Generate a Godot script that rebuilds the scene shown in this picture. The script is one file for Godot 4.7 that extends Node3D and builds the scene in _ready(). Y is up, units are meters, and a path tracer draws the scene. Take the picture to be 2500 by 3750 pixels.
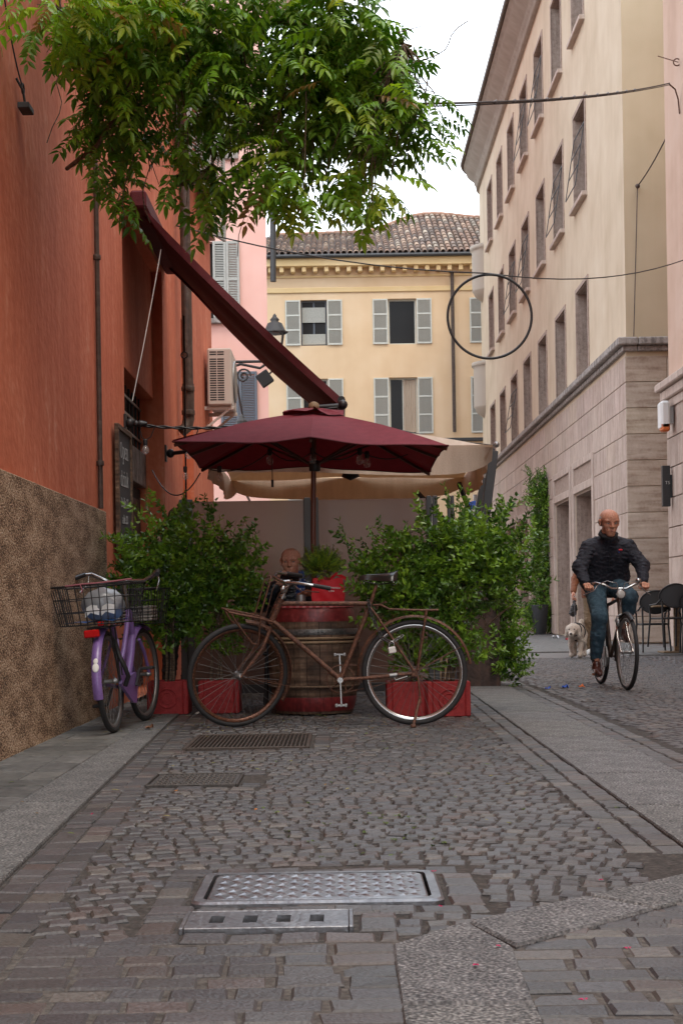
extends Node3D

# ---------------------------------------------------------------- mesh collector
class MB:
	var v := PackedVector3Array()
	var n := PackedVector3Array()
	var c := PackedColorArray()
	var t := PackedVector2Array()
	var col := Color(1, 1, 1)
	var xf := Transform3D()
	func tri(a: Vector3, b: Vector3, d: Vector3, na: Vector3, nb: Vector3, nd: Vector3) -> void:
		if (b - a).cross(d - a).dot(na + nb + nd) >= 0.0:
			v.append(xf * a); v.append(xf * d); v.append(xf * b)
			n.append(xf.basis * na); n.append(xf.basis * nd); n.append(xf.basis * nb)
		else:
			v.append(xf * a); v.append(xf * b); v.append(xf * d)
			n.append(xf.basis * na); n.append(xf.basis * nb); n.append(xf.basis * nd)
		c.append(col); c.append(col); c.append(col)
	func flat(a: Vector3, b: Vector3, d: Vector3) -> void:
		var g := (b - a).cross(d - a)
		if g.length_squared() < 1e-16:
			return
		g = g.normalized()
		tri(a, b, d, g, g, g)
	func quad(a: Vector3, b: Vector3, d: Vector3, e: Vector3) -> void:
		flat(a, b, d); flat(a, d, e)
	func squad(a: Vector3, b: Vector3, d: Vector3, e: Vector3, na: Vector3, nb: Vector3, nd: Vector3, ne: Vector3) -> void:
		tri(a, b, d, na, nb, nd); tri(a, d, e, na, nd, ne)
	func box(p: Vector3, s: Vector3, bev := 0.0, bas := Basis()) -> void:
		var h := s * 0.5
		if bev <= 0.0:
			for ax in 3:
				for sg in [-1.0, 1.0]:
					var o := Vector3.ZERO; o[ax] = sg * h[ax]
					var u := Vector3.ZERO; u[(ax + 1) % 3] = h[(ax + 1) % 3]
					var w := Vector3.ZERO; w[(ax + 2) % 3] = h[(ax + 2) % 3] * sg
					quad(p + bas * (o - u - w), p + bas * (o + u - w), p + bas * (o + u + w), p + bas * (o - u + w))
			return
		bev = minf(bev, minf(h.x, minf(h.y, h.z)) * 0.9)
		var k := h - Vector3(bev, bev, bev)
		for ax in 3:
			for sg in [-1.0, 1.0]:
				var o := Vector3.ZERO; o[ax] = sg * h[ax]
				var u := Vector3.ZERO; u[(ax + 1) % 3] = k[(ax + 1) % 3]
				var w := Vector3.ZERO; w[(ax + 2) % 3] = k[(ax + 2) % 3] * sg
				quad(p + bas * (o - u - w), p + bas * (o + u - w), p + bas * (o + u + w), p + bas * (o - u + w))
		for ax in 3:
			var b1 := (ax + 1) % 3
			var b2 := (ax + 2) % 3
			for s1 in [-1.0, 1.0]:
				for s2 in [-1.0, 1.0]:
					var q: Array[Vector3] = []
					for e in 4:
						var r := Vector3.ZERO
						r[ax] = k[ax] * (-1.0 if e == 0 or e == 3 else 1.0)
						r[b1] = s1 * (h[b1] if e < 2 else k[b1])
						r[b2] = s2 * (k[b2] if e < 2 else h[b2])
						q.append(p + bas * r)
					var nn := Vector3.ZERO; nn[b1] = s1; nn[b2] = s2
					nn = (bas * nn).normalized()
					squad(q[0], q[1], q[2], q[3], nn, nn, nn, nn)
		for sx in [-1.0, 1.0]:
			for sy in [-1.0, 1.0]:
				for sz in [-1.0, 1.0]:
					var nn := (bas * Vector3(sx, sy, sz)).normalized()
					tri(p + bas * Vector3(sx * h.x, sy * k.y, sz * k.z), p + bas * Vector3(sx * k.x, sy * h.y, sz * k.z), p + bas * Vector3(sx * k.x, sy * k.y, sz * h.z), nn, nn, nn)
	func span(a: Vector3, b: Vector3, bev := 0.0) -> void:   # box between two corners
		box((a + b) * 0.5, (b - a).abs(), bev)
	func bar(a: Vector3, b: Vector3, w: float, h: float, bev := 0.0, upv := Vector3.UP) -> void:   # square bar between two points
		var z := (b - a).normalized()
		var x := upv.cross(z)
		if x.length() < 0.01:
			x = Vector3.RIGHT.cross(z)
		x = x.normalized()
		box((a + b) * 0.5, Vector3(w, h, (b - a).length()), bev, Basis(x, z.cross(x), z))
	func tube(p: Array, r, sides := 8, caps := true, closed := false) -> void:
		var m := p.size()
		var rings := []
		var dirs := []
		var side := Vector3.ZERO
		for i in m:
			var d: Vector3
			if closed:
				d = p[(i + 1) % m] - p[(i + m - 1) % m]
			else:
				d = p[mini(i + 1, m - 1)] - p[maxi(i - 1, 0)]
			d = d.normalized()
			if side == Vector3.ZERO:
				side = d.cross(Vector3.UP if absf(d.y) < 0.9 else Vector3.RIGHT).normalized()
			side = (side - d * side.dot(d)).normalized()
			var up := d.cross(side)
			var rr: float = r[i] if r is Array else r
			var ring := []
			var nr := []
			for k in sides:
				var a := TAU * k / sides
				var o := side * cos(a) + up * sin(a)
				ring.append(p[i] + o * rr); nr.append(o)
			rings.append(ring); dirs.append(nr)
		for i in (m if closed else m - 1):
			var j := (i + 1) % m
			for k in sides:
				var l := (k + 1) % sides
				squad(rings[i][k], rings[i][l], rings[j][l], rings[j][k], dirs[i][k], dirs[i][l], dirs[j][l], dirs[j][k])
		if caps and not closed:
			for e in [0, m - 1]:
				var d: Vector3 = (p[0] - p[1]).normalized() if e == 0 else (p[m - 1] - p[m - 2]).normalized()
				for k in range(1, sides - 1):
					tri(rings[e][0], rings[e][k], rings[e][k + 1], d, d, d)
	func torus(o: Vector3, axis: Vector3, R: float, r: float, seg := 40, sides := 8, a0 := 0.0, a1 := TAU, zero := Vector3.ZERO) -> void:
		var x := zero if zero != Vector3.ZERO else axis.cross(Vector3.UP if absf(axis.y) < 0.9 else Vector3.RIGHT).normalized()
		var y := axis.cross(x).normalized()
		var pts := []
		var full := a1 - a0 > TAU - 0.001
		for i in (seg if full else seg + 1):
			var a := a0 + (a1 - a0) * i / seg
			pts.append(o + x * cos(a) * R + y * sin(a) * R)
		tube(pts, r, sides, true, full)
	func lathe(prof: Array, o := Vector3.ZERO, bas := Basis(), seg := 24, a0 := 0.0, a1 := TAU) -> void:
		# prof of Vector2(radius, y)
		var nn: Array[Vector2] = []
		for i in prof.size():
			var d: Vector2 = prof[mini(i + 1, prof.size() - 1)] - prof[maxi(i - 1, 0)]
			nn.append(Vector2(d.y, -d.x).normalized())
		for k in seg:
			var a := a0 + (a1 - a0) * k / seg
			var b := a0 + (a1 - a0) * (k + 1) / seg
			var ca := Vector3(cos(a), 0, sin(a))
			var cb := Vector3(cos(b), 0, sin(b))
			for i in prof.size() - 1:
				var p: Vector2 = prof[i]
				var q: Vector2 = prof[i + 1]
				var u := nn[i]
				var w := nn[i + 1]
				squad(o + bas * (ca * p.x + Vector3(0, p.y, 0)), o + bas * (cb * p.x + Vector3(0, p.y, 0)), o + bas * (cb * q.x + Vector3(0, q.y, 0)), o + bas * (ca * q.x + Vector3(0, q.y, 0)),
					bas * (ca * u.x + Vector3(0, u.y, 0)), bas * (cb * u.x + Vector3(0, u.y, 0)), bas * (cb * w.x + Vector3(0, w.y, 0)), bas * (ca * w.x + Vector3(0, w.y, 0)))
	func ball(o: Vector3, r: Vector3, seg := 14, rings := 8, bas := Basis()) -> void:
		var pt := func(i: int, k: int) -> Vector3:
			var a := PI * i / rings - PI / 2
			var b := TAU * k / seg
			return Vector3(cos(a) * cos(b), sin(a), cos(a) * sin(b))
		for i in rings:
			for k in seg:
				var q := [pt.call(i, k), pt.call(i, k + 1), pt.call(i + 1, k + 1), pt.call(i + 1, k)]
				var ps := []
				var ns := []
				for e in q:
					ps.append(o + bas * (e * r)); ns.append((bas * (e / r)).normalized())
				squad(ps[0], ps[1], ps[2], ps[3], ns[0], ns[1], ns[2], ns[3])
	func disc(o: Vector3, axis: Vector3, r: float, seg := 20) -> void:
		axis = axis.normalized()
		var x := axis.cross(Vector3.UP if absf(axis.y) < 0.9 else Vector3.RIGHT).normalized()
		var y := axis.cross(x)
		for k in seg:
			var a := TAU * k / seg
			var b := TAU * (k + 1) / seg
			tri(o, o + (x * cos(a) + y * sin(a)) * r, o + (x * cos(b) + y * sin(b)) * r, axis, axis, axis)
	func prism(poly: PackedVector2Array, o: Vector3, ux: Vector3, uy: Vector3, depth: float) -> void:
		# flat plate with outline poly in (ux, uy) and thickness depth along ux x uy
		var w := ux.cross(uy).normalized()
		var id := Geometry2D.triangulate_polygon(poly)
		var at := func(p: Vector2, h: float) -> Vector3: return o + ux * p.x + uy * p.y + w * h
		for i in range(0, id.size(), 3):
			tri(at.call(poly[id[i]], depth), at.call(poly[id[i + 1]], depth), at.call(poly[id[i + 2]], depth), w, w, w)
			tri(at.call(poly[id[i]], 0.0), at.call(poly[id[i + 1]], 0.0), at.call(poly[id[i + 2]], 0.0), -w, -w, -w)
		var s := 1.0 if not Geometry2D.is_polygon_clockwise(poly) else -1.0
		for i in poly.size():
			var a := poly[i]
			var b := poly[(i + 1) % poly.size()]
			var e := (b - a).normalized()
			var nn := (ux * e.y - uy * e.x) * s
			squad(at.call(a, 0.0), at.call(b, 0.0), at.call(b, depth), at.call(a, depth), nn, nn, nn, nn)
	func sheet(rows: Array) -> void:   # smooth surface through a grid of points
		var R := rows.size()
		var C: int = rows[0].size()
		var nr := []
		for i in R:
			var l := []
			for k in C:
				var du: Vector3 = rows[i][mini(k + 1, C - 1)] - rows[i][maxi(k - 1, 0)]
				var dv: Vector3 = rows[mini(i + 1, R - 1)][k] - rows[maxi(i - 1, 0)][k]
				l.append(du.cross(dv).normalized())
			nr.append(l)
		for i in R - 1:
			for k in C - 1:
				squad(rows[i][k], rows[i][k + 1], rows[i + 1][k + 1], rows[i + 1][k], nr[i][k], nr[i][k + 1], nr[i + 1][k + 1], nr[i + 1][k])
	func mesh(colors := false) -> ArrayMesh:
		var a := []
		a.resize(Mesh.ARRAY_MAX)
		a[Mesh.ARRAY_VERTEX] = v
		a[Mesh.ARRAY_NORMAL] = n
		if colors:
			a[Mesh.ARRAY_COLOR] = c
		if t.size() == v.size():
			a[Mesh.ARRAY_TEX_UV] = t
		var m := ArrayMesh.new()
		if v.size():
			m.add_surface_from_arrays(Mesh.PRIMITIVE_TRIANGLES, a)
		return m

# ---------------------------------------------------------------- nodes
var rng := RandomNumberGenerator.new()
var used := {}
func numbered(called: String) -> String:
	if not used.has(called):
		used[called] = 0
		return called
	used[called] += 1
	return "%s_%03d" % [called, used[called]]
func node(called: String, mesh: Mesh, m: Material, parent: Node) -> MeshInstance3D:
	var o := MeshInstance3D.new()
	o.name = called if parent != self else numbered(called)
	o.mesh = mesh
	o.material_override = m
	parent.add_child(o, true)
	return o
func obj(called: String, b: MB, m: Material, parent: Node = self, colors := false) -> MeshInstance3D:
	return node(called, b.mesh(colors), m, parent)
func tag(o: Node, label: String, category: String, group := "") -> Node:
	o.set_meta("label", label)
	o.set_meta("category", category)
	if group:
		o.set_meta("group", group)
	return o
func thing(called: String, label: String, category: String, at := Vector3.ZERO, group := "") -> Node3D:
	var o := Node3D.new()
	o.name = numbered(called)
	o.position = at
	add_child(o, true)
	tag(o, label, category, group)
	return o
func structure(o: Node) -> Node:
	o.set_meta("kind", "structure")
	return o
func P(x: float, y: float, d: float) -> Vector3:
	return Vector3(x, y, -d)
func rnd(a: float, b: float) -> float:
	return rng.randf_range(a, b)
func lin(r: float, g: float, b: float) -> Color:
	return Color(r, g, b).linear_to_srgb()

# ---------------------------------------------------------------- textures and materials
func noise(size: int, sd: int, freq: float, oct := 4, sx := 1, sy := 1, kind := FastNoiseLite.TYPE_SIMPLEX_SMOOTH) -> PackedByteArray:
	var f := FastNoiseLite.new()
	f.noise_type = kind
	f.seed = sd
	f.frequency = freq
	f.fractal_octaves = oct
	var im := f.get_seamless_image(maxi(size / sx, 16), maxi(size / sy, 16))
	im.convert(Image.FORMAT_L8)
	if im.get_width() != size or im.get_height() != size:
		im.resize(size, size, Image.INTERPOLATE_CUBIC)
	return im.get_data()
func mix(parts: Array, w: Array, gain := 1.0) -> PackedByteArray:   # weighted sum of noises, stretched about the middle
	var out := PackedByteArray()
	var m: int = parts[0].size()
	out.resize(m)
	var tot := 0.0
	for x in w:
		tot += x
	if parts.size() == 2:
		var a: PackedByteArray = parts[0]
		var b: PackedByteArray = parts[1]
		var wa: float = w[0] / tot * gain
		var wb: float = w[1] / tot * gain
		var o := 128.0 - 128.0 * gain
		for i in m:
			out[i] = clampi(int(a[i] * wa + b[i] * wb + o), 0, 255)
	else:
		var a: PackedByteArray = parts[0]
		var b: PackedByteArray = parts[1]
		var cc: PackedByteArray = parts[2]
		var wa: float = w[0] / tot * gain
		var wb: float = w[1] / tot * gain
		var wc: float = w[2] / tot * gain
		var o := 128.0 - 128.0 * gain
		for i in m:
			out[i] = clampi(int(a[i] * wa + b[i] * wb + cc[i] * wc + o), 0, 255)
	return out
func ramp(data: PackedByteArray, stops: Array) -> ImageTexture:   # stops: [position, r, g, b linear]
	var g := Gradient.new()
	g.offsets = PackedFloat32Array(stops.map(func(s): return s[0]))
	g.colors = PackedColorArray(stops.map(func(s): return lin(s[1], s[2], s[3])))
	var lut := PackedByteArray()
	for i in 256:
		var q := g.sample(i / 255.0)
		lut.append(clampi(int(q.r * 255), 0, 255)); lut.append(clampi(int(q.g * 255), 0, 255)); lut.append(clampi(int(q.b * 255), 0, 255))
	var out := PackedByteArray()
	var m := data.size()
	out.resize(m * 3)
	for i in m:
		var k := data[i] * 3
		out[i * 3] = lut[k]; out[i * 3 + 1] = lut[k + 1]; out[i * 3 + 2] = lut[k + 2]
	var s := int(sqrt(m))
	return ImageTexture.create_from_image(Image.create_from_data(s, s, false, Image.FORMAT_RGB8, out))
func bump(data: PackedByteArray, k := 4.0) -> ImageTexture:
	var s := int(sqrt(data.size()))
	var im := Image.create_from_data(s, s, false, Image.FORMAT_L8, data)
	im.convert(Image.FORMAT_RGBA8)
	im.bump_map_to_normal_map(k)
	return ImageTexture.create_from_image(im)
func plain(c: Color, rough := 0.7, metal := 0.0, spec := 0.5) -> StandardMaterial3D:
	var m := StandardMaterial3D.new()
	m.albedo_color = c
	m.roughness = rough
	m.metallic = metal
	m.metallic_specular = spec
	m.cull_mode = BaseMaterial3D.CULL_DISABLED
	return m
func surf(tex: Texture2D, scale: Vector3, rough := 0.85, nrm: Texture2D = null, ns := 1.0, world := true, metal := 0.0) -> StandardMaterial3D:
	var m := plain(Color.WHITE, rough, metal)
	m.albedo_texture = tex
	m.uv1_triplanar = true
	m.uv1_world_triplanar = world
	m.uv1_scale = scale
	m.uv1_triplanar_sharpness = 4.0
	if nrm:
		m.normal_enabled = true
		m.normal_texture = nrm
		m.normal_scale = ns
	return m
func tinted(m: StandardMaterial3D, c: Color) -> StandardMaterial3D:
	var k: StandardMaterial3D = m.duplicate()
	k.albedo_color = c
	return k

var M := {}
var fine: ImageTexture
func make_materials() -> void:
	var nf := noise(512, 11, 0.05, 5)
	var nc := noise(512, 12, 0.008, 4)
	var nm := noise(512, 13, 0.02, 4)
	var streak := noise(512, 14, 0.03, 4, 1, 10)
	var cell := noise(512, 15, 0.06, 2, 1, 1, FastNoiseLite.TYPE_CELLULAR)
	var speck := noise(512, 16, 0.11, 2)
	var grain := noise(512, 17, 0.04, 4, 12, 1)
	fine = bump(nf, 3.0)
	var rough_b := bump(speck, 5.0)
	# red limewash: warm ochre red with pale vertical streaks
	var r := mix([streak, nc, nf], [0.7, 0.45, 0.55], 1.7)
	M.red = surf(ramp(r, [[0.0, 0.54, 0.138, 0.062], [0.35, 0.59, 0.160, 0.074], [0.6, 0.63, 0.182, 0.088], [0.85, 0.67, 0.23, 0.125], [1.0, 0.70, 0.31, 0.195]]), Vector3(0.35, 0.35, 0.35), 0.9, fine, 0.2)
	# speckled pebble render of the plinth
	var g := mix([speck, cell, nc], [1.1, 0.35, 0.5], 2.6)
	M.plinth = surf(ramp(g, [[0.0, 0.075, 0.043, 0.025], [0.3, 0.22, 0.137, 0.076], [0.55, 0.40, 0.27, 0.165], [0.8, 0.52, 0.375, 0.25], [1.0, 0.62, 0.50, 0.37]]), Vector3(1.6, 1.4, 0.5), 0.85, rough_b, 0.6)
	# granite strips
	g = mix([speck, nf, nc], [1.0, 0.4, 0.25], 2.2)
	M.granite = surf(ramp(g, [[0.0, 0.04, 0.04, 0.041], [0.35, 0.11, 0.11, 0.11], [0.65, 0.18, 0.178, 0.173], [1.0, 0.35, 0.345, 0.335]]), Vector3(1.35, 1.35, 1.35), 0.75, rough_b, 0.6)
	M.granite.vertex_color_use_as_albedo = true
	# stone flags of the pavement
	g = mix([nm, nf, nc], [0.7, 0.6, 0.7], 1.7)
	M.flag = surf(ramp(g, [[0.0, 0.08, 0.08, 0.077], [0.5, 0.135, 0.133, 0.127], [1.0, 0.22, 0.212, 0.20]]), Vector3(0.9, 0.9, 0.9), 0.7, fine, 0.5)
	M.flag.vertex_color_use_as_albedo = true
	# porphyry setts (colour comes from each stone, grain from here)
	g = mix([nf, speck, nm], [0.8, 0.5, 0.5], 1.8)
	M.sett = surf(ramp(g, [[0.0, 0.45, 0.44, 0.44], [0.5, 0.8, 0.79, 0.78], [1.0, 1.0, 1.0, 1.0]]), Vector3(2.6, 2.6, 2.6), 0.46, fine, 0.6)
	M.sett.vertex_color_use_as_albedo = true
	M.joint = surf(ramp(mix([nf, nm], [1, 1], 1.6), [[0.0, 0.03, 0.026, 0.023], [0.6, 0.06, 0.053, 0.047], [1.0, 0.12, 0.107, 0.092]]), Vector3(1.7, 1.7, 1.7), 0.95, fine, 1.0)
	M.sand = surf(ramp(mix([nf, nm], [1, 1], 1.6), [[0.0, 0.055, 0.049, 0.043], [0.5, 0.095, 0.086, 0.076], [1.0, 0.16, 0.145, 0.125]]), Vector3(1.7, 1.7, 1.7), 0.95, fine, 1.0)
	# plasters
	g = mix([streak, nc, nm], [0.5, 1.0, 0.4], 1.5)
	M.cream = surf(ramp(g, [[0.0, 0.50, 0.395, 0.275], [0.5, 0.575, 0.465, 0.335], [1.0, 0.63, 0.53, 0.40]]), Vector3(0.12, 0.12, 0.12), 0.9)
	M.rosy = surf(ramp(g, [[0.0, 0.47, 0.31, 0.225], [0.5, 0.55, 0.38, 0.285], [1.0, 0.60, 0.44, 0.345]]), Vector3(0.12, 0.12, 0.12), 0.9)
	M.ochre = surf(ramp(g, [[0.0, 0.45, 0.355, 0.235], [1.0, 0.53, 0.43, 0.30]]), Vector3(0.12, 0.12, 0.12), 0.9)
	M.yellow = surf(ramp(g, [[0.0, 0.74, 0.53, 0.325], [0.5, 0.80, 0.595, 0.385], [1.0, 0.85, 0.66, 0.46]]), Vector3(0.08, 0.08, 0.08), 0.9)
	M.yellow_trim = surf(ramp(g, [[0.0, 0.74, 0.53, 0.26], [1.0, 0.84, 0.65, 0.38]]), Vector3(0.1, 0.1, 0.1), 0.9)
	M.pink = surf(ramp(g, [[0.0, 0.74, 0.41, 0.34], [0.5, 0.80, 0.48, 0.41], [1.0, 0.85, 0.56, 0.49]]), Vector3(0.08, 0.08, 0.08), 0.9)
	# travertine with horizontal veins, and its rosy kin
	var vein := noise(512, 18, 0.03, 5, 8, 1)
	g = mix([vein, nf, nc], [1.0, 0.3, 0.5], 1.7)
	M.travertine = surf(ramp(g, [[0.0, 0.32, 0.24, 0.18], [0.4, 0.47, 0.385, 0.305], [1.0, 0.60, 0.52, 0.43]]), Vector3(0.5, 0.5, 0.5), 0.75, fine, 0.3)
	M.travertine.vertex_color_use_as_albedo = true
	M.rose_stone = surf(ramp(mix([streak, nf, nc], [1.0, 0.35, 0.5], 1.7), [[0.0, 0.36, 0.275, 0.225], [0.5, 0.47, 0.37, 0.31], [1.0, 0.57, 0.47, 0.40]]), Vector3(0.4, 0.4, 0.4), 0.75, fine, 0.3)
	M.rose_stone.vertex_color_use_as_albedo = true
	M.grey_stone = surf(ramp(mix([nm, nf, streak], [1, 0.6, 0.8], 1.8), [[0.0, 0.13, 0.11, 0.10], [0.5, 0.31, 0.275, 0.25], [1.0, 0.42, 0.385, 0.35]]), Vector3(0.5, 0.5, 0.5), 0.85, fine, 0.5)
	M.reveal = surf(ramp(mix([speck, nm, streak], [0.8, 0.8, 0.8], 1.8), [[0.0, 0.22, 0.16, 0.125], [0.5, 0.36, 0.27, 0.22], [1.0, 0.46, 0.365, 0.305]]), Vector3(0.7, 0.7, 0.7), 0.85)
	# wood, rust, metals
	M.oak = surf(ramp(mix([grain, nf, nc], [1.0, 0.35, 0.6], 1.9), [[0.0, 0.03, 0.017, 0.010], [0.4, 0.085, 0.05, 0.03], [0.75, 0.15, 0.095, 0.06], [1.0, 0.25, 0.17, 0.11]]), Vector3(1.0, 1.0, 1.0), 0.75, bump(grain, 3.0), 0.7, false)
	M.oak.vertex_color_use_as_albedo = true
	M.rust = surf(ramp(mix([nf, nm, speck], [0.8, 1.0, 0.4], 2.0), [[0.0, 0.035, 0.018, 0.013], [0.4, 0.10, 0.043, 0.026], [0.7, 0.17, 0.075, 0.043], [1.0, 0.27, 0.14, 0.085]]), Vector3(3, 3, 3), 0.62, fine, 0.6, false)
	M.rust.metallic = 0.15
	M.corten = surf(ramp(mix([nm, nf, streak], [0.8, 0.6, 1.0], 1.7), [[0.0, 0.03, 0.018, 0.014], [0.5, 0.06, 0.034, 0.025], [1.0, 0.11, 0.06, 0.04]]), Vector3(0.8, 0.8, 0.8), 0.7, fine, 0.4)
	M.chrome = plain(lin(0.45, 0.44, 0.43), 0.25, 0.95)
	M.chalk = plain(lin(0.30, 0.30, 0.30), 0.9)
	M.spoke = plain(lin(0.20, 0.195, 0.19), 0.5, 0.6)
	M.soffit = surf(ramp(mix([nm, nc], [1, 1], 1.4), [[0.0, 0.27, 0.225, 0.18], [1.0, 0.38, 0.33, 0.275]]), Vector3(0.3, 0.3, 0.3), 0.9)
	M.tie = plain(lin(0.2, 0.2, 0.2), 0.6)
	M.balcony = plain(lin(0.46, 0.40, 0.33), 0.9)
	M.old_iron = surf(ramp(mix([nf, nm], [1, 1], 1.6), [[0.0, 0.035, 0.026, 0.022], [1.0, 0.10, 0.075, 0.06]]), Vector3(2, 2, 2), 0.6, fine, 0.5)
	M.dull = plain(lin(0.30, 0.30, 0.295), 0.4, 0.8)
	M.cast = surf(ramp(mix([nf, nm], [1, 1], 1.6), [[0.0, 0.05, 0.045, 0.042], [1.0, 0.14, 0.13, 0.12]]), Vector3(2, 2, 2), 0.5, fine, 0.5, true, 0.5)
	M.steel_plate = surf(ramp(mix([nf, nm, nc], [0.6, 1, 1], 1.7), [[0.0, 0.16, 0.165, 0.18], [0.5, 0.235, 0.24, 0.255], [1.0, 0.34, 0.345, 0.355]]), Vector3(1.6, 1.6, 1.6), 0.38, fine, 0.3, true, 0.8)
	M.black = plain(lin(0.018, 0.018, 0.019), 0.45)
	M.black_matt = plain(lin(0.02, 0.02, 0.021), 0.85)
	M.rubber = plain(lin(0.022, 0.022, 0.023), 0.75)
	M.anthracite = plain(lin(0.045, 0.047, 0.05), 0.55)
	M.wire = plain(lin(0.03, 0.028, 0.028), 0.6)
	M.white = plain(lin(0.72, 0.71, 0.68), 0.6)
	M.ivory = plain(lin(0.60, 0.52, 0.45), 0.55)
	M.dark_glass = plain(lin(0.014, 0.013, 0.013), 0.15, 0.0, 0.28)
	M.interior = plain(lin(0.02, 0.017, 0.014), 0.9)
	# cloths
	var weave := noise(256, 19, 0.2, 2)
	var wv := bump(weave, 2.0)
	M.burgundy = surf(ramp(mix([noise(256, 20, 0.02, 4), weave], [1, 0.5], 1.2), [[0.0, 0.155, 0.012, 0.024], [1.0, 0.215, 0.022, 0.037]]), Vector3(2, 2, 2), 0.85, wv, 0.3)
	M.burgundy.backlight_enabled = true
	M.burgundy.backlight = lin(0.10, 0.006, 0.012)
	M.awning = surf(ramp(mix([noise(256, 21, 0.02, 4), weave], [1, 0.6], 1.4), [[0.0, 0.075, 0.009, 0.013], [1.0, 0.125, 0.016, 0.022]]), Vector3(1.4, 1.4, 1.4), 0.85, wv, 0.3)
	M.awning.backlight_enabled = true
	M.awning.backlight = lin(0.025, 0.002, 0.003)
	M.canvas = surf(ramp(mix([noise(256, 22, 0.02, 4, 1, 6), weave], [1, 0.5], 1.4), [[0.0, 0.50, 0.40, 0.31], [1.0, 0.64, 0.54, 0.44]]), Vector3(1, 1, 1), 0.85, wv, 0.25)
	M.canvas.backlight_enabled = true
	M.canvas.backlight = lin(0.30, 0.19, 0.10)
	M.navy = surf(ramp(mix([noise(256, 23, 0.03, 4), weave], [1, 0.5], 1.4), [[0.0, 0.008, 0.009, 0.016], [1.0, 0.02, 0.021, 0.032]]), Vector3(4, 4, 4), 0.8, wv, 0.3, false)
	M.denim = surf(ramp(mix([noise(256, 24, 0.02, 4), weave], [1, 0.6], 1.7), [[0.0, 0.018, 0.040, 0.062], [0.6, 0.035, 0.075, 0.105], [1.0, 0.075, 0.13, 0.165]]), Vector3(3, 3, 3), 0.85, wv, 0.5, false)
	M.khaki = surf(ramp(mix([noise(256, 25, 0.02, 4), weave], [1, 0.6], 1.4), [[0.0, 0.12, 0.075, 0.04], [1.0, 0.21, 0.145, 0.085]]), Vector3(3, 3, 3), 0.85, wv, 0.4, false)
	M.russet = surf(ramp(mix([noise(256, 26, 0.02, 4), weave], [1, 0.6], 1.4), [[0.0, 0.16, 0.05, 0.018], [1.0, 0.26, 0.09, 0.035]]), Vector3(3, 3, 3), 0.7, wv, 0.4, false)
	M.skin = surf(ramp(mix([noise(256, 27, 0.04, 5), weave], [1, 0.5], 1.9), [[0.0, 0.42, 0.175, 0.105], [0.5, 0.52, 0.245, 0.155], [1.0, 0.62, 0.34, 0.235]]), Vector3(6, 6, 6), 0.6, wv, 0.5, false)
	M.skin.subsurf_scatter_enabled = true
	M.skin.subsurf_scatter_strength = 0.15
	M.shoe = plain(lin(0.06, 0.018, 0.013), 0.3)
	M.hair_grey = plain(lin(0.30, 0.27, 0.24), 0.85)
	M.wool = surf(ramp(mix([noise(256, 28, 0.09, 3), noise(256, 29, 0.03, 3)], [1, 0.6], 2.0), [[0.0, 0.44, 0.36, 0.28], [0.5, 0.66, 0.57, 0.48], [1.0, 0.78, 0.71, 0.63]]), Vector3(6, 6, 6), 0.95, bump(noise(256, 28, 0.09, 3), 8.0), 1.2, false)
	M.red_pot = surf(ramp(mix([speck, nm], [1, 1], 1.6), [[0.0, 0.20, 0.012, 0.014], [0.5, 0.31, 0.02, 0.022], [1.0, 0.40, 0.045, 0.042]]), Vector3(2, 2, 2), 0.7, rough_b, 0.5)
	M.red_hoop = surf(ramp(mix([nm, streak], [1, 1], 1.7), [[0.0, 0.10, 0.012, 0.013], [0.6, 0.19, 0.02, 0.022], [1.0, 0.27, 0.05, 0.045]]), Vector3(2, 2, 2), 0.42, fine, 0.3)
	M.hoop = surf(ramp(mix([nm, nf], [1, 1], 1.7), [[0.0, 0.06, 0.06, 0.06], [1.0, 0.20, 0.20, 0.19]]), Vector3(2, 2, 2), 0.45, fine, 0.4, true, 0.5)
	M.purple = surf(ramp(mix([nm, nf], [1, 0.8], 1.3), [[0.0, 0.15, 0.085, 0.26], [1.0, 0.24, 0.14, 0.38]]), Vector3(3, 3, 3), 0.3, null, 1.0, false)
	M.purple.clearcoat_enabled = true
	M.purple.clearcoat = 0.5
	M.copper_pipe = surf(ramp(mix([streak, nm], [1, 1], 1.8), [[0.0, 0.045, 0.03, 0.024], [0.6, 0.085, 0.055, 0.042], [1.0, 0.13, 0.105, 0.085]]), Vector3(1, 1, 1), 0.55, fine, 0.3)
	M.grey_shutter = surf(ramp(mix([nm, nf], [1, 1], 1.4), [[0.0, 0.33, 0.34, 0.31], [1.0, 0.48, 0.48, 0.45]]), Vector3(1, 1, 1), 0.7)
	M.pale_shutter = surf(ramp(mix([nm, nf], [1, 1], 1.4), [[0.0, 0.55, 0.57, 0.52], [1.0, 0.68, 0.69, 0.64]]), Vector3(1, 1, 1), 0.7)
	M.slate_shutter = plain(lin(0.12, 0.14, 0.17), 0.6)
	M.tile = surf(ramp(mix([nf, nm, speck], [0.7, 1, 0.6], 2.0), [[0.0, 0.45, 0.42, 0.40], [0.5, 0.8, 0.76, 0.72], [1.0, 1.0, 0.98, 0.95]]), Vector3(1.3, 1.3, 1.3), 0.9, fine, 0.5)
	M.tile.vertex_color_use_as_albedo = true
	M.screen = plain(Color(lin(0.17, 0.105, 0.082), 0.86), 0.22, 0.0, 0.3)
	M.screen.transparency = BaseMaterial3D.TRANSPARENCY_ALPHA
	M.glass = plain(Color(0.95, 0.97, 0.97, 0.12), 0.05)
	M.glass.transparency = BaseMaterial3D.TRANSPARENCY_ALPHA
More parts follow.
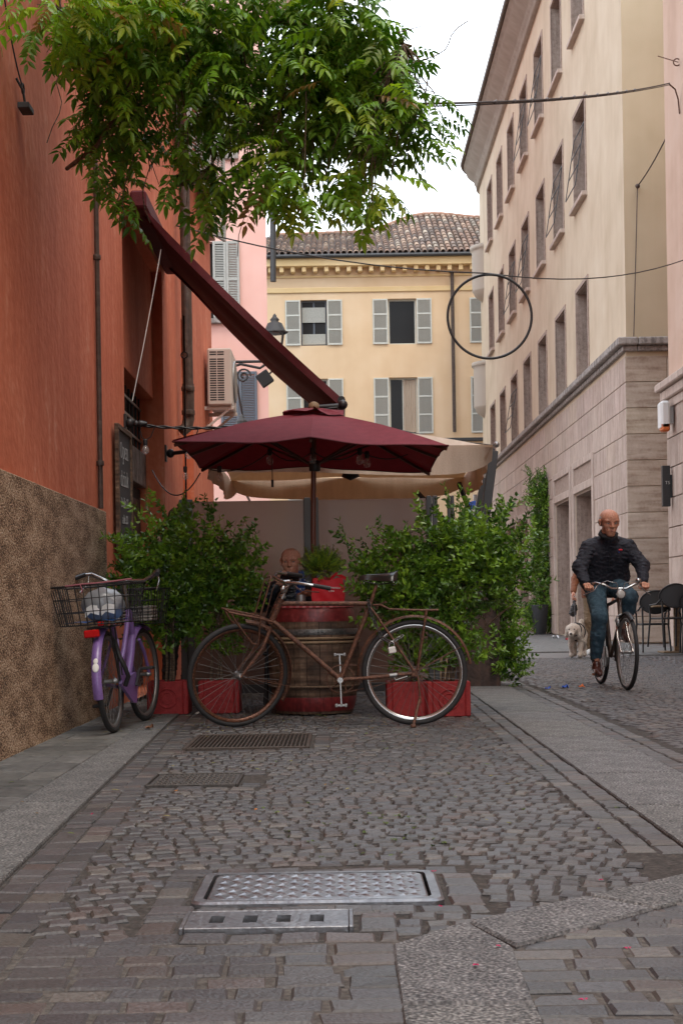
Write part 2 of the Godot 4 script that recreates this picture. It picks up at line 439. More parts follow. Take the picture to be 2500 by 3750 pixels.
	M.bark = surf(ramp(mix([grain, nf], [1, 1], 1.7), [[0.0, 0.06, 0.04, 0.026], [0.6, 0.15, 0.10, 0.065], [1.0, 0.25, 0.19, 0.13]]), Vector3(2, 2, 2), 0.9, fine, 0.8, false)
	M.tan_wood = surf(ramp(mix([grain, nf], [1, 0.5], 1.6), [[0.0, 0.20, 0.13, 0.07], [1.0, 0.36, 0.26, 0.16]]), Vector3(1.2, 1.2, 1.2), 0.7, null, 1.0, false)
	for k in 5:
		var tone: Array = [[0.12, 0.26, 0.018], [0.19, 0.35, 0.024], [0.08, 0.19, 0.016], [0.26, 0.36, 0.04], [0.22, 0.14, 0.05]][k]
		var lf := plain(lin(tone[0], tone[1], tone[2]), 0.42)
		lf.backlight_enabled = true
		lf.backlight = lin(tone[0] * 1.7, tone[1] * 1.5, tone[2] * 0.7)
		M["leaf%d" % k] = lf
	for k in 3:
		var tone: Array = [[0.085, 0.175, 0.018], [0.15, 0.27, 0.024], [0.05, 0.11, 0.016]][k]
		var lf := plain(lin(tone[0], tone[1], tone[2]), 0.36)
		lf.backlight_enabled = true
		lf.backlight = lin(tone[0] * 0.9, tone[1] * 0.8, tone[2] * 0.5)
		M["privet%d" % k] = lf
	M.leaf_any = plain(Color.WHITE, 0.42)
	M.leaf_any.vertex_color_use_as_albedo = true
	M.leaf_any.backlight_enabled = true
	M.leaf_any.backlight = lin(0.16, 0.32, 0.014)
	M.privet_any = plain(Color.WHITE, 0.36)
	M.privet_any.vertex_color_use_as_albedo = true
	M.privet_any.backlight_enabled = true
	M.privet_any.backlight = lin(0.08, 0.16, 0.01)

# ---------------------------------------------------------------- light and camera
func set_view() -> void:
	var cam := Camera3D.new()
	cam.name = "camera"
	cam.projection = Camera3D.PROJECTION_FRUSTUM
	cam.near = 0.1
	cam.far = 900.0
	cam.size = 0.1 * 2352.0 / 3300.0
	cam.frustum_offset = Vector2(0, 0.1 * 220.0 / 3300.0)
	add_child(cam)
	cam.position = Vector3(0, 0.8, 0)
	cam.rotation = Vector3(0, 0, deg_to_rad(-0.9))
	cam.current = true
	var sm := ProceduralSkyMaterial.new()
	sm.sky_top_color = Color(0.90, 0.945, 1.0)
	sm.sky_horizon_color = Color(0.97, 0.985, 1.0)
	sm.sky_curve = 0.3
	sm.sky_energy_multiplier = 1.15
	sm.ground_bottom_color = lin(0.12, 0.11, 0.10)
	sm.ground_horizon_color = lin(0.2, 0.19, 0.18)
	sm.sun_angle_max = 0.0
	var sky := Sky.new()
	sky.sky_material = sm
	var env := Environment.new()
	env.background_mode = Environment.BG_SKY
	env.sky = sky
	env.ambient_light_source = Environment.AMBIENT_SOURCE_SKY
	env.tonemap_mode = Environment.TONE_MAPPER_LINEAR
	env.tonemap_exposure = 2.1
	env.sdfgi_enabled = true
	env.ssao_enabled = true
	env.ssil_enabled = true
	var we := WorldEnvironment.new()
	we.name = "surroundings"
	we.environment = env
	add_child(we)
	var sun := DirectionalLight3D.new()
	sun.name = "sun"
	sun.light_energy = 0.3
	sun.light_angular_distance = 25.0
	sun.light_color = Color(1.0, 0.97, 0.93)
	sun.shadow_enabled = true
	add_child(sun)
	sun.rotation_degrees = Vector3(-62, 25, 0)

# ---------------------------------------------------------------- paving
var stones := []      # [centre x, depth, half width, half length, turn, top, colour]
var plates := []      # rectangles kept free of setts: [x0, x1, d0, d1]
func left_kerb(d: float) -> float:
	return lerpf(-1.015, -1.205, clampf((d - 4.3) / 5.2, -0.4, 1.3))
func right_kerb(d: float) -> float:
	return 1.105 + 0.0075 * (d - 4.7)
func stone_colour() -> Color:
	var k := rng.randf()
	var b := rnd(0.62, 0.98)
	var c := Color(0.124, 0.119, 0.121)
	if k < 0.16:
		c = Color(0.148, 0.122, 0.113)
	elif k < 0.45:
		c = Color(0.112, 0.112, 0.118)
	elif k < 0.52:
		c = Color(0.18, 0.165, 0.15)
	return Color(c.r * b, c.g * b, c.b * b)
func open_at(x: float, d: float, m := 0.035) -> bool:
	for r in plates:
		if x > r[0] - m and x < r[1] + m and d > r[2] - m and d < r[3] + m:
			return false
	return true
func stone(x: float, d: float, w: float, l: float, turn: float) -> void:
	stones.append([x, d, w * 0.5 * rnd(0.94, 1.03), l * 0.5 * rnd(0.92, 1.03), turn + rnd(-0.03, 0.03), rnd(-0.004, 0.002), stone_colour()])
func cut_stone(mb: MB, s: Array, o := Vector3.ZERO) -> void:
	mb.col = s[6]
	var ca := cos(s[4])
	var sa := sin(s[4])
	var top := []
	var edge := []
	var foot := []
	var sx := [-1.0, 1.0, 1.0, -1.0]
	var sz := [-1.0, -1.0, 1.0, 1.0]
	for i in 4:
		var jx := rnd(-0.004, 0.004)
		var jz := rnd(-0.004, 0.004)
		var x: float = sx[i] * s[2] + jx
		var z: float = sz[i] * s[3] + jz
		var h: float = s[5] + rnd(-0.0025, 0.0025)
		var ch := 0.0065
		var x2: float = x - sx[i] * ch
		var z2: float = z - sz[i] * ch
		var at := Vector3(s[0], 0, -s[1]) - o
		edge.append(at + Vector3(x * ca - z * sa, h - 0.006, x * sa + z * ca))
		top.append(at + Vector3(x2 * ca - z2 * sa, h, x2 * sa + z2 * ca))
		foot.append(at + Vector3(x * ca - z * sa, -0.034, x * sa + z * ca))
	mb.quad(top[3], top[2], top[1], top[0])
	for i in 4:
		var k := (i + 1) % 4
		mb.quad(edge[k], edge[i], top[i], top[k])
		mb.quad(foot[k], foot[i], edge[i], edge[k])
func on_strip(x: float, d: float) -> bool:
	# the bent granite strip in the foreground
	var p := Vector2(x, d)
	return Geometry2D.is_point_in_polygon(p, PackedVector2Array([Vector2(0.13, 2.0), Vector2(0.345, 2.0), Vector2(0.365, 3.37), Vector2(1.20, 4.16), Vector2(1.25, 4.42), Vector2(1.0, 4.20), Vector2(0.66, 3.89), Vector2(0.34, 3.63), Vector2(0.13, 3.37)]))
func paving() -> void:
	var gb := MB.new()
	gb.quad(Vector3(-400, -0.04, 60), Vector3(400, -0.04, 60), Vector3(400, -0.04, -700), Vector3(-400, -0.04, -700))
	structure(obj("ground", gb, M.joint))
	plates = [[-0.425, 0.27, 3.875, 4.325], [-0.42, 0.02, 3.57, 3.78], [-0.93, -0.19, 8.22, 9.16], [-0.905, -0.485, 6.52, 6.97]]
	# fanned courses of the lane, apex away from the viewer
	var R := 3.0
	var row := 0
	var d0 := 2.9
	while d0 < 15.0:
		var a := -0.46 + (0.016 if row % 2 else 0.0)
		while a < 0.46:
			var w := rnd(0.058, 0.086)
			var am := a + w * 0.5 / R
			var x := 0.02 + R * sin(am)
			var d := d0 + R * cos(am) - R + 0.35
			if x > left_kerb(d) + 0.215 and x < right_kerb(d) - 0.205 and d > 3.45 and open_at(x, d, 0.128) and not on_strip(x, d) and absf(x) < 0.26 * d + 0.2:
				stone(x, d, w - 0.008, 0.071, am)
			a += w / R
		row += 1
		d0 += 0.0800
	# straight border courses along both kerbs
	var d := 2.6
	while d < 15.0:
		var l := rnd(0.09, 0.15)
		for k in 2:
			var x := left_kerb(d) + 0.052 + 0.101 * k
			if open_at(x, d) and x > -0.26 * d - 0.2:
				stone(x, d + l * 0.5, 0.095, l - 0.012, -0.035)
			x = right_kerb(d) - 0.046 - 0.101 * k
			if d > 4.5 and open_at(x, d) and not on_strip(x, d) and x < 0.26 * d + 0.2:
				stone(x, d + l * 0.5 + 0.03 * k, 0.095, l - 0.012, 0.0)
			x = right_kerb(d) + 0.51 + 0.101 * k
			if d > 6.0 and x < 0.26 * d + 0.2:
				stone(x, d + l * 0.5 + 0.03 * k, 0.095, l - 0.012, 0.0)
		d += l
	# borders of setts round the covers
	for r in plates.slice(0, 4):
		for e in 4:
			var along_x: bool = e < 2
			var p0: float = (r[0] if along_x else r[2]) - (0.11 if along_x else 0.0)
			var p1: float = (r[1] if along_x else r[3]) + (0.11 if along_x else 0.0)
			var fixed: float = [r[2] - 0.062, r[3] + 0.062, r[0] - 0.062, r[1] + 0.062][e]
			var p := p0
			while p < p1 - 0.05:
				var w := minf(rnd(0.10, 0.15), p1 - p)
				var x := p + w * 0.5 if along_x else fixed
				var dd := fixed if along_x else p + w * 0.5
				if open_at(x, dd, 0.03) and not on_strip(x, dd):
					stone(x, dd, (w - 0.008) if along_x else 0.095, 0.095 if along_x else (w - 0.008), 0.0)
				p += w
	# long flat setts of the foreground, laid in straight courses
	d = 2.3
	while d < 4.9:
		var l := rnd(0.085, 0.105)
		var dm := d + l * 0.5
		var runs := []
		if dm < 3.52:
			runs.append([left_kerb(dm) + 0.215, 0.125, -0.05])
		var xr := 0.365 if dm < 3.36 else 0.375 + (dm - 3.36) / 0.93
		if xr < 1.3:
			runs.append([xr, 1.7, 0.06])
		for r in runs:
			var x: float = r[0]
			while x < r[1] - 0.03:
				var w := rnd(0.10, 0.17)
				if x + w > r[1] - 0.06:
					w = r[1] - x
				var xm := x + w * 0.5
				if absf(xm) < 0.26 * dm + 0.2 and open_at(xm, dm, 0.1):
					stone(xm, dm + r[2] * (xm - r[0]) * 0.5, w - 0.008, l - 0.006, r[2] * 0.5)
				x += w
		d += l
	stones = stones.filter(func(q): return not (q[0] > -0.475 and q[0] < -0.37 and q[1] > 6.60 and q[1] < 6.92))
	# the wider street beyond the granite strip
	R = 3.2
	row = 0
	d0 = 5.9
	while d0 < 23.5:
		for fan in 2:
			var cx := 3.05 + 2.55 * fan
			var a := -0.44 + (0.016 if row % 2 else 0.0)
			while a < 0.44:
				var w := rnd(0.064, 0.092)
				var am := a + w * 0.5 / R
				var x := cx + R * sin(am)
				var dd := d0 + R * cos(am) - R + 0.3
				if x > right_kerb(dd) + 0.73 and absf(x - cx) < 1.275 and dd > 6.2 and dd < 21.6 and x < 0.235 * dd + 0.35 and x < 5.2:
					stone(x, dd, w - 0.009, 0.074, am)
				a += w / R
		row += 1
		d0 += 0.0840
	stones.sort_custom(func(p, q): return p[1] < q[1])
	var road := Node3D.new()
	road.name = "street"
	add_child(road)
	structure(road)
	var rest := MB.new()
	for i in stones.size():
		var s: Array = stones[i]
		if i < 300:
			var mb := MB.new()
			var o := Vector3(s[0], 0, -s[1])
			cut_stone(mb, s, o)
			obj("cobblestone", mb, M.sett, road, true).position = o
		else:
			cut_stone(rest, s)
	var rs := obj("cobblestones", rest, M.sett, road, true)
	rs.set_meta("kind", "stuff")
	# street surface farther off, where single stones can no longer be told apart
	var far := MB.new()
	far.quad(Vector3(-12, -0.012, -21.2), Vector3(14, -0.012, -21.2), Vector3(14, -0.012, -75), Vector3(-12, -0.012, -75))
	far.quad(Vector3(-1.6, -0.008, -15.1), Vector3(1.62, -0.008, -15.1), Vector3(1.62, -0.008, -21.2), Vector3(-1.6, -0.008, -21.2))
	far.col = Color(0.17, 0.16, 0.155)
	for i in far.c.size():
		far.c[i] = Color(0.19, 0.18, 0.175)
	obj("far_paving", far, M.sett, road, true)
	var bed := MB.new()
	bed_sheet(bed, -1.5, 6.0, 3.46, 21.4, -0.0080, [[-0.91, -0.21, 8.25, 9.13], [-0.415, 0.015, 3.58, 3.77], [-0.42, 0.265, 3.88, 4.32]])
	obj("sand_bed", bed, M.joint, road)
	bed = MB.new()
	bed_sheet(bed, -1.5, 3.0, 1.5, 3.46, -0.0055, [])
	obj("sand_bed", bed, M.sand, road)

	# granite strips
	var strip := Node3D.new()
	strip.name = "granite_strip"
	add_child(strip)
	structure(strip)
	var slab := func(q: Array, parent: Node, m: Material, called: String, tone: float, y := 0.007) -> void:
		var mb := MB.new()
		mb.col = Color(tone, tone, tone * rnd(0.97, 1.02))
		var cn := Vector2.ZERO
		for p in q:
			cn += p / q.size()
		var k := q.size()
		for i in k:
			var a: Vector2 = q[i]
			var b: Vector2 = q[(i + 1) % k]
			var ai := a + (cn - a).normalized() * 0.009
			var bi := b + (cn - b).normalized() * 0.009
			mb.quad(P(a.x, y - 0.007, a.y), P(b.x, y - 0.007, b.y), P(bi.x, y, bi.y), P(ai.x, y, ai.y))
			mb.quad(P(a.x, -0.035, a.y), P(b.x, -0.035, b.y), P(b.x, y - 0.007, b.y), P(a.x, y - 0.007, a.y))
		var inner := PackedVector2Array()
		for p in q:
			inner.append(p + (cn - p).normalized() * 0.009)
		var id := Geometry2D.triangulate_polygon(inner)
		for i in range(0, id.size(), 3):
			mb.tri(P(inner[id[i]].x, y, inner[id[i]].y), P(inner[id[i + 1]].x, y, inner[id[i + 1]].y), P(inner[id[i + 2]].x, y, inner[id[i + 2]].y), Vector3.UP, Vector3.UP, Vector3.UP)
		obj(called, mb, m, parent, true)
	d = 4.52
	while d < 16.0:
		var l := rnd(0.78, 1.15)
		var e := d + l - 0.016
		slab.call([Vector2(right_kerb(d) + 0.004, d), Vector2(right_kerb(d) + 0.455, d), Vector2(right_kerb(e) + 0.455, e), Vector2(right_kerb(e) + 0.004, e)], strip, M.granite, "slab", rnd(0.86, 1.02))
		d += l
	slab.call([Vector2(0.108, 2.0), Vector2(0.368, 2.0), Vector2(0.372, 2.86), Vector2(0.108, 2.87)], strip, M.granite, "slab", 0.98)
	slab.call([Vector2(0.108, 2.88), Vector2(0.372, 2.87), Vector2(0.386, 3.35), Vector2(0.30, 3.62), Vector2(0.108, 3.39)], strip, M.granite, "slab", 0.94)
	slab.call([Vector2(0.395, 3.36), Vector2(0.80, 3.745), Vector2(0.655, 3.915), Vector2(0.348, 3.66), Vector2(0.31, 3.625)], strip, M.granite, "slab", 0.98)
	slab.call([Vector2(0.81, 3.752), Vector2(1.24, 4.15), Vector2(1.30, 4.48), Vector2(0.992, 4.215), Vector2(0.664, 3.922)], strip, M.granite, "slab", 0.9)

	var kerb := Node3D.new()
	kerb.name = "kerb"
	add_child(kerb)
	structure(kerb)
	d = 3.2
	while d < 12.6:
		var l := rnd(1.0, 1.5)
		var e := d + l - 0.014
		slab.call([Vector2(-1.355 - 0.006 * (d - 5), d), Vector2(left_kerb(d) - 0.006, d), Vector2(left_kerb(e) - 0.006, e), Vector2(-1.355 - 0.006 * (e - 5), e)], kerb, M.granite, "kerbstone", rnd(0.78, 0.92), 0.008)
		d += l
	var walk := Node3D.new()
	walk.name = "pavement"
	add_child(walk)
	structure(walk)
	d = 3.6
	while d < 12.4:
		var l := rnd(0.22, 0.42)
		var e := d + l - 0.026
		var x1 := -1.362 - 0.006 * (d - 5)
		var cutx := x1 - rnd(0.15, 0.4)
		var b := rnd(0.6, 1.1)
		if rng.randf() < 0.6:
			slab.call([Vector2(cutx + 0.004, d), Vector2(x1, d), Vector2(x1 - 0.002, e), Vector2(cutx + 0.004, e)], walk, M.flag, "flagstone", b, 0.008 + rnd(-0.002, 0.002))
			slab.call([Vector2(-1.9, d), Vector2(cutx - 0.004, d), Vector2(cutx - 0.004, e), Vector2(-1.9, e)], walk, M.flag, "flagstone", b * rnd(0.85, 1.15), 0.008 + rnd(-0.002, 0.002))
		else:
			slab.call([Vector2(-1.9, d), Vector2(x1, d), Vector2(x1 - 0.002, e), Vector2(-1.9, e)], walk, M.flag, "flagstone", b, 0.008 + rnd(-0.002, 0.002))
		d += l
	# pale flags in front of the far buildings
	var wide := Node3D.new()
	wide.name = "far_pavement"
	add_child(wide)
	structure(wide)
	d = 22.0
	while d < 34.0:
		var l := rnd(0.5, 0.8)
		var x := 1.7 if d > 23.4 else 4.4
		while x < 5.66:
			var w := rnd(0.7, 1.2)
			var xe := minf(x + w, 5.68)
			if xe - x > 0.1:
				slab.call([Vector2(x, d), Vector2(xe - 0.012, d), Vector2(xe - 0.012, d + l - 0.012), Vector2(x, d + l - 0.012)], wide, M.flag, "flagstone", rnd(1.0, 1.35), 0.012)
			x = xe
			if xe >= 5.67:
				break
		d += l

	metalwork()

func bed_sheet(mb: MB, x0: float, x1: float, d0: float, d1: float, y: float, holes: Array) -> void:
	var xs := [x0, x1]
	var ds := [d0, d1]
	for h in holes:
		xs.append(h[0]); xs.append(h[1]); ds.append(h[2]); ds.append(h[3])
	xs.sort(); ds.sort()
	for i in xs.size() - 1:
		for k in ds.size() - 1:
			var cx: float = (xs[i] + xs[i + 1]) * 0.5
			var cd: float = (ds[k] + ds[k + 1]) * 0.5
			var hit := false
			for h in holes:
				if cx > h[0] and cx < h[1] and cd > h[2] and cd < h[3]:
					hit = true
			if not hit and xs[i + 1] - xs[i] > 1e-4 and ds[k + 1] - ds[k] > 1e-4:
				mb.squad(P(xs[i], y, ds[k]), P(xs[i + 1], y, ds[k]), P(xs[i + 1], y, ds[k + 1]), P(xs[i], y, ds[k + 1]), Vector3.UP, Vector3.UP, Vector3.UP, Vector3.UP)

func metalwork() -> void:
	# diamond tread cover
	var t := thing("manhole_cover", "large steel tread cover with rounded corners set in the cobbles", "manhole cover", P(-0.078, 0, 4.10))
	var mb := MB.new()
	var ring := func(hw: float, hl: float, r: float) -> Array:
		var o := []
		for q in 4:
			var cx := (hw - r) * (1.0 if q == 0 or q == 3 else -1.0)
			var cz := (hl - r) * (1.0 if q < 2 else -1.0)
			for i in 6:
				var a := PI / 2 * q + PI / 2 * i / 5.0
				o.append(Vector2(cx + r * cos(a), cz + r * sin(a)))
		return o
	var band := func(b: MB, o: Array, h0: float, i_: Array, h1: float) -> void:
		for i in o.size():
			var k: int = (i + 1) % o.size()
			b.quad(Vector3(o[k].x, h0, o[k].y), Vector3(o[i].x, h0, o[i].y), Vector3(i_[i].x, h1, i_[i].y), Vector3(i_[k].x, h1, i_[k].y))
	var A: Array = ring.call(0.345, 0.222, 0.035)
	var B: Array = ring.call(0.337, 0.214, 0.035)
	var C: Array = ring.call(0.312, 0.192, 0.035)
	band.call(mb, A, -0.03, A, 0.004)
	band.call(mb, A, 0.004, B, 0.010)
	band.call(mb, B, 0.010, C, 0.010)
	band.call(mb, C, 0.010, C, -0.01)
	obj("frame", mb, M.steel_plate, t)
	mb = MB.new()
	var E: Array = ring.call(0.303, 0.184, 0.03)
	var F: Array = ring.call(0.298, 0.179, 0.03)
	band.call(mb, E, -0.01, E, 0.006)
	band.call(mb, E, 0.006, F, 0.009)
	var poly := PackedVector2Array(F)
	var id := Geometry2D.triangulate_polygon(poly)
	for i in range(0, id.size(), 3):
		mb.tri(Vector3(poly[id[i]].x, 0.009, poly[id[i]].y), Vector3(poly[id[i + 1]].x, 0.009, poly[id[i + 1]].y), Vector3(poly[id[i + 2]].x, 0.009, poly[id[i + 2]].y), Vector3.UP, Vector3.UP, Vector3.UP)
	var lid := obj("lid", mb, M.steel_plate, t)
	mb = MB.new()
	for i in 17:
		for k in 8:
			var o := Vector3(-0.27 + 0.0338 * i, 0.009, -0.150 + 0.043 * k)
			var a := 0.7 if (i + k) % 2 else -0.7
			var u := Vector3(cos(a), 0, sin(a)) * 0.022
			var w := Vector3(-sin(a), 0, cos(a)) * 0.0075
			var h := Vector3(0, 0.0045, 0)
			for s in [-1.0, 1.0]:
				mb.flat(o + u * s, o + w, o + h); mb.flat(o + u * s, o - w, o + h)
	var tread := obj("tread", mb, M.steel_plate, lid)
	tread.set_meta("kind", "stuff")
	# slotted cover
	t = thing("drain_cover", "narrow steel drain cover with four slots below the tread cover", "drain cover", P(-0.20, 0, 3.675))
	mb = MB.new()
	var slots := [-0.13, -0.045, 0.04, 0.125]
	var xs := [-0.205]
	for s in slots:
		xs.append(s - 0.018); xs.append(s + 0.018)
	xs.append(0.205)
	for i in xs.size() - 1:
		if i % 2 == 0:
			mb.box(Vector3((xs[i] + xs[i + 1]) * 0.5, -0.002, 0), Vector3(xs[i + 1] - xs[i], 0.02, 0.19))
		else:
			for s in [-1.0, 1.0]:
				mb.box(Vector3((xs[i] + xs[i + 1]) * 0.5, -0.002, s * 0.068), Vector3(xs[i + 1] - xs[i], 0.02, 0.054))
	obj("plate", mb, M.steel_plate, t)
	mb = MB.new()
	for s in [-1.0, 1.0]:
		mb.box(Vector3(s * 0.212, -0.004, 0), Vector3(0.012, 0.026, 0.204), 0.002)
		mb.box(Vector3(0, -0.004, s * 0.100), Vector3(0.41, 0.026, 0.008), 0.002)
	obj("frame", mb, M.steel_plate, t)
	# rusty ventilation grating
	t = thing("floor_grating", "wide dark iron floor grating in front of the rusty bicycle", "grating", P(-0.56, 0, 8.69))
	mb = MB.new()
	for s in [-1.0, 1.0]:
		mb.box(Vector3(s * 0.352, -0.004, 0), Vector3(0.022, 0.028, 0.90), 0.003)
		mb.box(Vector3(0, -0.004, s * 0.440), Vector3(0.682, 0.028, 0.02), 0.003)
	obj("frame", mb, M.old_iron, t)
	for i in 28:
		mb = MB.new()
		mb.box(Vector3(-0.328 + 0.0243 * i, -0.004, 0), Vector3(0.009, 0.022, 0.86))
		obj("bar", mb, M.old_iron, t)
	mb = MB.new()
	for i in 8:
		mb.box(Vector3(0, -0.012, -0.38 + 0.108 * i), Vector3(0.68, 0.01, 0.008))
	obj("cross_bars", mb, M.old_iron, t)
	# small cast iron cover
	t = thing("access_cover", "small dark cast iron cover with a dimpled pattern in the cobbles", "access cover", P(-0.695, 0, 6.745))
	mb = MB.new()
	mb.box(Vector3(0, -0.006, 0), Vector3(0.40, 0.02, 0.43), 0.004)
	obj("plate", mb, M.cast, t)
	mb = MB.new()
	for i in 15:
		for k in 12:
			if i > 1 and i < 5 and k > 3 and k < 8:
				continue
			mb.box(Vector3(-0.168 + 0.024 * i + (0.006 if k % 2 else 0.0), 0.006, -0.176 + 0.032 * k), Vector3(0.014, 0.007, 0.018), 0.003)
	var st := obj("studs", mb, M.cast, t)
	st.set_meta("kind", "stuff")
	mb = MB.new()
	for s in [-1.0, 1.0]:
		mb.box(Vector3(s * 0.208, -0.004, 0), Vector3(0.010, 0.028, 0.45), 0.002)
		mb.box(Vector3(0, -0.004, s * 0.222), Vector3(0.406, 0.028, 0.010), 0.002)
	obj("frame", mb, M.cast, t)

# ---------------------------------------------------------------- buildings
func facade(mb: MB, o: Vector3, u: Vector3, nin: Vector3, w: float, h: float, holes: Array, rd: float) -> void:
	var us := [0.0, w]
	var vs := [0.0, h]
	for r in holes:
		us.append(r[0]); us.append(r[0] + r[2]); vs.append(r[1]); vs.append(r[1] + r[3])
	us.sort(); vs.sort()
	var Y := Vector3.UP
	var nn := -nin
	for i in us.size() - 1:
		for k in vs.size() - 1:
			var cu: float = (us[i] + us[i + 1]) * 0.5
			var cv: float = (vs[k] + vs[k + 1]) * 0.5
			if us[i + 1] - us[i] < 1e-4 or vs[k + 1] - vs[k] < 1e-4:
				continue
			var inside := false
			for r in holes:
				if cu > r[0] and cu < r[0] + r[2] and cv > r[1] and cv < r[1] + r[3]:
					inside = true
					break
			if not inside:
				mb.squad(o + u * us[i] + Y * vs[k], o + u * us[i + 1] + Y * vs[k], o + u * us[i + 1] + Y * vs[k + 1], o + u * us[i] + Y * vs[k + 1], nn, nn, nn, nn)
	for r in holes:
		var a: Vector3 = o + u * r[0] + Y * r[1]
		var b: Vector3 = o + u * (r[0] + r[2]) + Y * r[1]
		var e: Vector3 = b + Y * r[3]
		var f: Vector3 = a + Y * r[3]
		var q := nin * rd
		mb.squad(a, b, b + q, a + q, Y, Y, Y, Y)
		mb.squad(f, e, e + q, f + q, -Y, -Y, -Y, -Y)
		mb.squad(a, f, f + q, a + q, u, u, u, u)
		mb.squad(b, e, e + q, b + q, -u, -u, -u, -u)

func shutter(parent: Node, o: Vector3, u: Vector3, out: Vector3, w: float, h: float, m: Material, ms: Material, panels := 3) -> void:
	# a louvred leaf: o is its lower corner, u runs along it, out points to the viewer's side
	var t := Node3D.new()
	t.name = "shutter"
	parent.add_child(t, true)
	var bas := Basis(u, Vector3.UP, out)
	var mb := MB.new()
	var fr := 0.06
	for s in [0.0, 1.0]:
		mb.box(o + u * (fr * 0.5 + s * (w - fr)) + Vector3.UP * h * 0.5, Vector3(fr, h, 0.045), 0.006, bas)
	for i in panels + 1:
		mb.box(o + u * w * 0.5 + Vector3.UP * (fr * 0.6 + (h - fr * 1.2) * i / panels), Vector3(w - fr * 2, fr * 1.2, 0.045), 0.006, bas)
	obj("frame", mb, m, t)
	mb = MB.new()
	for i in panels:
		var y0: float = fr * 1.2 + (h - fr * 1.2) * i / panels
		var y1: float = (h - fr * 1.2) * (i + 1) / panels
		var y: float = y0 + 0.02
		while y < y1 - 0.01:
			mb.box(o + u * w * 0.5 + Vector3.UP * y, Vector3(w - fr * 2, 0.036, 0.008), 0.0, bas * Basis(Vector3.RIGHT, -0.7))
			y += 0.042
	var sl := obj("slats", mb, ms, t)
	sl.set_meta("kind", "stuff")

func window_in(parent: Node, o: Vector3, u: Vector3, nin: Vector3, w: float, h: float, depth: float, m: Material, kind := 0) -> void:
	# frame, panes and the dark behind them; o is the lower corner on the wall face
	var t := Node3D.new()
	t.name = "window"
	parent.add_child(t, true)
	var bas := Basis(u, Vector3.UP, -nin)
	var mb := MB.new()
	var f := 0.07
	var q := o + nin * depth
	for s in [0.0, 1.0]:
		mb.box(q + u * (f * 0.5 + s * (w - f)) + Vector3.UP * h * 0.5, Vector3(f, h, 0.06), 0.0, bas)
		mb.box(q + u * w * 0.5 + Vector3.UP * (f * 0.5 + s * (h - f)), Vector3(w - 2 * f, f, 0.06), 0.0, bas)
	if kind != 2:
		mb.box(q + u * w * 0.5 + Vector3.UP * h * 0.5, Vector3(f, h - 2 * f, 0.055), 0.0, bas)
	if kind == 1:
		for i in 3:
			mb.box(q + u * w * 0.5 + Vector3.UP * h * (0.28 + 0.22 * i), Vector3(w - 2 * f, 0.05, 0.05), 0.0, bas)
	obj("frame", mb, m, t)
	mb = MB.new()
	mb.box(q + nin * 0.03 + u * w * 0.5 + Vector3.UP * h * 0.5, Vector3(w - f, h - f, 0.01), 0.0, bas)
	obj("pane", mb, M.dark_glass, t)

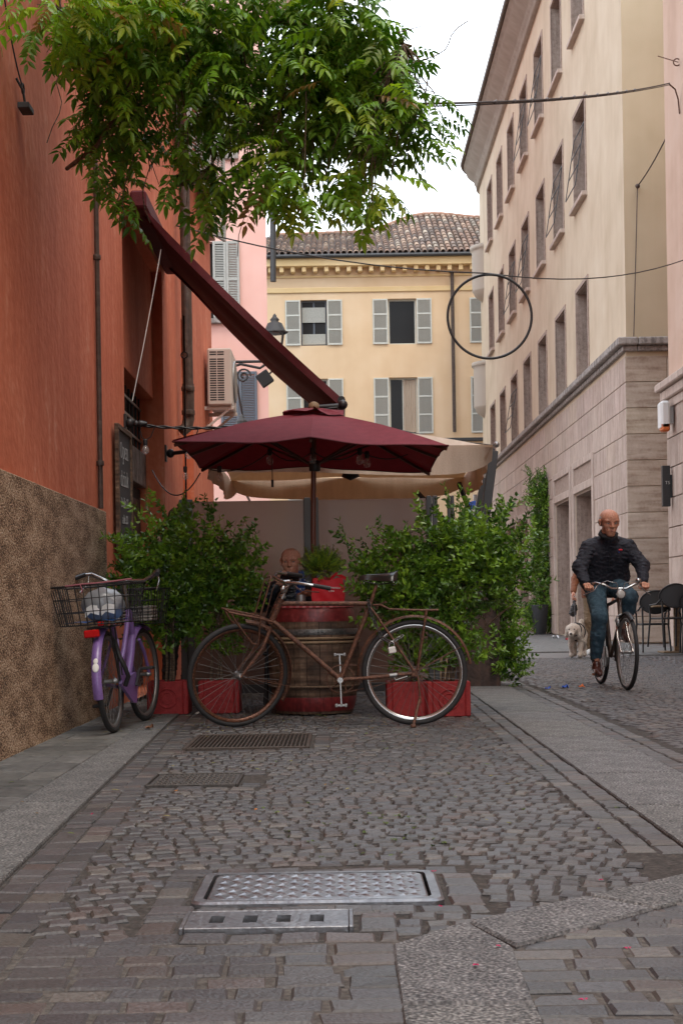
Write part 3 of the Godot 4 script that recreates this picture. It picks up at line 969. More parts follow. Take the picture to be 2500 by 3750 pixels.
func red_building() -> void:
	var t := thing("red_building", "terracotta red plastered building with a speckled stone plinth and dark doorway", "building", P(-1.88, 0, 10))
	t.position = Vector3.ZERO
	var X := -1.88
	var holes := [[24.65, 0.0, 2.85, 4.45], [29.3, 0.0, 1.3, 4.32], [29.1, 6.3, 1.2, 2.1], [31.75, 6.3, 1.2, 2.1], [29.1, 10.2, 1.2, 1.9], [31.75, 10.2, 1.2, 1.9]]
	var mb := MB.new()
	facade(mb, P(X, 0, -12), Vector3(0, 0, -1), Vector3(-1, 0, 0), 33.5, 13.0, holes, 0.34)
	mb.quad(P(X, 0, 21.5), P(-9, 0, 21.5), P(-9, 13, 21.5), P(X, 13, 21.5))
	obj("wall", mb, M.red, t)
	mb = MB.new()
	mb.span(P(-2.225, 0, -11.9), P(-9, 13.0, 21.45))
	obj("core", mb, M.interior, t)
	mb = MB.new()
	mb.span(P(-1.45, 13.0, -12), P(-9, 13.2, 21.9))
	obj("roof", mb, M.tile, t)
	# plinth of speckled render
	mb = MB.new()
	var rows := []
	for k in 2:
		rows.append([])
	mb.span(P(-1.875, -0.03, -12), P(-1.835, 1.585, 11.3), 0.006)
	obj("plinth", mb, M.plinth, t)
	# dark plaster panel over the doorway, set back
	mb = MB.new()
	mb.span(P(-1.99, 3.08, 12.66), P(-2.22, 4.44, 15.49), 0.004)
	obj("overdoor_panel", mb, M.red, t)
	# transom grille, lintel plate and door leaves
	var g := Node3D.new()
	g.name = "transom"
	t.add_child(g)
	mb = MB.new()
	mb.span(P(-2.19, 2.5, 12.66), P(-2.215, 3.07, 15.49))
	obj("pane", mb, M.dark_glass, g)
	for i in 12:
		mb = MB.new()
		mb.span(P(-2.13, 2.5, 12.72 + 0.245 * i), P(-2.15, 3.07, 12.745 + 0.245 * i))
		obj("bar", mb, M.wire, g)
	for i in 3:
		mb = MB.new()
		mb.span(P(-2.12, 2.6 + 0.17 * i, 12.67), P(-2.135, 2.625 + 0.17 * i, 15.48))
		obj("bar", mb, M.dull, g)
	mb = MB.new()
	mb.span(P(-2.08, 2.12, 12.66), P(-2.21, 2.48, 15.49), 0.005)
	obj("lintel", mb, M.grey_stone, t)
	for i in 2:
		mb = MB.new()
		var d0 := 12.7 + 1.42 * i
		mb.span(P(-2.14, 0.01, d0), P(-2.2, 2.1, d0 + 1.32), 0.005)
		var dr := obj("door", mb, M.black_matt, t)
		mb = MB.new()
		for k in 3:
			mb.span(P(-2.125, 0.15 + 0.65 * k, d0 + 0.12), P(-2.15, 0.68 + 0.65 * k, d0 + 1.2), 0.01)
		obj("panel", mb, M.corten, dr)
	# tall side opening
	mb = MB.new()
	mb.span(P(-2.16, 0, 17.32), P(-2.2, 4.3, 18.58))
	obj("door", mb, M.red, t)
	for wd in [[17.1, 6.3, 2.1], [19.75, 6.3, 2.1], [17.1, 10.2, 1.9], [19.75, 10.2, 1.9]]:
		window_in(t, P(X, wd[1], wd[0]), Vector3(0, 0, -1), Vector3(-1, 0, 0), 1.2, wd[2], 0.24, M.pale_shutter)
		mb = MB.new()
		mb.span(P(X - 0.1, wd[1] - 0.1, wd[0] - 0.1), P(X + 0.12, wd[1] - 0.005, wd[0] + 1.3), 0.01)
		obj("sill", mb, M.rose_stone, t)
		shutter(t, P(X + 0.03, wd[1] + 0.01, wd[0] + 1.22), Vector3(0.32, 0, -0.947), Vector3(0.947, 0, 0.32), 0.6, wd[2] - 0.02, M.grey_shutter, M.grey_shutter)
		shutter(t, P(X + 0.21, wd[1] + 0.01, wd[0] - 0.6), Vector3(-0.32, 0, -0.947), Vector3(0.947, 0, -0.32), 0.6, wd[2] - 0.02, M.grey_shutter, M.grey_shutter)

	# conduit and downpipe on that wall
	mb = MB.new()
	mb.tube([P(-1.855, 1.60, 11.17), P(-1.853, 3.2, 11.16), P(-1.853, 5.4, 11.14), P(-1.853, 8.5, 11.1)], 0.02, 8)
	var c := thing("wall_conduit", "thin brown metal conduit running up the red wall above the plinth", "conduit")
	obj("pipe", mb, M.copper_pipe, c)
	for y in [1.95, 3.55, 5.2]:
		mb = MB.new()
		mb.lathe([Vector2(0.021, -0.02), Vector2(0.03, -0.018), Vector2(0.03, 0.018), Vector2(0.021, 0.02)], P(-1.853, y, 11.155), Basis(), 10)
		obj("clamp", mb, M.copper_pipe, c)
	c = thing("downpipe", "dark brown copper rain downpipe on the red wall behind the awning", "downpipe")
	mb = MB.new()
	mb.tube([P(-1.76, 12.8, 16.75), P(-1.76, 6.5, 16.8), P(-1.76, 3.45, 16.9)], 0.062, 12)
	obj("pipe", mb, M.copper_pipe, c)
	mb = MB.new()
	mb.tube([P(-1.76, 3.46, 16.9), P(-1.76, 3.05, 16.9), P(-1.78, 2.95, 16.88), P(-1.84, 2.9, 16.85)], 0.07, 12)
	obj("shoe", mb, M.copper_pipe, c)
	for y in [3.4, 3.12, 4.9, 6.6]:
		mb = MB.new()
		mb.lathe([Vector2(0.066, -0.03), Vector2(0.078, -0.025), Vector2(0.078, 0.025), Vector2(0.066, 0.03)], P(-1.76, y, 16.88), Basis(), 12)
		obj("bracket", mb, M.copper_pipe, c)
	# air conditioner
	c = thing("air_conditioner", "ivory air conditioner box hung on the red wall by its corner", "air conditioner", P(-1.66, 3.67, 20.6))
	mb = MB.new()
	mb.box(Vector3(0, 0.40, 0), Vector3(0.34, 0.80, 0.9), 0.02)
	var cas := obj("casing", mb, M.ivory, c)
	mb = MB.new()
	for i in 21:
		if i == 2:
			continue
		for k in 2:
			mb.box(Vector3(-0.085 + 0.107 * k, 0.745 - 0.0335 * i, 0.4505), Vector3(0.093, 0.017, 0.006))
	var lv := obj("louvres", mb, M.black_matt, cas)
	lv.set_meta("kind", "stuff")
	mb = MB.new()
	mb.lathe([Vector2(0.29, 0.0), Vector2(0.30, 0.02), Vector2(0.27, 0.03), Vector2(0.05, 0.02), Vector2(0.0, 0.02)], Vector3(0.168, 0.40, -0.08), Basis(Vector3.BACK, -PI / 2), 24)
	obj("fan_guard", mb, M.dull, cas)
	for s in [-1.0, 1.0]:
		mb = MB.new()
		mb.box(Vector3(-0.02, -0.03, s * 0.34), Vector3(0.42, 0.05, 0.05), 0.005)
		mb.bar(Vector3(-0.2, -0.3, s * 0.34), Vector3(0.12, -0.05, s * 0.34), 0.03, 0.03)
		obj("bracket", mb, M.ivory, c)

func yellow_building() -> void:
	var t := thing("yellow_building", "pale yellow house with grey louvred shutters and a tiled roof", "building")
	var D := 62.0
	var wins := [[-1.56, 12.13, 1.13, 1.97, 0], [2.2, 12.13, 1.22, 1.97, 2], [6.38, 12.13, 1.15, 1.97, 0], [-1.56, 8.25, 1.13, 2.45, 1], [2.2, 8.25, 1.22, 2.45, 1], [6.38, 8.25, 1.15, 2.45, 0], [-1.56, 3.6, 1.13, 2.2, 0], [2.2, 3.6, 1.22, 2.2, 0]]
	var holes := []
	for w in wins:
		holes.append([w[0] + 4.6, w[1], w[2], w[3]])
	var mb := MB.new()
	facade(mb, P(-4.6, 0, D), Vector3.RIGHT, Vector3(0, 0, -1), 17.0, 15.9, holes, 0.3)
	mb.quad(P(-4.6, 0, D), P(-4.6, 0, 72), P(-4.6, 15.9, 72), P(-4.6, 15.9, D))
	mb.quad(P(12.4, 0, D), P(12.4, 0, 72), P(12.4, 15.9, 72), P(12.4, 15.9, D))
	obj("wall", mb, M.yellow, t)
	mb = MB.new()
	mb.span(P(-4.5, 0, D + 0.9), P(12.3, 15.8, 72))
	obj("core", mb, M.interior, t)
	for w in wins:
		window_in(t, P(w[0], w[1], D), Vector3.RIGHT, Vector3(0, 0, -1), w[2], w[3], 0.22, M.pale_shutter if w[4] else M.slate_shutter, 0 if w[4] == 1 else w[4])
		for s in 2:
			var x0: float = w[0] - 0.66 if s == 0 else w[0] + w[2] + 0.01
			shutter(t, P(x0, w[1] + 0.01, D - 0.04), Vector3.RIGHT, Vector3(0, 0, 1), 0.65, w[3] - 0.02, M.pale_shutter, M.grey_shutter)
	# white curtain and blind in two of the windows
	mb = MB.new()
	var rows := []
	for k in 2:
		var l := []
		for i in 25:
			l.append(P(2.82 + 0.022 * i, 8.35 if k == 0 else 10.6, 62.16 + 0.02 * sin(i * 1.7)))
		rows.append(l)
	mb.sheet(rows)
	obj("curtain", mb, M.canvas, t)
	mb = MB.new()
	mb.span(P(-1.5, 12.2, 62.14), P(-0.5, 12.65, 62.16))
	mb.span(P(-1.5, 13.15, 62.14), P(-0.5, 13.8, 62.16))
	obj("blind", mb, M.grey_shutter, t)
	# cornice, corbels and bands
	mb = MB.new()
	mb.span(P(-4.7, 15.45, D - 0.5), P(12.5, 15.86, D), 0.02)
	obj("cornice", mb, M.yellow_trim, t)
	for i in 34:
		mb = MB.new()
		mb.span(P(-4.35 + 0.48 * i, 15.22, D - 0.42), P(-4.17 + 0.48 * i, 15.45, D - 0.002), 0.02)
		obj("corbel", mb, M.yellow_trim, t)
	mb = MB.new()
	mb.span(P(-4.65, 15.05, D - 0.06), P(12.45, 15.14, D), 0.01)
	mb.span(P(-4.65, 14.40, D - 0.06), P(12.45, 14.62, D), 0.02)
	obj("string_course", mb, M.yellow_trim, t)
	mb = MB.new()
	mb.tube([P(-4.8, 15.85, D - 0.6), P(12.6, 15.85, D - 0.6)], 0.085, 8)
	obj("gutter", mb, M.anthracite, t)
	mb = MB.new()
	mb.tube([P(4.98, 15.2, D - 0.1), P(4.98, 8.3, D - 0.1)], 0.075, 8)
	obj("downpipe", mb, M.copper_pipe, t)
	mb = MB.new()
	mb.span(P(-4.65, 7.9, D - 0.12), P(12.45, 8.05, D), 0.02)
	obj("lower_band", mb, M.anthracite, t)
	# roof: rows of half-round clay tiles over boards
	var ridge := func(x: float) -> float:
		return 18.62 + 0.02 * x + 0.75 * smoothstep(1.2, 4.3, x) - 0.25 * smoothstep(4.6, 7.0, x)
	var at := func(x: float, s: float, h: float) -> Vector3:
		return P(x, lerpf(15.92, ridge.call(x), s) + h, lerpf(D - 0.6, 68.6, s))
	var rt := Node3D.new()
	rt.name = "roof"
	t.add_child(rt)
	mb = MB.new()
	rows = []
	for k in 2:
		var l := []
		for i in 35:
			l.append(at.call(-4.7 + 0.5 * i, float(k), 0.0))
		rows.append(l)
	mb.sheet(rows)
	obj("boards", mb, M.corten, rt)
	var tiles := []
	var pitch := 0.265
	for r in 13:
		for i in 47:
			tiles.append([-3.1 + pitch * i + rnd(-0.012, 0.012), r])
	var rest := MB.new()
	var nsing := 0
	for q in tiles:
		var x: float = q[0]
		var s0: float = q[1] / 13.0 - 0.004 + rnd(-0.006, 0.006)
		var s1: float = (q[1] + 1.15) / 13.0
		var b := rnd(0.55, 1.2)
		var k := rng.randf()
		var c := Color(0.30, 0.19, 0.135)
		if k < 0.25:
			c = Color(0.40, 0.285, 0.21)
		elif k < 0.5:
			c = Color(0.21, 0.155, 0.125)
		elif k < 0.62:
			c = Color(0.43, 0.36, 0.29)
		c = Color(c.r * b, c.g * b, c.b * b)
		var single: bool = nsing < 300 and x > -2.6 and x < 6.3 and q[1] < 9
		var tb := MB.new() if single else rest
		tb.col = c
		var r0 := 0.115
		var r1 := 0.092
		for e in 5:
			var a0 := PI * e / 5.0
			var a1 := PI * (e + 1) / 5.0
			var p00: Vector3 = at.call(x + r0 * cos(a0), s0, 0.05 + r0 * sin(a0) * 0.9)
			var p01: Vector3 = at.call(x + r0 * cos(a1), s0, 0.05 + r0 * sin(a1) * 0.9)
			var p10: Vector3 = at.call(x + r1 * cos(a0), s1, 0.02 + r1 * sin(a0) * 0.9)
			var p11: Vector3 = at.call(x + r1 * cos(a1), s1, 0.02 + r1 * sin(a1) * 0.9)
			var n0 := Vector3(cos(a0), sin(a0), 0.2).normalized()
			var n1 := Vector3(cos(a1), sin(a1), 0.2).normalized()
			tb.squad(p00, p01, p11, p10, n0, n1, n1, n0)
			var i0: Vector3 = at.call(x + (r0 - 0.02) * cos(a0), s0, 0.05 + (r0 - 0.02) * sin(a0) * 0.9)
			var i1: Vector3 = at.call(x + (r0 - 0.02) * cos(a1), s0, 0.05 + (r0 - 0.02) * sin(a1) * 0.9)
			tb.quad(i0, i1, p01, p00)
		if single:
			nsing += 1
			obj("roof_tile", tb, M.tile, rt, true)
	obj("roof_tiles", rest, M.tile, rt, true).set_meta("kind", "stuff")
	mb = MB.new()
	for i in 30:
		mb.col = Color(0.42, 0.25, 0.18) * rnd(0.8, 1.15)
		var a: Vector3 = at.call(-3.0 + 0.42 * i, 1.0, 0.07)
		var b2: Vector3 = at.call(-3.0 + 0.42 * i + 0.45, 1.0, 0.07)
		mb.tube([a, b2], [0.12, 0.1], 8)
	obj("ridge_tiles", mb, M.tile, rt, true)
	# satellite dish behind the ridge
	c_dish()

func c_dish() -> void:
	var t := thing("satellite_dish", "pale satellite dish on a mast above the tiled roof", "satellite dish", P(2.0, 18.7, 68.9))
	var mb := MB.new()
	mb.tube([Vector3.ZERO, Vector3(0, 1.5, 0)], 0.03, 8)
	obj("mast", mb, M.dull, t)
	mb = MB.new()
	var prof := []
	for i in 9:
		prof.append(Vector2(0.42 * i / 8.0, 0.12 * pow(i / 8.0, 2)))
	mb.lathe(prof, Vector3(0.16, 1.1, 0.05), Basis(Vector3(0, 0, 1), -1.1), 20)
	obj("dish", mb, M.white, t)

func pink_building() -> void:
	var t := thing("pink_building", "tall pale pink building behind the red wall with grey shutters", "building")
	var D := 36.0
	var x1 := -1.74
	var mb := MB.new()
	var holes := [[4.0, 8.1, 1.25, 1.92], [4.0, 12.2, 1.25, 1.92]]
	facade(mb, P(-8.0, 0, D), Vector3.RIGHT, Vector3(0, 0, -1), 8.0 + x1, 22.0, holes, 0.2)
	mb.quad(P(x1, 0, D), P(-2.65, 0, 52), P(-2.65, 22, 52), P(x1, 22, D))
	obj("wall", mb, M.pink, t)
	mb = MB.new()
	mb.span(P(-8, 0, D + 0.3), P(-2.7, 21.9, 51))
	obj("core", mb, M.interior, t)
	mb = MB.new()
	mb.span(P(-8.3, 22, D - 0.5), P(x1 + 0.4, 22.25, 52))
	obj("roof", mb, M.tile, t)
	for y in [8.1, 12.2]:
		shutter(t, P(-3.08, y, D - 0.05), Vector3.RIGHT, Vector3(0, 0, 1), 0.33, 1.92, M.grey_shutter, M.grey_shutter, 2)
		shutter(t, P(-2.745, y, D - 0.05), Vector3.RIGHT, Vector3(0, 0, 1), 0.33, 1.92, M.grey_shutter, M.grey_shutter, 2)
		mb = MB.new()
		mb.span(P(-4.1, y - 0.14, D - 0.14), P(-2.4, y - 0.02, D), 0.01)
		obj("sill", mb, M.grey_stone, t)
	shutter(t, P(-2.47, 4.9, D - 0.05), Vector3.RIGHT, Vector3(0, 0, 1), 0.45, 1.85, M.slate_shutter, M.slate_shutter, 1)
	shutter(t, P(-2.93, 4.9, D - 0.05), Vector3.RIGHT, Vector3(0, 0, 1), 0.45, 1.85, M.slate_shutter, M.slate_shutter, 1)
	mb = MB.new()
	mb.tube([P(-1.52, 11.4, D), P(-1.50, 11.2, D), P(-1.56, 10.6, D), P(-1.58, 9.0, D)], 0.075, 8)
	mb.tube([P(-1.66, 11.4, D), P(-1.66, 10.9, D), P(-1.60, 10.6, D)], 0.06, 8)
	obj("downpipe", mb, M.anthracite, t)

func right_building() -> void:
	var t := thing("corner_building", "cream corner building with tall windows and a travertine ground floor", "building")
	var X := 5.72
	var D0 := 28.5
	var L := 28.5
	var holes := []
	var wins := []
	for r in 3:
		for k in 7:
			var d := 32.75 + 3.28 * k
			if r == 1 and k == 0:
				d = 32.75
			wins.append([d - D0, [6.1, 10.2, 14.2][r], 1.55, [2.1, 2.15, 2.2][r], r])
	var doors := [[3.9, 2.5], [7.1, 2.5], [12.6, 1.9], [15.0, 2.6], [18.2, 2.4], [21.2, 2.4], [24.2, 2.2]]
	for w in wins:
		holes.append([w[0], w[1], w[2], w[3]])
	for q in doors:
		holes.append([q[0], 0.0, q[1], 3.45])
	var mb := MB.new()
	facade(mb, P(X, 0, D0), Vector3(0, 0, -1), Vector3(1, 0, 0), L, 17.6, holes, 0.42)
	# rounded far corner
	var rr := 2.2
	for i in 10:
		var a0 := PI / 2 * i / 10.0
		var a1 := PI / 2 * (i + 1) / 10.0
		var o := Vector3(X + rr, 0, -(D0 + L))
		var n0 := Vector3(-cos(a0), 0, -sin(a0))
		var n1 := Vector3(-cos(a1), 0, -sin(a1))
		mb.squad(o + n0 * rr, o + n1 * rr, o + n1 * rr + Vector3(0, 17.6, 0), o + n0 * rr + Vector3(0, 17.6, 0), n0, n1, n1, n0)
	obj("street_wall", mb, M.cream, t)
	mb = MB.new()
	mb.squad(P(X, 0, D0), P(14, 0, D0), P(14, 17.6, D0), P(X, 17.6, D0), Vector3.BACK, Vector3.BACK, Vector3.BACK, Vector3.BACK)
	obj("corner_wall", mb, M.ochre, t)
	mb = MB.new()
	mb.span(P(X + 0.66, 0, D0 + 0.1), P(14, 17.5, D0 + L))
	obj("core", mb, M.interior, t)
	for w in wins:
		var q := Node3D.new()
		q.name = "window"
		t.add_child(q, true)
		var d: float = D0 + w[0]
		mb = MB.new()
		var f := 0.10
		for e in [d - f, d + w[2]]:
			mb.span(P(X - 0.025, w[1], e), P(X + 0.05, w[1] + w[3] + f, e + f), 0.004)
		mb.span(P(X - 0.025, w[1] + w[3], d), P(X + 0.05, w[1] + w[3] + f, d + w[2]), 0.004)
		# stone reveals
		mb.span(P(X + 0.01, w[1], d + w[2] - 0.02), P(X + 0.40, w[1] + w[3] - 0.02, d + w[2]))
		mb.span(P(X + 0.01, w[1], d), P(X + 0.40, w[1] + w[3] - 0.02, d + 0.02))
		mb.span(P(X + 0.01, w[1] + w[3] - 0.02, d), P(X + 0.40, w[1] + w[3], d + w[2]))
		obj("surround", mb, M.reveal, q)
		mb = MB.new()
		mb.span(P(X + 0.34, w[1], d + 0.03), P(X + 0.38, w[1] + w[3] - 0.03, d + w[2] - 0.03))
		obj("pane", mb, M.dark_glass, q)
		mb = MB.new()
		for e in [d + 0.03, d + w[2] * 0.5 - 0.03, d + w[2] - 0.09]:
			mb.span(P(X + 0.31, w[1], e), P(X + 0.336, w[1] + w[3] - 0.03, e + 0.06))
		obj("frame", mb, M.slate_shutter, q)
		if w[4] > 0:
			mb = MB.new()
			mb.span(P(X - 0.13, w[1] - 0.11, d - 0.12), P(X + 0.34, w[1] - 0.004, d + w[2] + 0.14), 0.012)
			obj("sill", mb, M.rose_stone, q)
	# open awning shutters hinged at the top, on four windows
	for k in [[32.75, 10.2, 2.15], [36.03, 10.2, 2.15], [42.6, 10.2, 2.15], [45.9, 6.3, 1.9], [45.9, 10.2, 2.15], [42.6, 14.2, 2.2], [39.3, 14.2, 2.2]]:
		var s := Node3D.new()
		s.name = "tilted_shutter"
		t.add_child(s, true)
		var reach := 0.24
		mb = MB.new()
		for e in [k[0] + 0.05, k[0] + 1.46]:
			mb.bar(P(X - 0.02, k[1] + k[2] * 0.75, e), P(X - reach, k[1] + 0.18, e), 0.02, 0.02)
		for i in 4:
			var y := lerpf(k[1] + k[2] * 0.75, k[1] + 0.18, i / 3.0)
			var x := lerpf(X - 0.02, X - reach, i / 3.0)
			mb.bar(P(x, y, k[0] + 0.05), P(x, y, k[0] + 1.46), 0.018, 0.02)
		obj("frame", mb, M.anthracite, s)
	# moulding over the ground floor, eaves and gutter
	mb = MB.new()
	mb.span(P(X - 0.20, 5.90, D0 - 0.20), P(X + 0.2, 6.05, D0 + L), 0.02)
	mb.span(P(X - 0.09, 5.79, D0 - 0.09), P(X + 0.2, 5.898, D0 + L), 0.015)
	mb.span(P(X + 0.21, 5.90, D0 - 0.20), P(14, 6.05, D0 + 0.1), 0.02)
	mb.span(P(X + 0.21, 5.79, D0 - 0.09), P(14, 5.898, D0 + 0.1), 0.015)
	obj("cornice", mb, M.grey_stone, t)
	mb = MB.new()
	var prof := [Vector2(0.0, 17.35), Vector2(-0.12, 17.37), Vector2(-0.14, 17.6), Vector2(-0.20, 17.63), Vector2(-0.22, 17.78), Vector2(-0.50, 18.0), Vector2(-0.52, 18.2), Vector2(-0.60, 18.22), Vector2(-0.60, 18.42), Vector2(1.0, 18.6)]
	var rows := []
	for p in prof:
		var l := []
		for d in [D0 - 1.0, 34.0, 40.0, 46.0, 52.0, D0 + L]:
			l.append(P(X + p.x, p.y, d))
		for i in 12:
			var a := PI / 2 * (i + 1) / 12.0
			l.append(Vector3(X + rr, p.y, -(D0 + L)) + Vector3(-cos(a), 0, -sin(a)) * (rr - p.x))
		rows.append(l)
	mb.sheet(rows)
	obj("eaves", mb, M.soffit, t)
	mb = MB.new()
	var gp := []
	for d in [D0 - 1.0, 40.0, D0 + L]:
		gp.append(P(X - 0.64, 18.36, d))
	for i in 12:
		var a := PI / 2 * (i + 1) / 12.0
		gp.append(Vector3(X + rr, 18.36, -(D0 + L)) + Vector3(-cos(a), 0, -sin(a)) * (rr + 0.64))
	mb.tube(gp, 0.09, 8)
	obj("gutter", mb, M.copper_pipe, t)
	# stone slabs of the ground floor
	var course := 0.517
	for i in 11:
		var y0 := 0.02 + course * i
		var y1 := y0 + course - 0.012
		var cuts := [0.0]
		var p := 1.15 if i % 2 else 0.62
		while p < L:
			cuts.append(p)
			p += 1.06
		cuts.append(L)
		for k in cuts.size() - 1:
			var segs := [[cuts[k] + 0.005, cuts[k + 1] - 0.005]]
			if y0 < 4.1:
				for q in doors:
					var nx := []
					for sg in segs:
						var a: float = q[0] - 0.22
						var b: float = q[0] + q[1] + 0.22
						if sg[1] <= a or sg[0] >= b:
							nx.append(sg)
						else:
							if sg[0] < a:
								nx.append([sg[0], a])
							if sg[1] > b:
								nx.append([b, sg[1]])
					segs = nx
			for sg in segs:
				if sg[1] - sg[0] < 0.1:
					continue
				var sb := MB.new()
				var tone := rnd(0.88, 1.08)
				sb.col = Color(tone, tone * rnd(0.97, 1.0), tone * rnd(0.95, 1.0))
				sb.span(P(X - 0.03, y0, D0 + sg[0]), P(X + 0.002, y1, D0 + sg[1]), 0.008)
				obj("stone_slab", sb, M.rose_stone, t, true)
		p = X
		var n := 0
		while p < 8.4:
			var w := [1.35, 0.8, 1.1][(n + i) % 3] as float
			var sb := MB.new()
			var tone := rnd(0.86, 1.1)
			sb.col = Color(tone, tone * rnd(0.96, 1.0), tone * rnd(0.92, 1.0))
			sb.span(P(p if n else p - 0.03, y0, D0 - 0.03), P(p + w - 0.01, y1, D0 - 0.001), 0.008)
			obj("stone_slab", sb, M.travertine, t, true)
			p += w
			n += 1
	# shop portals
	for q in doors:
		var po := Node3D.new()
		po.name = "portal"
		t.add_child(po, true)
		var d: float = D0 + q[0]
		mb = MB.new()
		for e in [d - 0.21, d + q[1] + 0.01]:
			mb.span(P(X - 0.06, 0, e), P(X + 0.05, 4.22, e + 0.2), 0.01)
		mb.span(P(X - 0.06, 3.46, d), P(X + 0.05, 3.64, d + q[1]), 0.01)
		mb.span(P(X - 0.06, 4.06, d), P(X + 0.05, 4.22, d + q[1]), 0.01)
		obj("surround", mb, M.rose_stone, po)
		mb = MB.new()
		mb.span(P(X - 0.01, 3.645, d + 0.01), P(X + 0.02, 4.055, d + q[1] - 0.01))
		obj("overdoor_panel", mb, M.reveal, po)
		mb = MB.new()
		mb.span(P(X + 0.40, 0.02, d + 0.02), P(X + 0.44, 3.44, d + q[1] - 0.02))
		obj("door", mb, M.corten, po)
		mb = MB.new()
		mb.span(P(X + 0.01, 0.01, d + q[1] - 0.03), P(X + 0.41, 3.43, d + q[1] - 0.002))
		mb.span(P(X + 0.01, 3.41, d + 0.03), P(X + 0.41, 3.448, d + q[1] - 0.03))
		obj("reveal", mb, M.reveal, po)
	# rounded balconies at the far corner
	for y in [13.1, 8.55]:
		var b := Node3D.new()
		b.name = "balcony"
		t.add_child(b, true)
		mb = MB.new()
		mb.lathe([Vector2(0.0, -0.45), Vector2(0.35, -0.4), Vector2(0.62, -0.2), Vector2(0.72, 0.0), Vector2(0.75, 0.04), Vector2(0.75, 1.6), Vector2(0.82, 1.62), Vector2(0.82, 1.76), Vector2(0.7, 1.77)], P(X + 0.35, y, D0 + L - 0.6), Basis(), 28)
		obj("parapet", mb, M.balcony, b)

func right_near_building() -> void:
	var t := thing("rosy_building", "rosy plastered building with stone courses at the picture's edge", "building")
	var X := 5.92
	var D1 := 25.75
	var mb := MB.new()
	mb.quad(P(X, 0, -12), P(X, 0, D1), P(X, 14, D1), P(X, 14, -12))
	mb.quad(P(X, 0, D1), P(14, 0, D1), P(14, 14, D1), P(X, 14, D1))
	mb.quad(P(X, 14, -12), P(14, 14, -12), P(14, 14, D1), P(X, 14, D1))
	mb.quad(P(X, 0, -12), P(14, 0, -12), P(14, 14, -12), P(X, 14, -12))
	obj("wall", mb, M.rosy, t)
	mb = MB.new()
	mb.span(P(X - 0.22, 4.58, -12), P(X - 0.001, 4.72, D1 + 0.2), 0.02)
	mb.span(P(X - 0.14, 4.40, -12), P(X - 0.001, 4.578, D1 + 0.12), 0.02)
	mb.span(P(X - 0.08, 4.24, -12), P(X - 0.001, 4.398, D1 + 0.06), 0.01)
	obj("cornice", mb, M.rose_stone, t)
	for i in 8:
		var d := D1
		var n := 0
		while d > 19.5:
			var l := [0.95, 1.25, 1.1][(n + i) % 3] as float
			var sb := MB.new()
			var tone := rnd(0.78, 1.0)
			sb.col = Color(tone, tone * 0.97, tone * 0.95)
			sb.span(P(X - 0.05, 0.02 + 0.53 * i, d - l + 0.006), P(X - 0.001, 0.53 * i + 0.535, d - 0.006), 0.008)
			obj("stone_slab", sb, M.rose_stone, t, true)
			d -= l
			n += 1
	# alarm siren
	var s := thing("alarm_siren", "white alarm siren with an orange lamp on the rosy wall", "alarm", P(5.70, 3.84, 25.2))
	mb = MB.new()
	mb.box(Vector3(0, 0.24, 0), Vector3(0.17, 0.50, 0.30), 0.04)
	obj("housing", mb, M.white, s)
	mb = MB.new()
	mb.box(Vector3(0, 0.03, 0.05), Vector3(0.15, 0.16, 0.20), 0.03)
	obj("lamp", mb, plain(lin(0.55, 0.12, 0.02), 0.3), s)
	mb = MB.new()
	mb.box(Vector3(0.115, 0.24, 0), Vector3(0.06, 0.3, 0.2))
	obj("bracket", mb, M.dull, s)
	# black wall sign
	s = thing("wall_sign", "narrow black projecting shop sign on the rosy stone wall", "sign", P(5.76, 2.50, 25.4))
	mb = MB.new()
	mb.box(Vector3(0, 0.36, 0), Vector3(0.14, 0.72, 0.10), 0.006)
	obj("box", mb, M.black, s)
	var tm := TextMesh.new()
	tm.text = "TS"
	tm.font_size = 24
	tm.pixel_size = 0.0032
	tm.depth = 0.004
	var tx := node("lettering", tm, M.grey_shutter, s)
	tx.position = Vector3(0.02, 0.42, 0.053)
	mb = MB.new()
	mb.box(Vector3(0.09, 0.36, 0), Vector3(0.05, 0.4, 0.05))
	obj("bracket", mb, M.black, s)

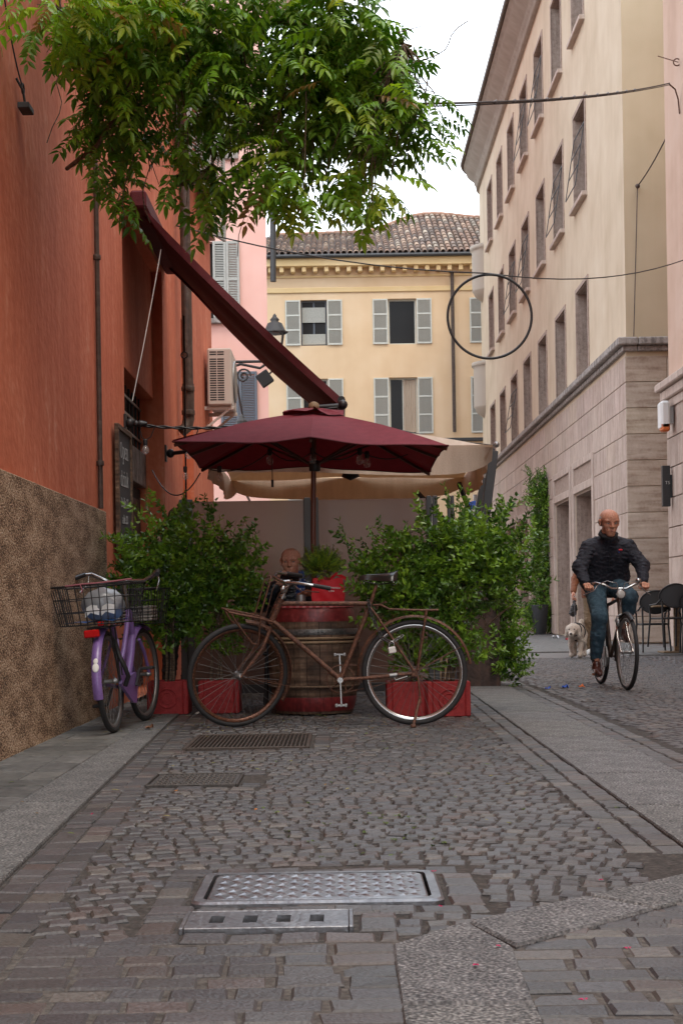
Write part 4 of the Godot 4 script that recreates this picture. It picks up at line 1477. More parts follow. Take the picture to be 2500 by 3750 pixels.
# ---------------------------------------------------------------- foliage
func leaflet(mb: MB, o: Vector3, dir: Vector3, up: Vector3, l: float, w: float, fold := 0.25, curl := 0.25) -> void:
	var s := dir.cross(up).normalized()
	var p1 := o + dir * l * 0.28 - up * curl * l * 0.05
	var p2 := o + dir * l * 0.62 - up * curl * l * 0.22
	var tip := o + dir * l - up * curl * l * 0.6
	var up1 := up * w * fold
	var a1 := p1 + s * w * 0.46 + up1
	var b1 := p1 - s * w * 0.46 + up1
	var a2 := p2 + s * w * 0.42 + up1 * 0.8
	var b2 := p2 - s * w * 0.42 + up1 * 0.8
	mb.flat(o, p1, a1); mb.flat(o, b1, p1)
	mb.quad(p1, p2, a2, a1); mb.quad(p1, b1, b2, p2)
	mb.flat(p2, tip, a2); mb.flat(p2, b2, tip)
func compound_leaf(sd: int, pairs := 5, len := 0.21, big := 0.066) -> ArrayMesh:   # wisteria: leaflets in pairs along a stalk that runs along +z
	rng.seed = sd
	var mb := MB.new()
	var pts := []
	for i in 7:
		var s := i / 6.0
		pts.append(Vector3(0.02 * sin(s * 2.0), -0.05 * s * s, len * s))
	mb.tube(pts, [0.0016, 0.0016, 0.0014, 0.0013, 0.0012, 0.001, 0.0008], 3, false)
	for i in pairs:
		var s := 0.22 + 0.72 * i / (pairs - 1.0)
		var o := Vector3(0.02 * sin(s * 2.0), -0.05 * s * s, len * s)
		for g in [-1.0, 1.0]:
			var dir := Vector3(g * 1.0, -0.35 + rnd(-0.25, 0.15), 0.45 + rnd(-0.1, 0.25)).normalized()
			leaflet(mb, o, dir, Vector3(rnd(-0.2, 0.2), 1, rnd(-0.2, 0.2)).normalized(), big * rnd(0.8, 1.05), big * 0.40, 0.25, 0.35)
	leaflet(mb, pts[6], Vector3(0, -0.5, 1).normalized(), Vector3.UP, big * 1.05, big * 0.4, 0.25, 0.3)
	return mb.mesh()
func sprig(sd: int, n := 5, len := 0.14, big := 0.042) -> ArrayMesh:   # privet-like shoot with opposite leaves, along +z
	rng.seed = sd
	var mb := MB.new()
	var pts := []
	for i in 5:
		pts.append(Vector3(0.012 * sin(i * 0.9), 0.01 * i * i / 8.0, len * i / 4.0))
	mb.tube(pts, [0.002, 0.0018, 0.0015, 0.0012, 0.0008], 3, false)
	for i in n:
		var s := 0.15 + 0.8 * i / (n - 1.0)
		var o := Vector3(0.012 * sin(s * 3.6), 0.02 * s * s, len * s)
		var tw := (PI / 2 if i % 2 else 0.0) + rnd(-0.4, 0.4)
		for g in [-1.0, 1.0]:
			var side := Vector3(cos(tw) * g, absf(sin(tw)) * 0.6 * g + 0.25, 0)
			var dir := (side + Vector3(0, 0, rnd(0.35, 0.9))).normalized()
			leaflet(mb, o, dir, Vector3(rnd(-0.3, 0.3), 1, rnd(-0.3, 0.1)).normalized(), big * rnd(0.75, 1.1), big * rnd(0.46, 0.56), 0.3, 0.25)
	return mb.mesh()
func foliage(parent: Node3D, called: String, rest_called: String, meshes: Array, xfs: Array, mats: Array, any: Material, tones: Array, singles := 300) -> void:
	# the shoots nearest the viewer are parts of their own, the rest is one mass
	var eye := Vector3(0, 0.8, 0) - parent.position
	xfs.sort_custom(func(p, q): return p.origin.distance_squared_to(eye) < q.origin.distance_squared_to(eye))
	for i in mini(singles, xfs.size()):
		var o := node(called, meshes[i % meshes.size()], mats[rng.randi() % mats.size()], parent)
		o.transform = xfs[i]
	if xfs.size() > singles:
		var mm := MultiMesh.new()
		mm.transform_format = MultiMesh.TRANSFORM_3D
		mm.use_colors = true
		mm.mesh = meshes[0]
		mm.instance_count = xfs.size() - singles
		for i in mm.instance_count:
			mm.set_instance_transform(i, xfs[i + singles])
			var c: Color = tones[rng.randi() % tones.size()]
			mm.set_instance_color(i, c * rnd(0.75, 1.25))
		var mi := MultiMeshInstance3D.new()
		mi.name = rest_called
		mi.multimesh = mm
		mi.material_override = any
		mi.set_meta("kind", "stuff")
		parent.add_child(mi, true)
func facing(o: Vector3, dir: Vector3, s: float, roll: float) -> Transform3D:
	var z := dir.normalized()
	var x := Vector3.UP.cross(z)
	x = Vector3.RIGHT if x.length() < 0.05 else x.normalized()
	var b := Basis(x, z.cross(x), z) * Basis(Vector3(0, 0, 1), roll)
	return Transform3D(b.scaled_local(Vector3(s, s, s)), o)
const WIST := [Color(0.12, 0.26, 0.018), Color(0.19, 0.35, 0.024), Color(0.08, 0.19, 0.017), Color(0.20, 0.33, 0.035), Color(0.14, 0.29, 0.018)]
const PRIV := [Color(0.085, 0.175, 0.018), Color(0.14, 0.26, 0.024), Color(0.05, 0.115, 0.016)]

func wisteria() -> void:
	var t := thing("wisteria", "leafy green wisteria vine hanging over the lane from the red wall", "vine", P(-1.8, 0, 9.0))
	var o0 := t.position
	# clumps: x, y, depth, radii, number of leaves, droop
	var cl := [[-0.32, 4.53, 9.2, 0.56, 0.31, 0.8, 255], [0.07, 4.38, 9.2, 0.33, 0.31, 0.7, 170], [0.35, 4.27, 9.2, 0.17, 0.28, 0.5, 70], [-0.18, 4.05, 9.2, 0.56, 0.25, 0.7, 221], [0.31, 3.96, 9.1, 0.25, 0.28, 0.5, 97], [0.14, 3.77, 9.1, 0.3, 0.19, 0.5, 45], [-0.41, 3.7, 9.1, 0.25, 0.19, 0.5, 37], [-0.74, 4.15, 9.2, 0.28, 0.36, 0.7, 144], [-0.98, 4.37, 8.9, 0.35, 0.32, 0.8, 187], [-1.32, 4.29, 8.5, 0.33, 0.18, 0.6, 130], [-1.58, 4.11, 8.0, 0.15, 0.15, 0.4, 32], [-1.32, 4.08, 9.0, 0.25, 0.27, 0.6, 110], [-1.46, 3.88, 9.3, 0.2, 0.2, 0.4, 50], [-1.41, 3.61, 9.3, 0.08, 0.28, 0.2, 22], [-1.06, 3.91, 9.3, 0.28, 0.2, 0.5, 31], [-0.95, 3.66, 9.3, 0.25, 0.17, 0.4, 18], [-0.73, 3.51, 9.3, 0.14, 0.2, 0.3, 22], [-0.32, 3.48, 8.9, 0.24, 0.16, 0.3, 42], [-0.19, 3.34, 8.8, 0.16, 0.09, 0.2, 16], [0.24, 3.44, 8.8, 0.13, 0.2, 0.25, 28], [0.21, 3.27, 8.8, 0.06, 0.11, 0.12, 8], [0.5, 3.79, 9.0, 0.12, 0.22, 0.35, 23], [0.6, 3.92, 9.0, 0.1, 0.11, 0.25, 12], [-0.86, 5.12, 9.2, 1.17, 0.33, 1.0, 260]]
	rng.seed = 21
	var xfs := []
	for c in cl:
		for i in c[6]:
			var q := Vector3(rng.randfn(0, 1), rng.randfn(0, 1), rng.randfn(0, 1)).normalized() * pow(rng.randf(), 0.42)
			var at := P(c[0] + q.x * c[3], c[1] + q.y * c[4], c[2] - q.z * c[5])
			if at.x < -1.8:
				at.x = rnd(-1.8, -1.5)
			var a := rng.randf() * TAU
			var out := Vector3(cos(a), rnd(-0.9, 0.15), sin(a)) + Vector3(q.x, q.y * 0.3, q.z) * 0.6
			xfs.append(facing(at - o0, out, rnd(0.6, 1.25), rnd(-0.5, 0.5)))
	var ms := []
	for k in 4:
		ms.append(compound_leaf(40 + k, 5 + k % 2, 0.20 + 0.02 * k, 0.074))
	rng.seed = 22
	foliage(t, "leaf", "leaves", ms, xfs, [M.leaf0, M.leaf1, M.leaf2, M.leaf3, M.leaf1, M.leaf0, M.leaf1, M.leaf0, M.leaf2, M.leaf0, M.leaf1, M.leaf0, M.leaf1, M.leaf2, M.leaf3, M.leaf0, M.leaf1, M.leaf4], M.leaf_any, WIST)
	# woody stems: along the wall, out over the lane and hanging runners
	var mb := MB.new()
	mb.tube([P(-1.83, 4.9, 9.6) - o0, P(-1.78, 4.6, 9.5) - o0, P(-1.70, 4.3, 9.2) - o0, P(-1.45, 4.35, 9.0) - o0, P(-1.0, 4.5, 9.0) - o0], [0.018, 0.022, 0.025, 0.024, 0.02], 7)
	mb.tube([P(-1.75, 3.7, 9.4) - o0, P(-1.5, 3.75, 9.1) - o0, P(-1.3, 3.95, 8.9) - o0, P(-1.15, 4.3, 8.8) - o0], [0.014, 0.015, 0.013, 0.010], 6)
	mb.tube([P(-1.45, 4.25, 9.0) - o0, P(-0.6, 4.55, 9.1) - o0, P(0.1, 4.5, 9.2) - o0, P(0.5, 4.35, 9.1) - o0], [0.02, 0.017, 0.013, 0.008], 6)
	obj("trunk", mb, M.bark, t)
	# forking twigs that carry the clumps
	mb = MB.new()
	rng.seed = 24
	var spine := [P(-1.45, 4.35, 9.0), P(-1.0, 4.5, 9.0), P(-0.6, 4.55, 9.1), P(-0.2, 4.5, 9.15), P(0.1, 4.5, 9.2), P(0.45, 4.36, 9.1)]
	for c in cl:
		for k in 3:
			var tip := P(c[0] + rnd(-0.8, 0.8) * c[3], c[1] + rnd(-0.8, 0.5) * c[4], c[2] + rnd(-0.7, 0.7) * c[5])
			var from: Vector3 = spine[0]
			for q in spine:
				if q.distance_to(tip) < from.distance_to(tip):
					from = q
			var mid := from.lerp(tip, 0.5) + Vector3(rnd(-0.08, 0.08), rnd(0.0, 0.1), rnd(-0.08, 0.08))
			mb.tube([from - o0, from.lerp(mid, 0.5) + Vector3(0, 0.02, 0) - o0, mid - o0, mid.lerp(tip, 0.6) + Vector3(rnd(-0.03, 0.03), 0.02, 0) - o0, tip - o0], [0.008, 0.007, 0.005, 0.004, 0.002], 5)
			mb.tube([mid - o0, mid + Vector3(rnd(-0.25, 0.25), rnd(-0.2, 0.05), rnd(-0.2, 0.2)) - o0], [0.004, 0.002], 4)
	obj("twigs", mb, M.bark, t)
	mb = MB.new()
	rng.seed = 23
	var ends := [[-0.36, 3.9, 9.0, -0.20, 3.18], [-0.3, 3.9, 8.9, -0.42, 3.3], [0.25, 3.9, 8.8, 0.21, 3.1], [0.2, 3.9, 8.9, 0.10, 3.4], [-0.75, 3.9, 9.3, -0.80, 3.3], [-0.95, 4.0, 9.3, -0.98, 3.4], [-1.3, 4.0, 9.2, -1.33, 3.25], [-1.25, 3.9, 9.3, -1.2, 3.3], [0.5, 3.9, 9.0, 0.72, 3.72], [0.5, 4.2, 9.0, 0.85, 4.45], [-1.55, 4.0, 8.3, -1.62, 3.5], [-0.55, 3.8, 9.2, -0.6, 3.05]]
	for e in ends:
		var pts := []
		for i in 9:
			var s := i / 8.0
			pts.append(P(lerpf(e[0], e[3], s) + 0.03 * sin(s * 9.0 + e[0] * 7), lerpf(e[1], e[4], s * s * 0.5 + s * 0.5), e[2] + 0.04 * sin(s * 5)) - o0)
		mb.tube(pts, 0.0035, 4)
	obj("runners", mb, M.bark, t)

func bush(called: String, label: String, at: Vector3, vols: Array, n: int, sd: int, stems: Array, singles := 300, m := "privet", big := 1.0) -> Node3D:
	var t := thing(called, label, "bush", at)
	rng.seed = sd
	var mb := MB.new()
	var tips := []
	for s in stems:
		var pts := []
		for i in 6:
			var k := i / 5.0
			pts.append(Vector3(lerpf(s[0], s[2], k * k) + 0.015 * sin(k * 7 + s[0] * 40), lerpf(0.12, s[3], k), lerpf(s[1], s[4], k)))
		mb.tube(pts, [0.013, 0.011, 0.009, 0.007, 0.005, 0.003], 5)
		for i in [2, 3, 4]:
			for b in 2:
				var e: Vector3 = pts[i] + Vector3(rnd(-0.22, 0.22), rnd(0.1, 0.28), rnd(-0.12, 0.15))
				mb.tube([pts[i], (pts[i] + e) * 0.5 + Vector3(0, 0.02, 0), e], [0.005, 0.004, 0.002], 4)
	obj("stems", mb, M.bark, t)
	var xfs := []
	var tot := 0.0
	for v in vols:
		tot += v[3] * v[4] * v[5]
	for v in vols:
		var k := int(n * v[3] * v[4] * v[5] / tot)
		for i in k:
			var q := Vector3(rng.randfn(0, 1), rng.randfn(0, 1), rng.randfn(0, 1)).normalized() * pow(rng.randf(), 0.40)
			var o := Vector3(v[0] + q.x * v[3], v[1] + q.y * v[4], v[2] + q.z * v[5])
			var a := rng.randf() * TAU
			var dir := Vector3(cos(a), rnd(-0.2, 0.8), sin(a)) + Vector3(q.x, q.y * 0.7 + 0.15, q.z) * 0.9
			xfs.append(facing(o, dir, big * rnd(0.7, 1.15), rng.randf() * TAU))
	for i in int(n / 26.0):
		var v: Array = vols[rng.randi() % vols.size()]
		var a := rng.randf() * TAU
		var o := Vector3(v[0] + cos(a) * v[3] * 0.7, v[1] + v[4] * rnd(0.3, 0.8), v[2] + sin(a) * v[5] * 0.7)
		var g := Vector3(cos(a) * rnd(0.2, 0.8), rnd(0.5, 1.0), sin(a) * 0.5).normalized()
		for k in 3:
			o += g * 0.075 * big
			xfs.append(facing(o, g + Vector3(rnd(-0.4, 0.4), rnd(-0.2, 0.3), rnd(-0.4, 0.4)), big * rnd(0.7, 1.0), rng.randf() * TAU))
	var ms := []
	for i in 3:
		ms.append(sprig(60 + i, 4 + i % 2, 0.13 + 0.02 * i, 0.056))
	rng.seed = sd + 1
	foliage(t, "sprig", "sprigs", ms, xfs, [M[m + "0"], M[m + "1"], M[m + "0"], M[m + "2"], M[m + "1"]], M[m + "_any"], PRIV if m == "privet" else WIST, singles)
	return t

# ---------------------------------------------------------------- terrace
func awning() -> void:
	var t := thing("awning", "burgundy fabric awning sloping from the red wall over the doorway", "awning")
	var near := 13.15
	var far := 15.7
	var rows := []
	for i in 15:
		var s := i / 14.0
		var l := []
		for k in 25:
			var q := k / 24.0
			var d := lerpf(near, far, q)
			var y := lerpf(4.54, 2.72, s) - 0.04 * sin(PI * s) - 0.05 * absf(sin(q * PI * 2.5)) * sin(PI * minf(s * 1.1, 1.0)) - 0.012 * sin(q * 17.0) * s
			l.append(P(lerpf(-1.80, 0.03, s), y, d))
		rows.append(l)
	var mb := MB.new()
	mb.sheet(rows)
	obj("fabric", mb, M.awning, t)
	# hanging front and side edges
	rows = []
	for i in 3:
		var l := []
		for k in 25:
			var q := k / 24.0
			l.append(P(0.035 + 0.008 * sin(k * 1.3) * i, 2.715 - 0.06 * i, lerpf(near, far, q)))
		rows.append(l)
	mb = MB.new()
	mb.sheet(rows)
	obj("valance", mb, M.awning, t)
	for d in [near - 0.005]:
		rows = []
		for i in 3:
			var l := []
			for k in 15:
				var s := k / 14.0
				var drop := (0.045 if s > 0.1 else s * 0.4) * i
				l.append(P(lerpf(-1.80, 0.03, s), lerpf(4.54, 2.72, s) - 0.04 * sin(PI * s) - drop, d + 0.02 * sin(s * 11.0) * i * 0.5))
			rows.append(l)
		mb = MB.new()
		mb.sheet(rows)
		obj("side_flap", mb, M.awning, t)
	mb = MB.new()
	mb.tube([P(0.03, 2.70, near - 0.03), P(0.03, 2.70, far + 0.03)], 0.035, 10)
	obj("front_bar", mb, M.black, t)
	mb = MB.new()
	mb.span(P(-1.87, 4.48, near - 0.05), P(-1.72, 4.64, far + 0.05), 0.02)
	obj("roller_case", mb, M.awning, t)
	for d in [near + 0.25, far - 0.25]:
		mb = MB.new()
		mb.tube([P(-1.80, 4.50, d), P(-0.85, 3.535, d + 0.05), P(0.0, 2.74, d)], 0.014, 8)
		obj("arm", mb, M.awning, t)
	# crank hook beside the doorway
	var h := thing("awning_crank", "long thin black awning crank rod hanging by the doorway", "crank")
	mb = MB.new()
	mb.tube([P(-1.66, 4.0, 15.6), P(-1.66, 3.6, 15.6)], 0.012, 6)
	mb.torus(P(-1.66, 3.57, 15.6), Vector3(0, 0, 1), 0.035, 0.008, 14, 6)
	mb.tube([P(-1.66, 3.53, 15.6), P(-1.67, 1.0, 15.6)], 0.011, 6)
	obj("rod", mb, M.black, h)

func canopy_point(c: Vector3, hx: float, hz: float, drop: float, q: float, s: float, sag: float) -> Vector3:
	# q runs 0..8 round the square rim, s from the peak 0 to the rim 1
	var k := int(q) % 8
	var f := q - floorf(q)
	var rim := func(i: int) -> Vector3:
		var p: Vector2 = [Vector2(-1, 1), Vector2(0, 1), Vector2(1, 1), Vector2(1, 0), Vector2(1, -1), Vector2(0, -1), Vector2(-1, -1), Vector2(-1, 0)][i % 8]
		return Vector3(p.x * hx, -drop + (0.035 if i % 2 else 0.0), p.y * hz)
	var a: Vector3 = rim.call(k)
	var b: Vector3 = rim.call(k + 1)
	var e := a.lerp(b, f)
	var p := Vector3(0, 0, 0).lerp(e, s)
	p.y = -drop * pow(s, 1.25) + (e.y + drop) * s
	p.y -= sag * sin(PI * f) * s * (1.0 - 0.25 * s)
	p -= Vector3(e.x, 0, e.z) * 0.025 * sin(PI * f) * s
	p.y += 0.006 * sin(q * 9.0 + s * 5.0) * s + 0.005 * sin(s * 16.0 + q * 3.0) * s * (1.0 - s)
	return c + p

func parasol() -> void:
	var t := thing("parasol", "burgundy square parasol with a wooden pole over the barrel", "parasol", P(-0.215, 0, 11.45))
	var c := Vector3(0.02, 2.36, 0)
	var tilt := Basis(Vector3(0, 0, 1), -0.03)
	var mb := MB.new()
	mb.xf = Transform3D(tilt, c - tilt * Vector3(0, 0, 0))
	for seg in 8:
		var rows := []
		for i in 9:
			var l := []
			for k in 9:
				l.append(canopy_point(Vector3.ZERO, 1.0, 1.03, 0.36, seg + k / 8.0, 0.06 + 0.94 * i / 8.0, 0.03))
			rows.append(l)
		mb.sheet(rows)
	obj("canopy", mb, M.burgundy, t)
	mb = MB.new()
	mb.xf = Transform3D(tilt, c)
	var hem := []
	for k in 64:
		hem.append(canopy_point(Vector3.ZERO, 1.0, 1.03, 0.36, k / 8.0, 1.0, 0.03))
	mb.tube(hem, 0.006, 5, false, true)
	obj("hem", mb, M.awning, t)
	mb = MB.new()
	mb.xf = Transform3D(tilt, c + Vector3(0, 0.035, 0))
	for seg in 8:
		var rows := []
		for i in 5:
			var l := []
			for k in 5:
				var p := canopy_point(Vector3.ZERO, 0.24, 0.24, 0.07, seg + k / 4.0, i / 4.0, 0.02)
				p.y += 0.018 * sin(seg * 2.1 + k) * i / 4.0
				l.append(p)
			rows.append(l)
		mb.sheet(rows)
	obj("vent_cap", mb, M.burgundy, t)
	mb = MB.new()
	mb.tube([Vector3(0, 0.0, 0), Vector3(0.0, 1.4, 0), Vector3(0.02, 2.36, 0)], 0.021, 12)
	obj("pole", mb, plain(lin(0.13, 0.04, 0.02), 0.4), t)
	mb = MB.new()
	mb.lathe([Vector2(0.03, 0.0), Vector2(0.045, 0.015), Vector2(0.04, 0.05), Vector2(0.015, 0.065), Vector2(0.0, 0.066)], c + Vector3(0, 0.02, 0), Basis(), 14)
	obj("finial", mb, M.tan_wood, t)
	for i in 8:
		var e := canopy_point(Vector3.ZERO, 1.0, 1.03, 0.36, i, 1.0, 0.0)
		var m2 := canopy_point(Vector3.ZERO, 1.0, 1.03, 0.36, i, 0.5, 0.0)
		mb = MB.new()
		mb.xf = Transform3D(tilt, c + Vector3(0, -0.03, 0))
		mb.bar(Vector3(0, -0.01, 0), m2 + Vector3(0, 0.0, 0), 0.018, 0.022)
		mb.bar(m2, e * 0.985, 0.018, 0.022)
		var rb := obj("rib", mb, plain(lin(0.06, 0.022, 0.014), 0.5), t)
		mb = MB.new()
		mb.xf = Transform3D(tilt, c + Vector3(0, -0.03, 0))
		mb.bar(Vector3(0, -0.38, 0) + Vector3(e.x, 0, e.z) * 0.03, m2, 0.014, 0.016)
		obj("strut", mb, plain(lin(0.06, 0.022, 0.014), 0.5), rb)
	mb = MB.new()
	mb.lathe([Vector2(0.022, -0.05), Vector2(0.045, -0.045), Vector2(0.045, 0.03), Vector2(0.022, 0.04)], c + Vector3(0.0, -0.42, 0), Basis(), 14)
	obj("collar", mb, M.black, t)
	mb = MB.new()
	mb.lathe([Vector2(0.22, 0.0), Vector2(0.22, 0.05), Vector2(0.05, 0.07), Vector2(0.04, 0.3), Vector2(0.022, 0.3)], Vector3.ZERO, Basis(), 20)
	obj("base", mb, M.black, t)

func big_canopy() -> void:
	var t := thing("terrace_canopy", "large beige terrace canopy on a black frame behind the burgundy parasol", "canopy", P(0.10, 0, 16.2))
	var hx := 1.45
	var hz := 1.72
	var mb := MB.new()
	for seg in 8:
		var rows := []
		for i in 6:
			var l := []
			for k in 9:
				l.append(canopy_point(Vector3(0, 2.82, 0), hx, hz, 0.42, seg + k / 8.0, i / 5.0, 0.02))
			rows.append(l)
		mb.sheet(rows)
	obj("roof_cloth", mb, M.canvas, t)
	# valance: four wavy bands that curl in at the corners
	for side in 4:
		var rows := []
		for i in 6:
			var l := []
			for k in 33:
				var s := k / 32.0 * 2.0 - 1.0
				var wave := 0.03 * sin(s * 5.0 + side * 1.7) * i / 5.0 + 0.012 * sin(s * 23.0) * i / 5.0
				var end := 0.10 * pow(absf(s), 10.0)
				var y := 2.42 - (0.27 + 0.03 * sin(s * 3.1 + side) - end * 1.2) * i / 5.0
				var p := Vector3.ZERO
				match side:
					0: p = Vector3(s * hx, y, hz + wave - end * i / 5.0)
					1: p = Vector3(hx + wave - end * i / 5.0, y, -s * hz)
					2: p = Vector3(-s * hx, y, -hz - wave + end * i / 5.0)
					3: p = Vector3(-hx - wave + end * i / 5.0, y, s * hz)
				l.append(p)
			rows.append(l)
		mb = MB.new()
		mb.sheet(rows)
		obj("valance", mb, M.canvas, t)
	mb = MB.new()
	mb.bar(Vector3(0.1, 2.86, -0.2), Vector3(1.66, 2.52, -0.2), 0.10, 0.13, 0.006)
	var arm := obj("arm", mb, M.anthracite, t)
	mb = MB.new()
	mb.lathe([Vector2(0.0, 0.02), Vector2(0.02, 0.016), Vector2(0.022, 0.0)], Vector3(1.46, 2.56, -0.145), Basis(Vector3.RIGHT, PI / 2), 10)
	obj("bolt", mb, M.dull, arm)
	for k in 2:
		mb = MB.new()
		mb.bar(Vector3(1.66 + 0.02 * k, 2.56 - 0.2 * k, -0.2 - 1.2 * k), Vector3(1.30 - 0.1 * k, 0.0, -0.2 - 1.2 * k), 0.13, 0.10, 0.006)
		obj("post", mb, M.anthracite, t)
		mb = MB.new()
		mb.bar(Vector3(1.22 - 0.4 * k, 2.16, 0.3 - 1.2 * k), Vector3(1.42 - 0.12 * k, 1.72, -0.1 - 1.2 * k), 0.04, 0.04)
		obj("brace", mb, M.black, t)
	mb = MB.new()
	mb.lathe([Vector2(0.0, 2.2), Vector2(0.10, 2.24), Vector2(0.06, 2.34), Vector2(0.3, 2.4)], Vector3(0.02, -0.02, 0.6), Basis(), 12)
	obj("hub", mb, M.black, t)
	mb = MB.new()
	mb.tube([Vector3(-1.5, 2.86, -0.1), Vector3(0.2, 2.80, -0.1), Vector3(1.68, 2.62, -0.15)], 0.006, 5)
	obj("stay_wire", mb, M.black, t)
	mb = MB.new()
	mb.ball(Vector3(1.69, 2.63, -0.15), Vector3(0.035, 0.035, 0.035), 10, 6)
	obj("pulley", mb, M.dull, t)

func screens() -> void:
	var t := thing("windbreak", "row of smoky windbreak panels between dark posts behind the barrel", "windbreak", P(-0.25, 0, 13.0))
	var posts := [[-1.14, 0.12], [-0.01, 0.13], [1.08, 0.10], [1.25, 0.06]]
	for p in posts:
		var mb := MB.new()
		mb.box(Vector3(p[0] - p[1] * 0.27, 0.90, 0), Vector3(p[1] * 0.46, 1.80, 0.06), 0.004)
		mb.box(Vector3(p[0] + p[1] * 0.27, 0.90, 0), Vector3(p[1] * 0.46, 1.80, 0.06), 0.004)
		obj("post", mb, M.anthracite, t)
	for s in [[-1.085, -0.075], [0.055, 1.03]]:
		var mb := MB.new()
		mb.box(Vector3((s[0] + s[1]) * 0.5, 0.95, 0), Vector3(s[1] - s[0], 1.66, 0.012))
		obj("panel", mb, M.screen, t)
		mb = MB.new()
		mb.box(Vector3((s[0] + s[1]) * 0.5, 0.08, 0), Vector3(s[1] - s[0], 0.08, 0.04), 0.004)
		obj("rail", mb, M.anthracite, t)
	# inner wall of the terrace behind the panels: a timber counter with a dark back
	var b := thing("terrace_box", "brown timber terrace enclosure behind the smoky panels", "enclosure", P(-0.1, 0, 14.0))
	for i in 5:
		var mb := MB.new()
		mb.box(Vector3(0, 0.12 + 0.22 * i, 0), Vector3(2.3, 0.2, 0.03), 0.004)
		obj("plank", mb, M.tan_wood, b)
	for x in [-1.1, 0.0, 1.1]:
		var mb := MB.new()
		mb.box(Vector3(x, 0.56, -0.045), Vector3(0.06, 1.12, 0.05))
		obj("stud", mb, M.corten, b)

func corten_box() -> void:
	var t := thing("corten_planter", "tall rusty brown steel planter box at the end of the terrace", "planter", P(1.36, 0, 14.45))
	var mb := MB.new()
	for s in [-1.0, 1.0]:
		mb.box(Vector3(s * 0.187, 0.53, 0), Vector3(0.008, 1.06, 0.62), 0.002)
		mb.box(Vector3(0, 0.53, s * 0.31), Vector3(0.366, 1.06, 0.008), 0.002)
	obj("panels", mb, M.corten, t)
	mb = MB.new()
	mb.box(Vector3(0, 0.50, 0), Vector3(0.36, 1.0, 0.60))
	obj("soil", mb, M.joint, t)
	bush("evergreen_bush", "dark evergreen bush growing in the rusty steel planter", P(1.36, 1.0, 14.45), [[0.0, 0.34, 0.0, 0.34, 0.32, 0.28], [0.12, 0.15, 0.1, 0.26, 0.2, 0.3]], 420, 91, [[-0.05, 0, -0.1, 0.5, 0], [0.08, 0.05, 0.2, 0.5, 0.05]], 200)
	bush("trailing_ivy", "ivy trailing down the street side of the rusty steel planter", P(1.60, 0, 14.30), [[0.0, 0.85, 0.0, 0.12, 0.30, 0.18], [0.03, 0.45, 0.05, 0.10, 0.34, 0.16], [0.06, 0.2, 0.1, 0.13, 0.2, 0.16]], 320, 95, [[-0.06, 0.0, 0.0, 0.9, 0.0], [-0.05, 0.1, 0.05, 0.8, 0.1]], 200)

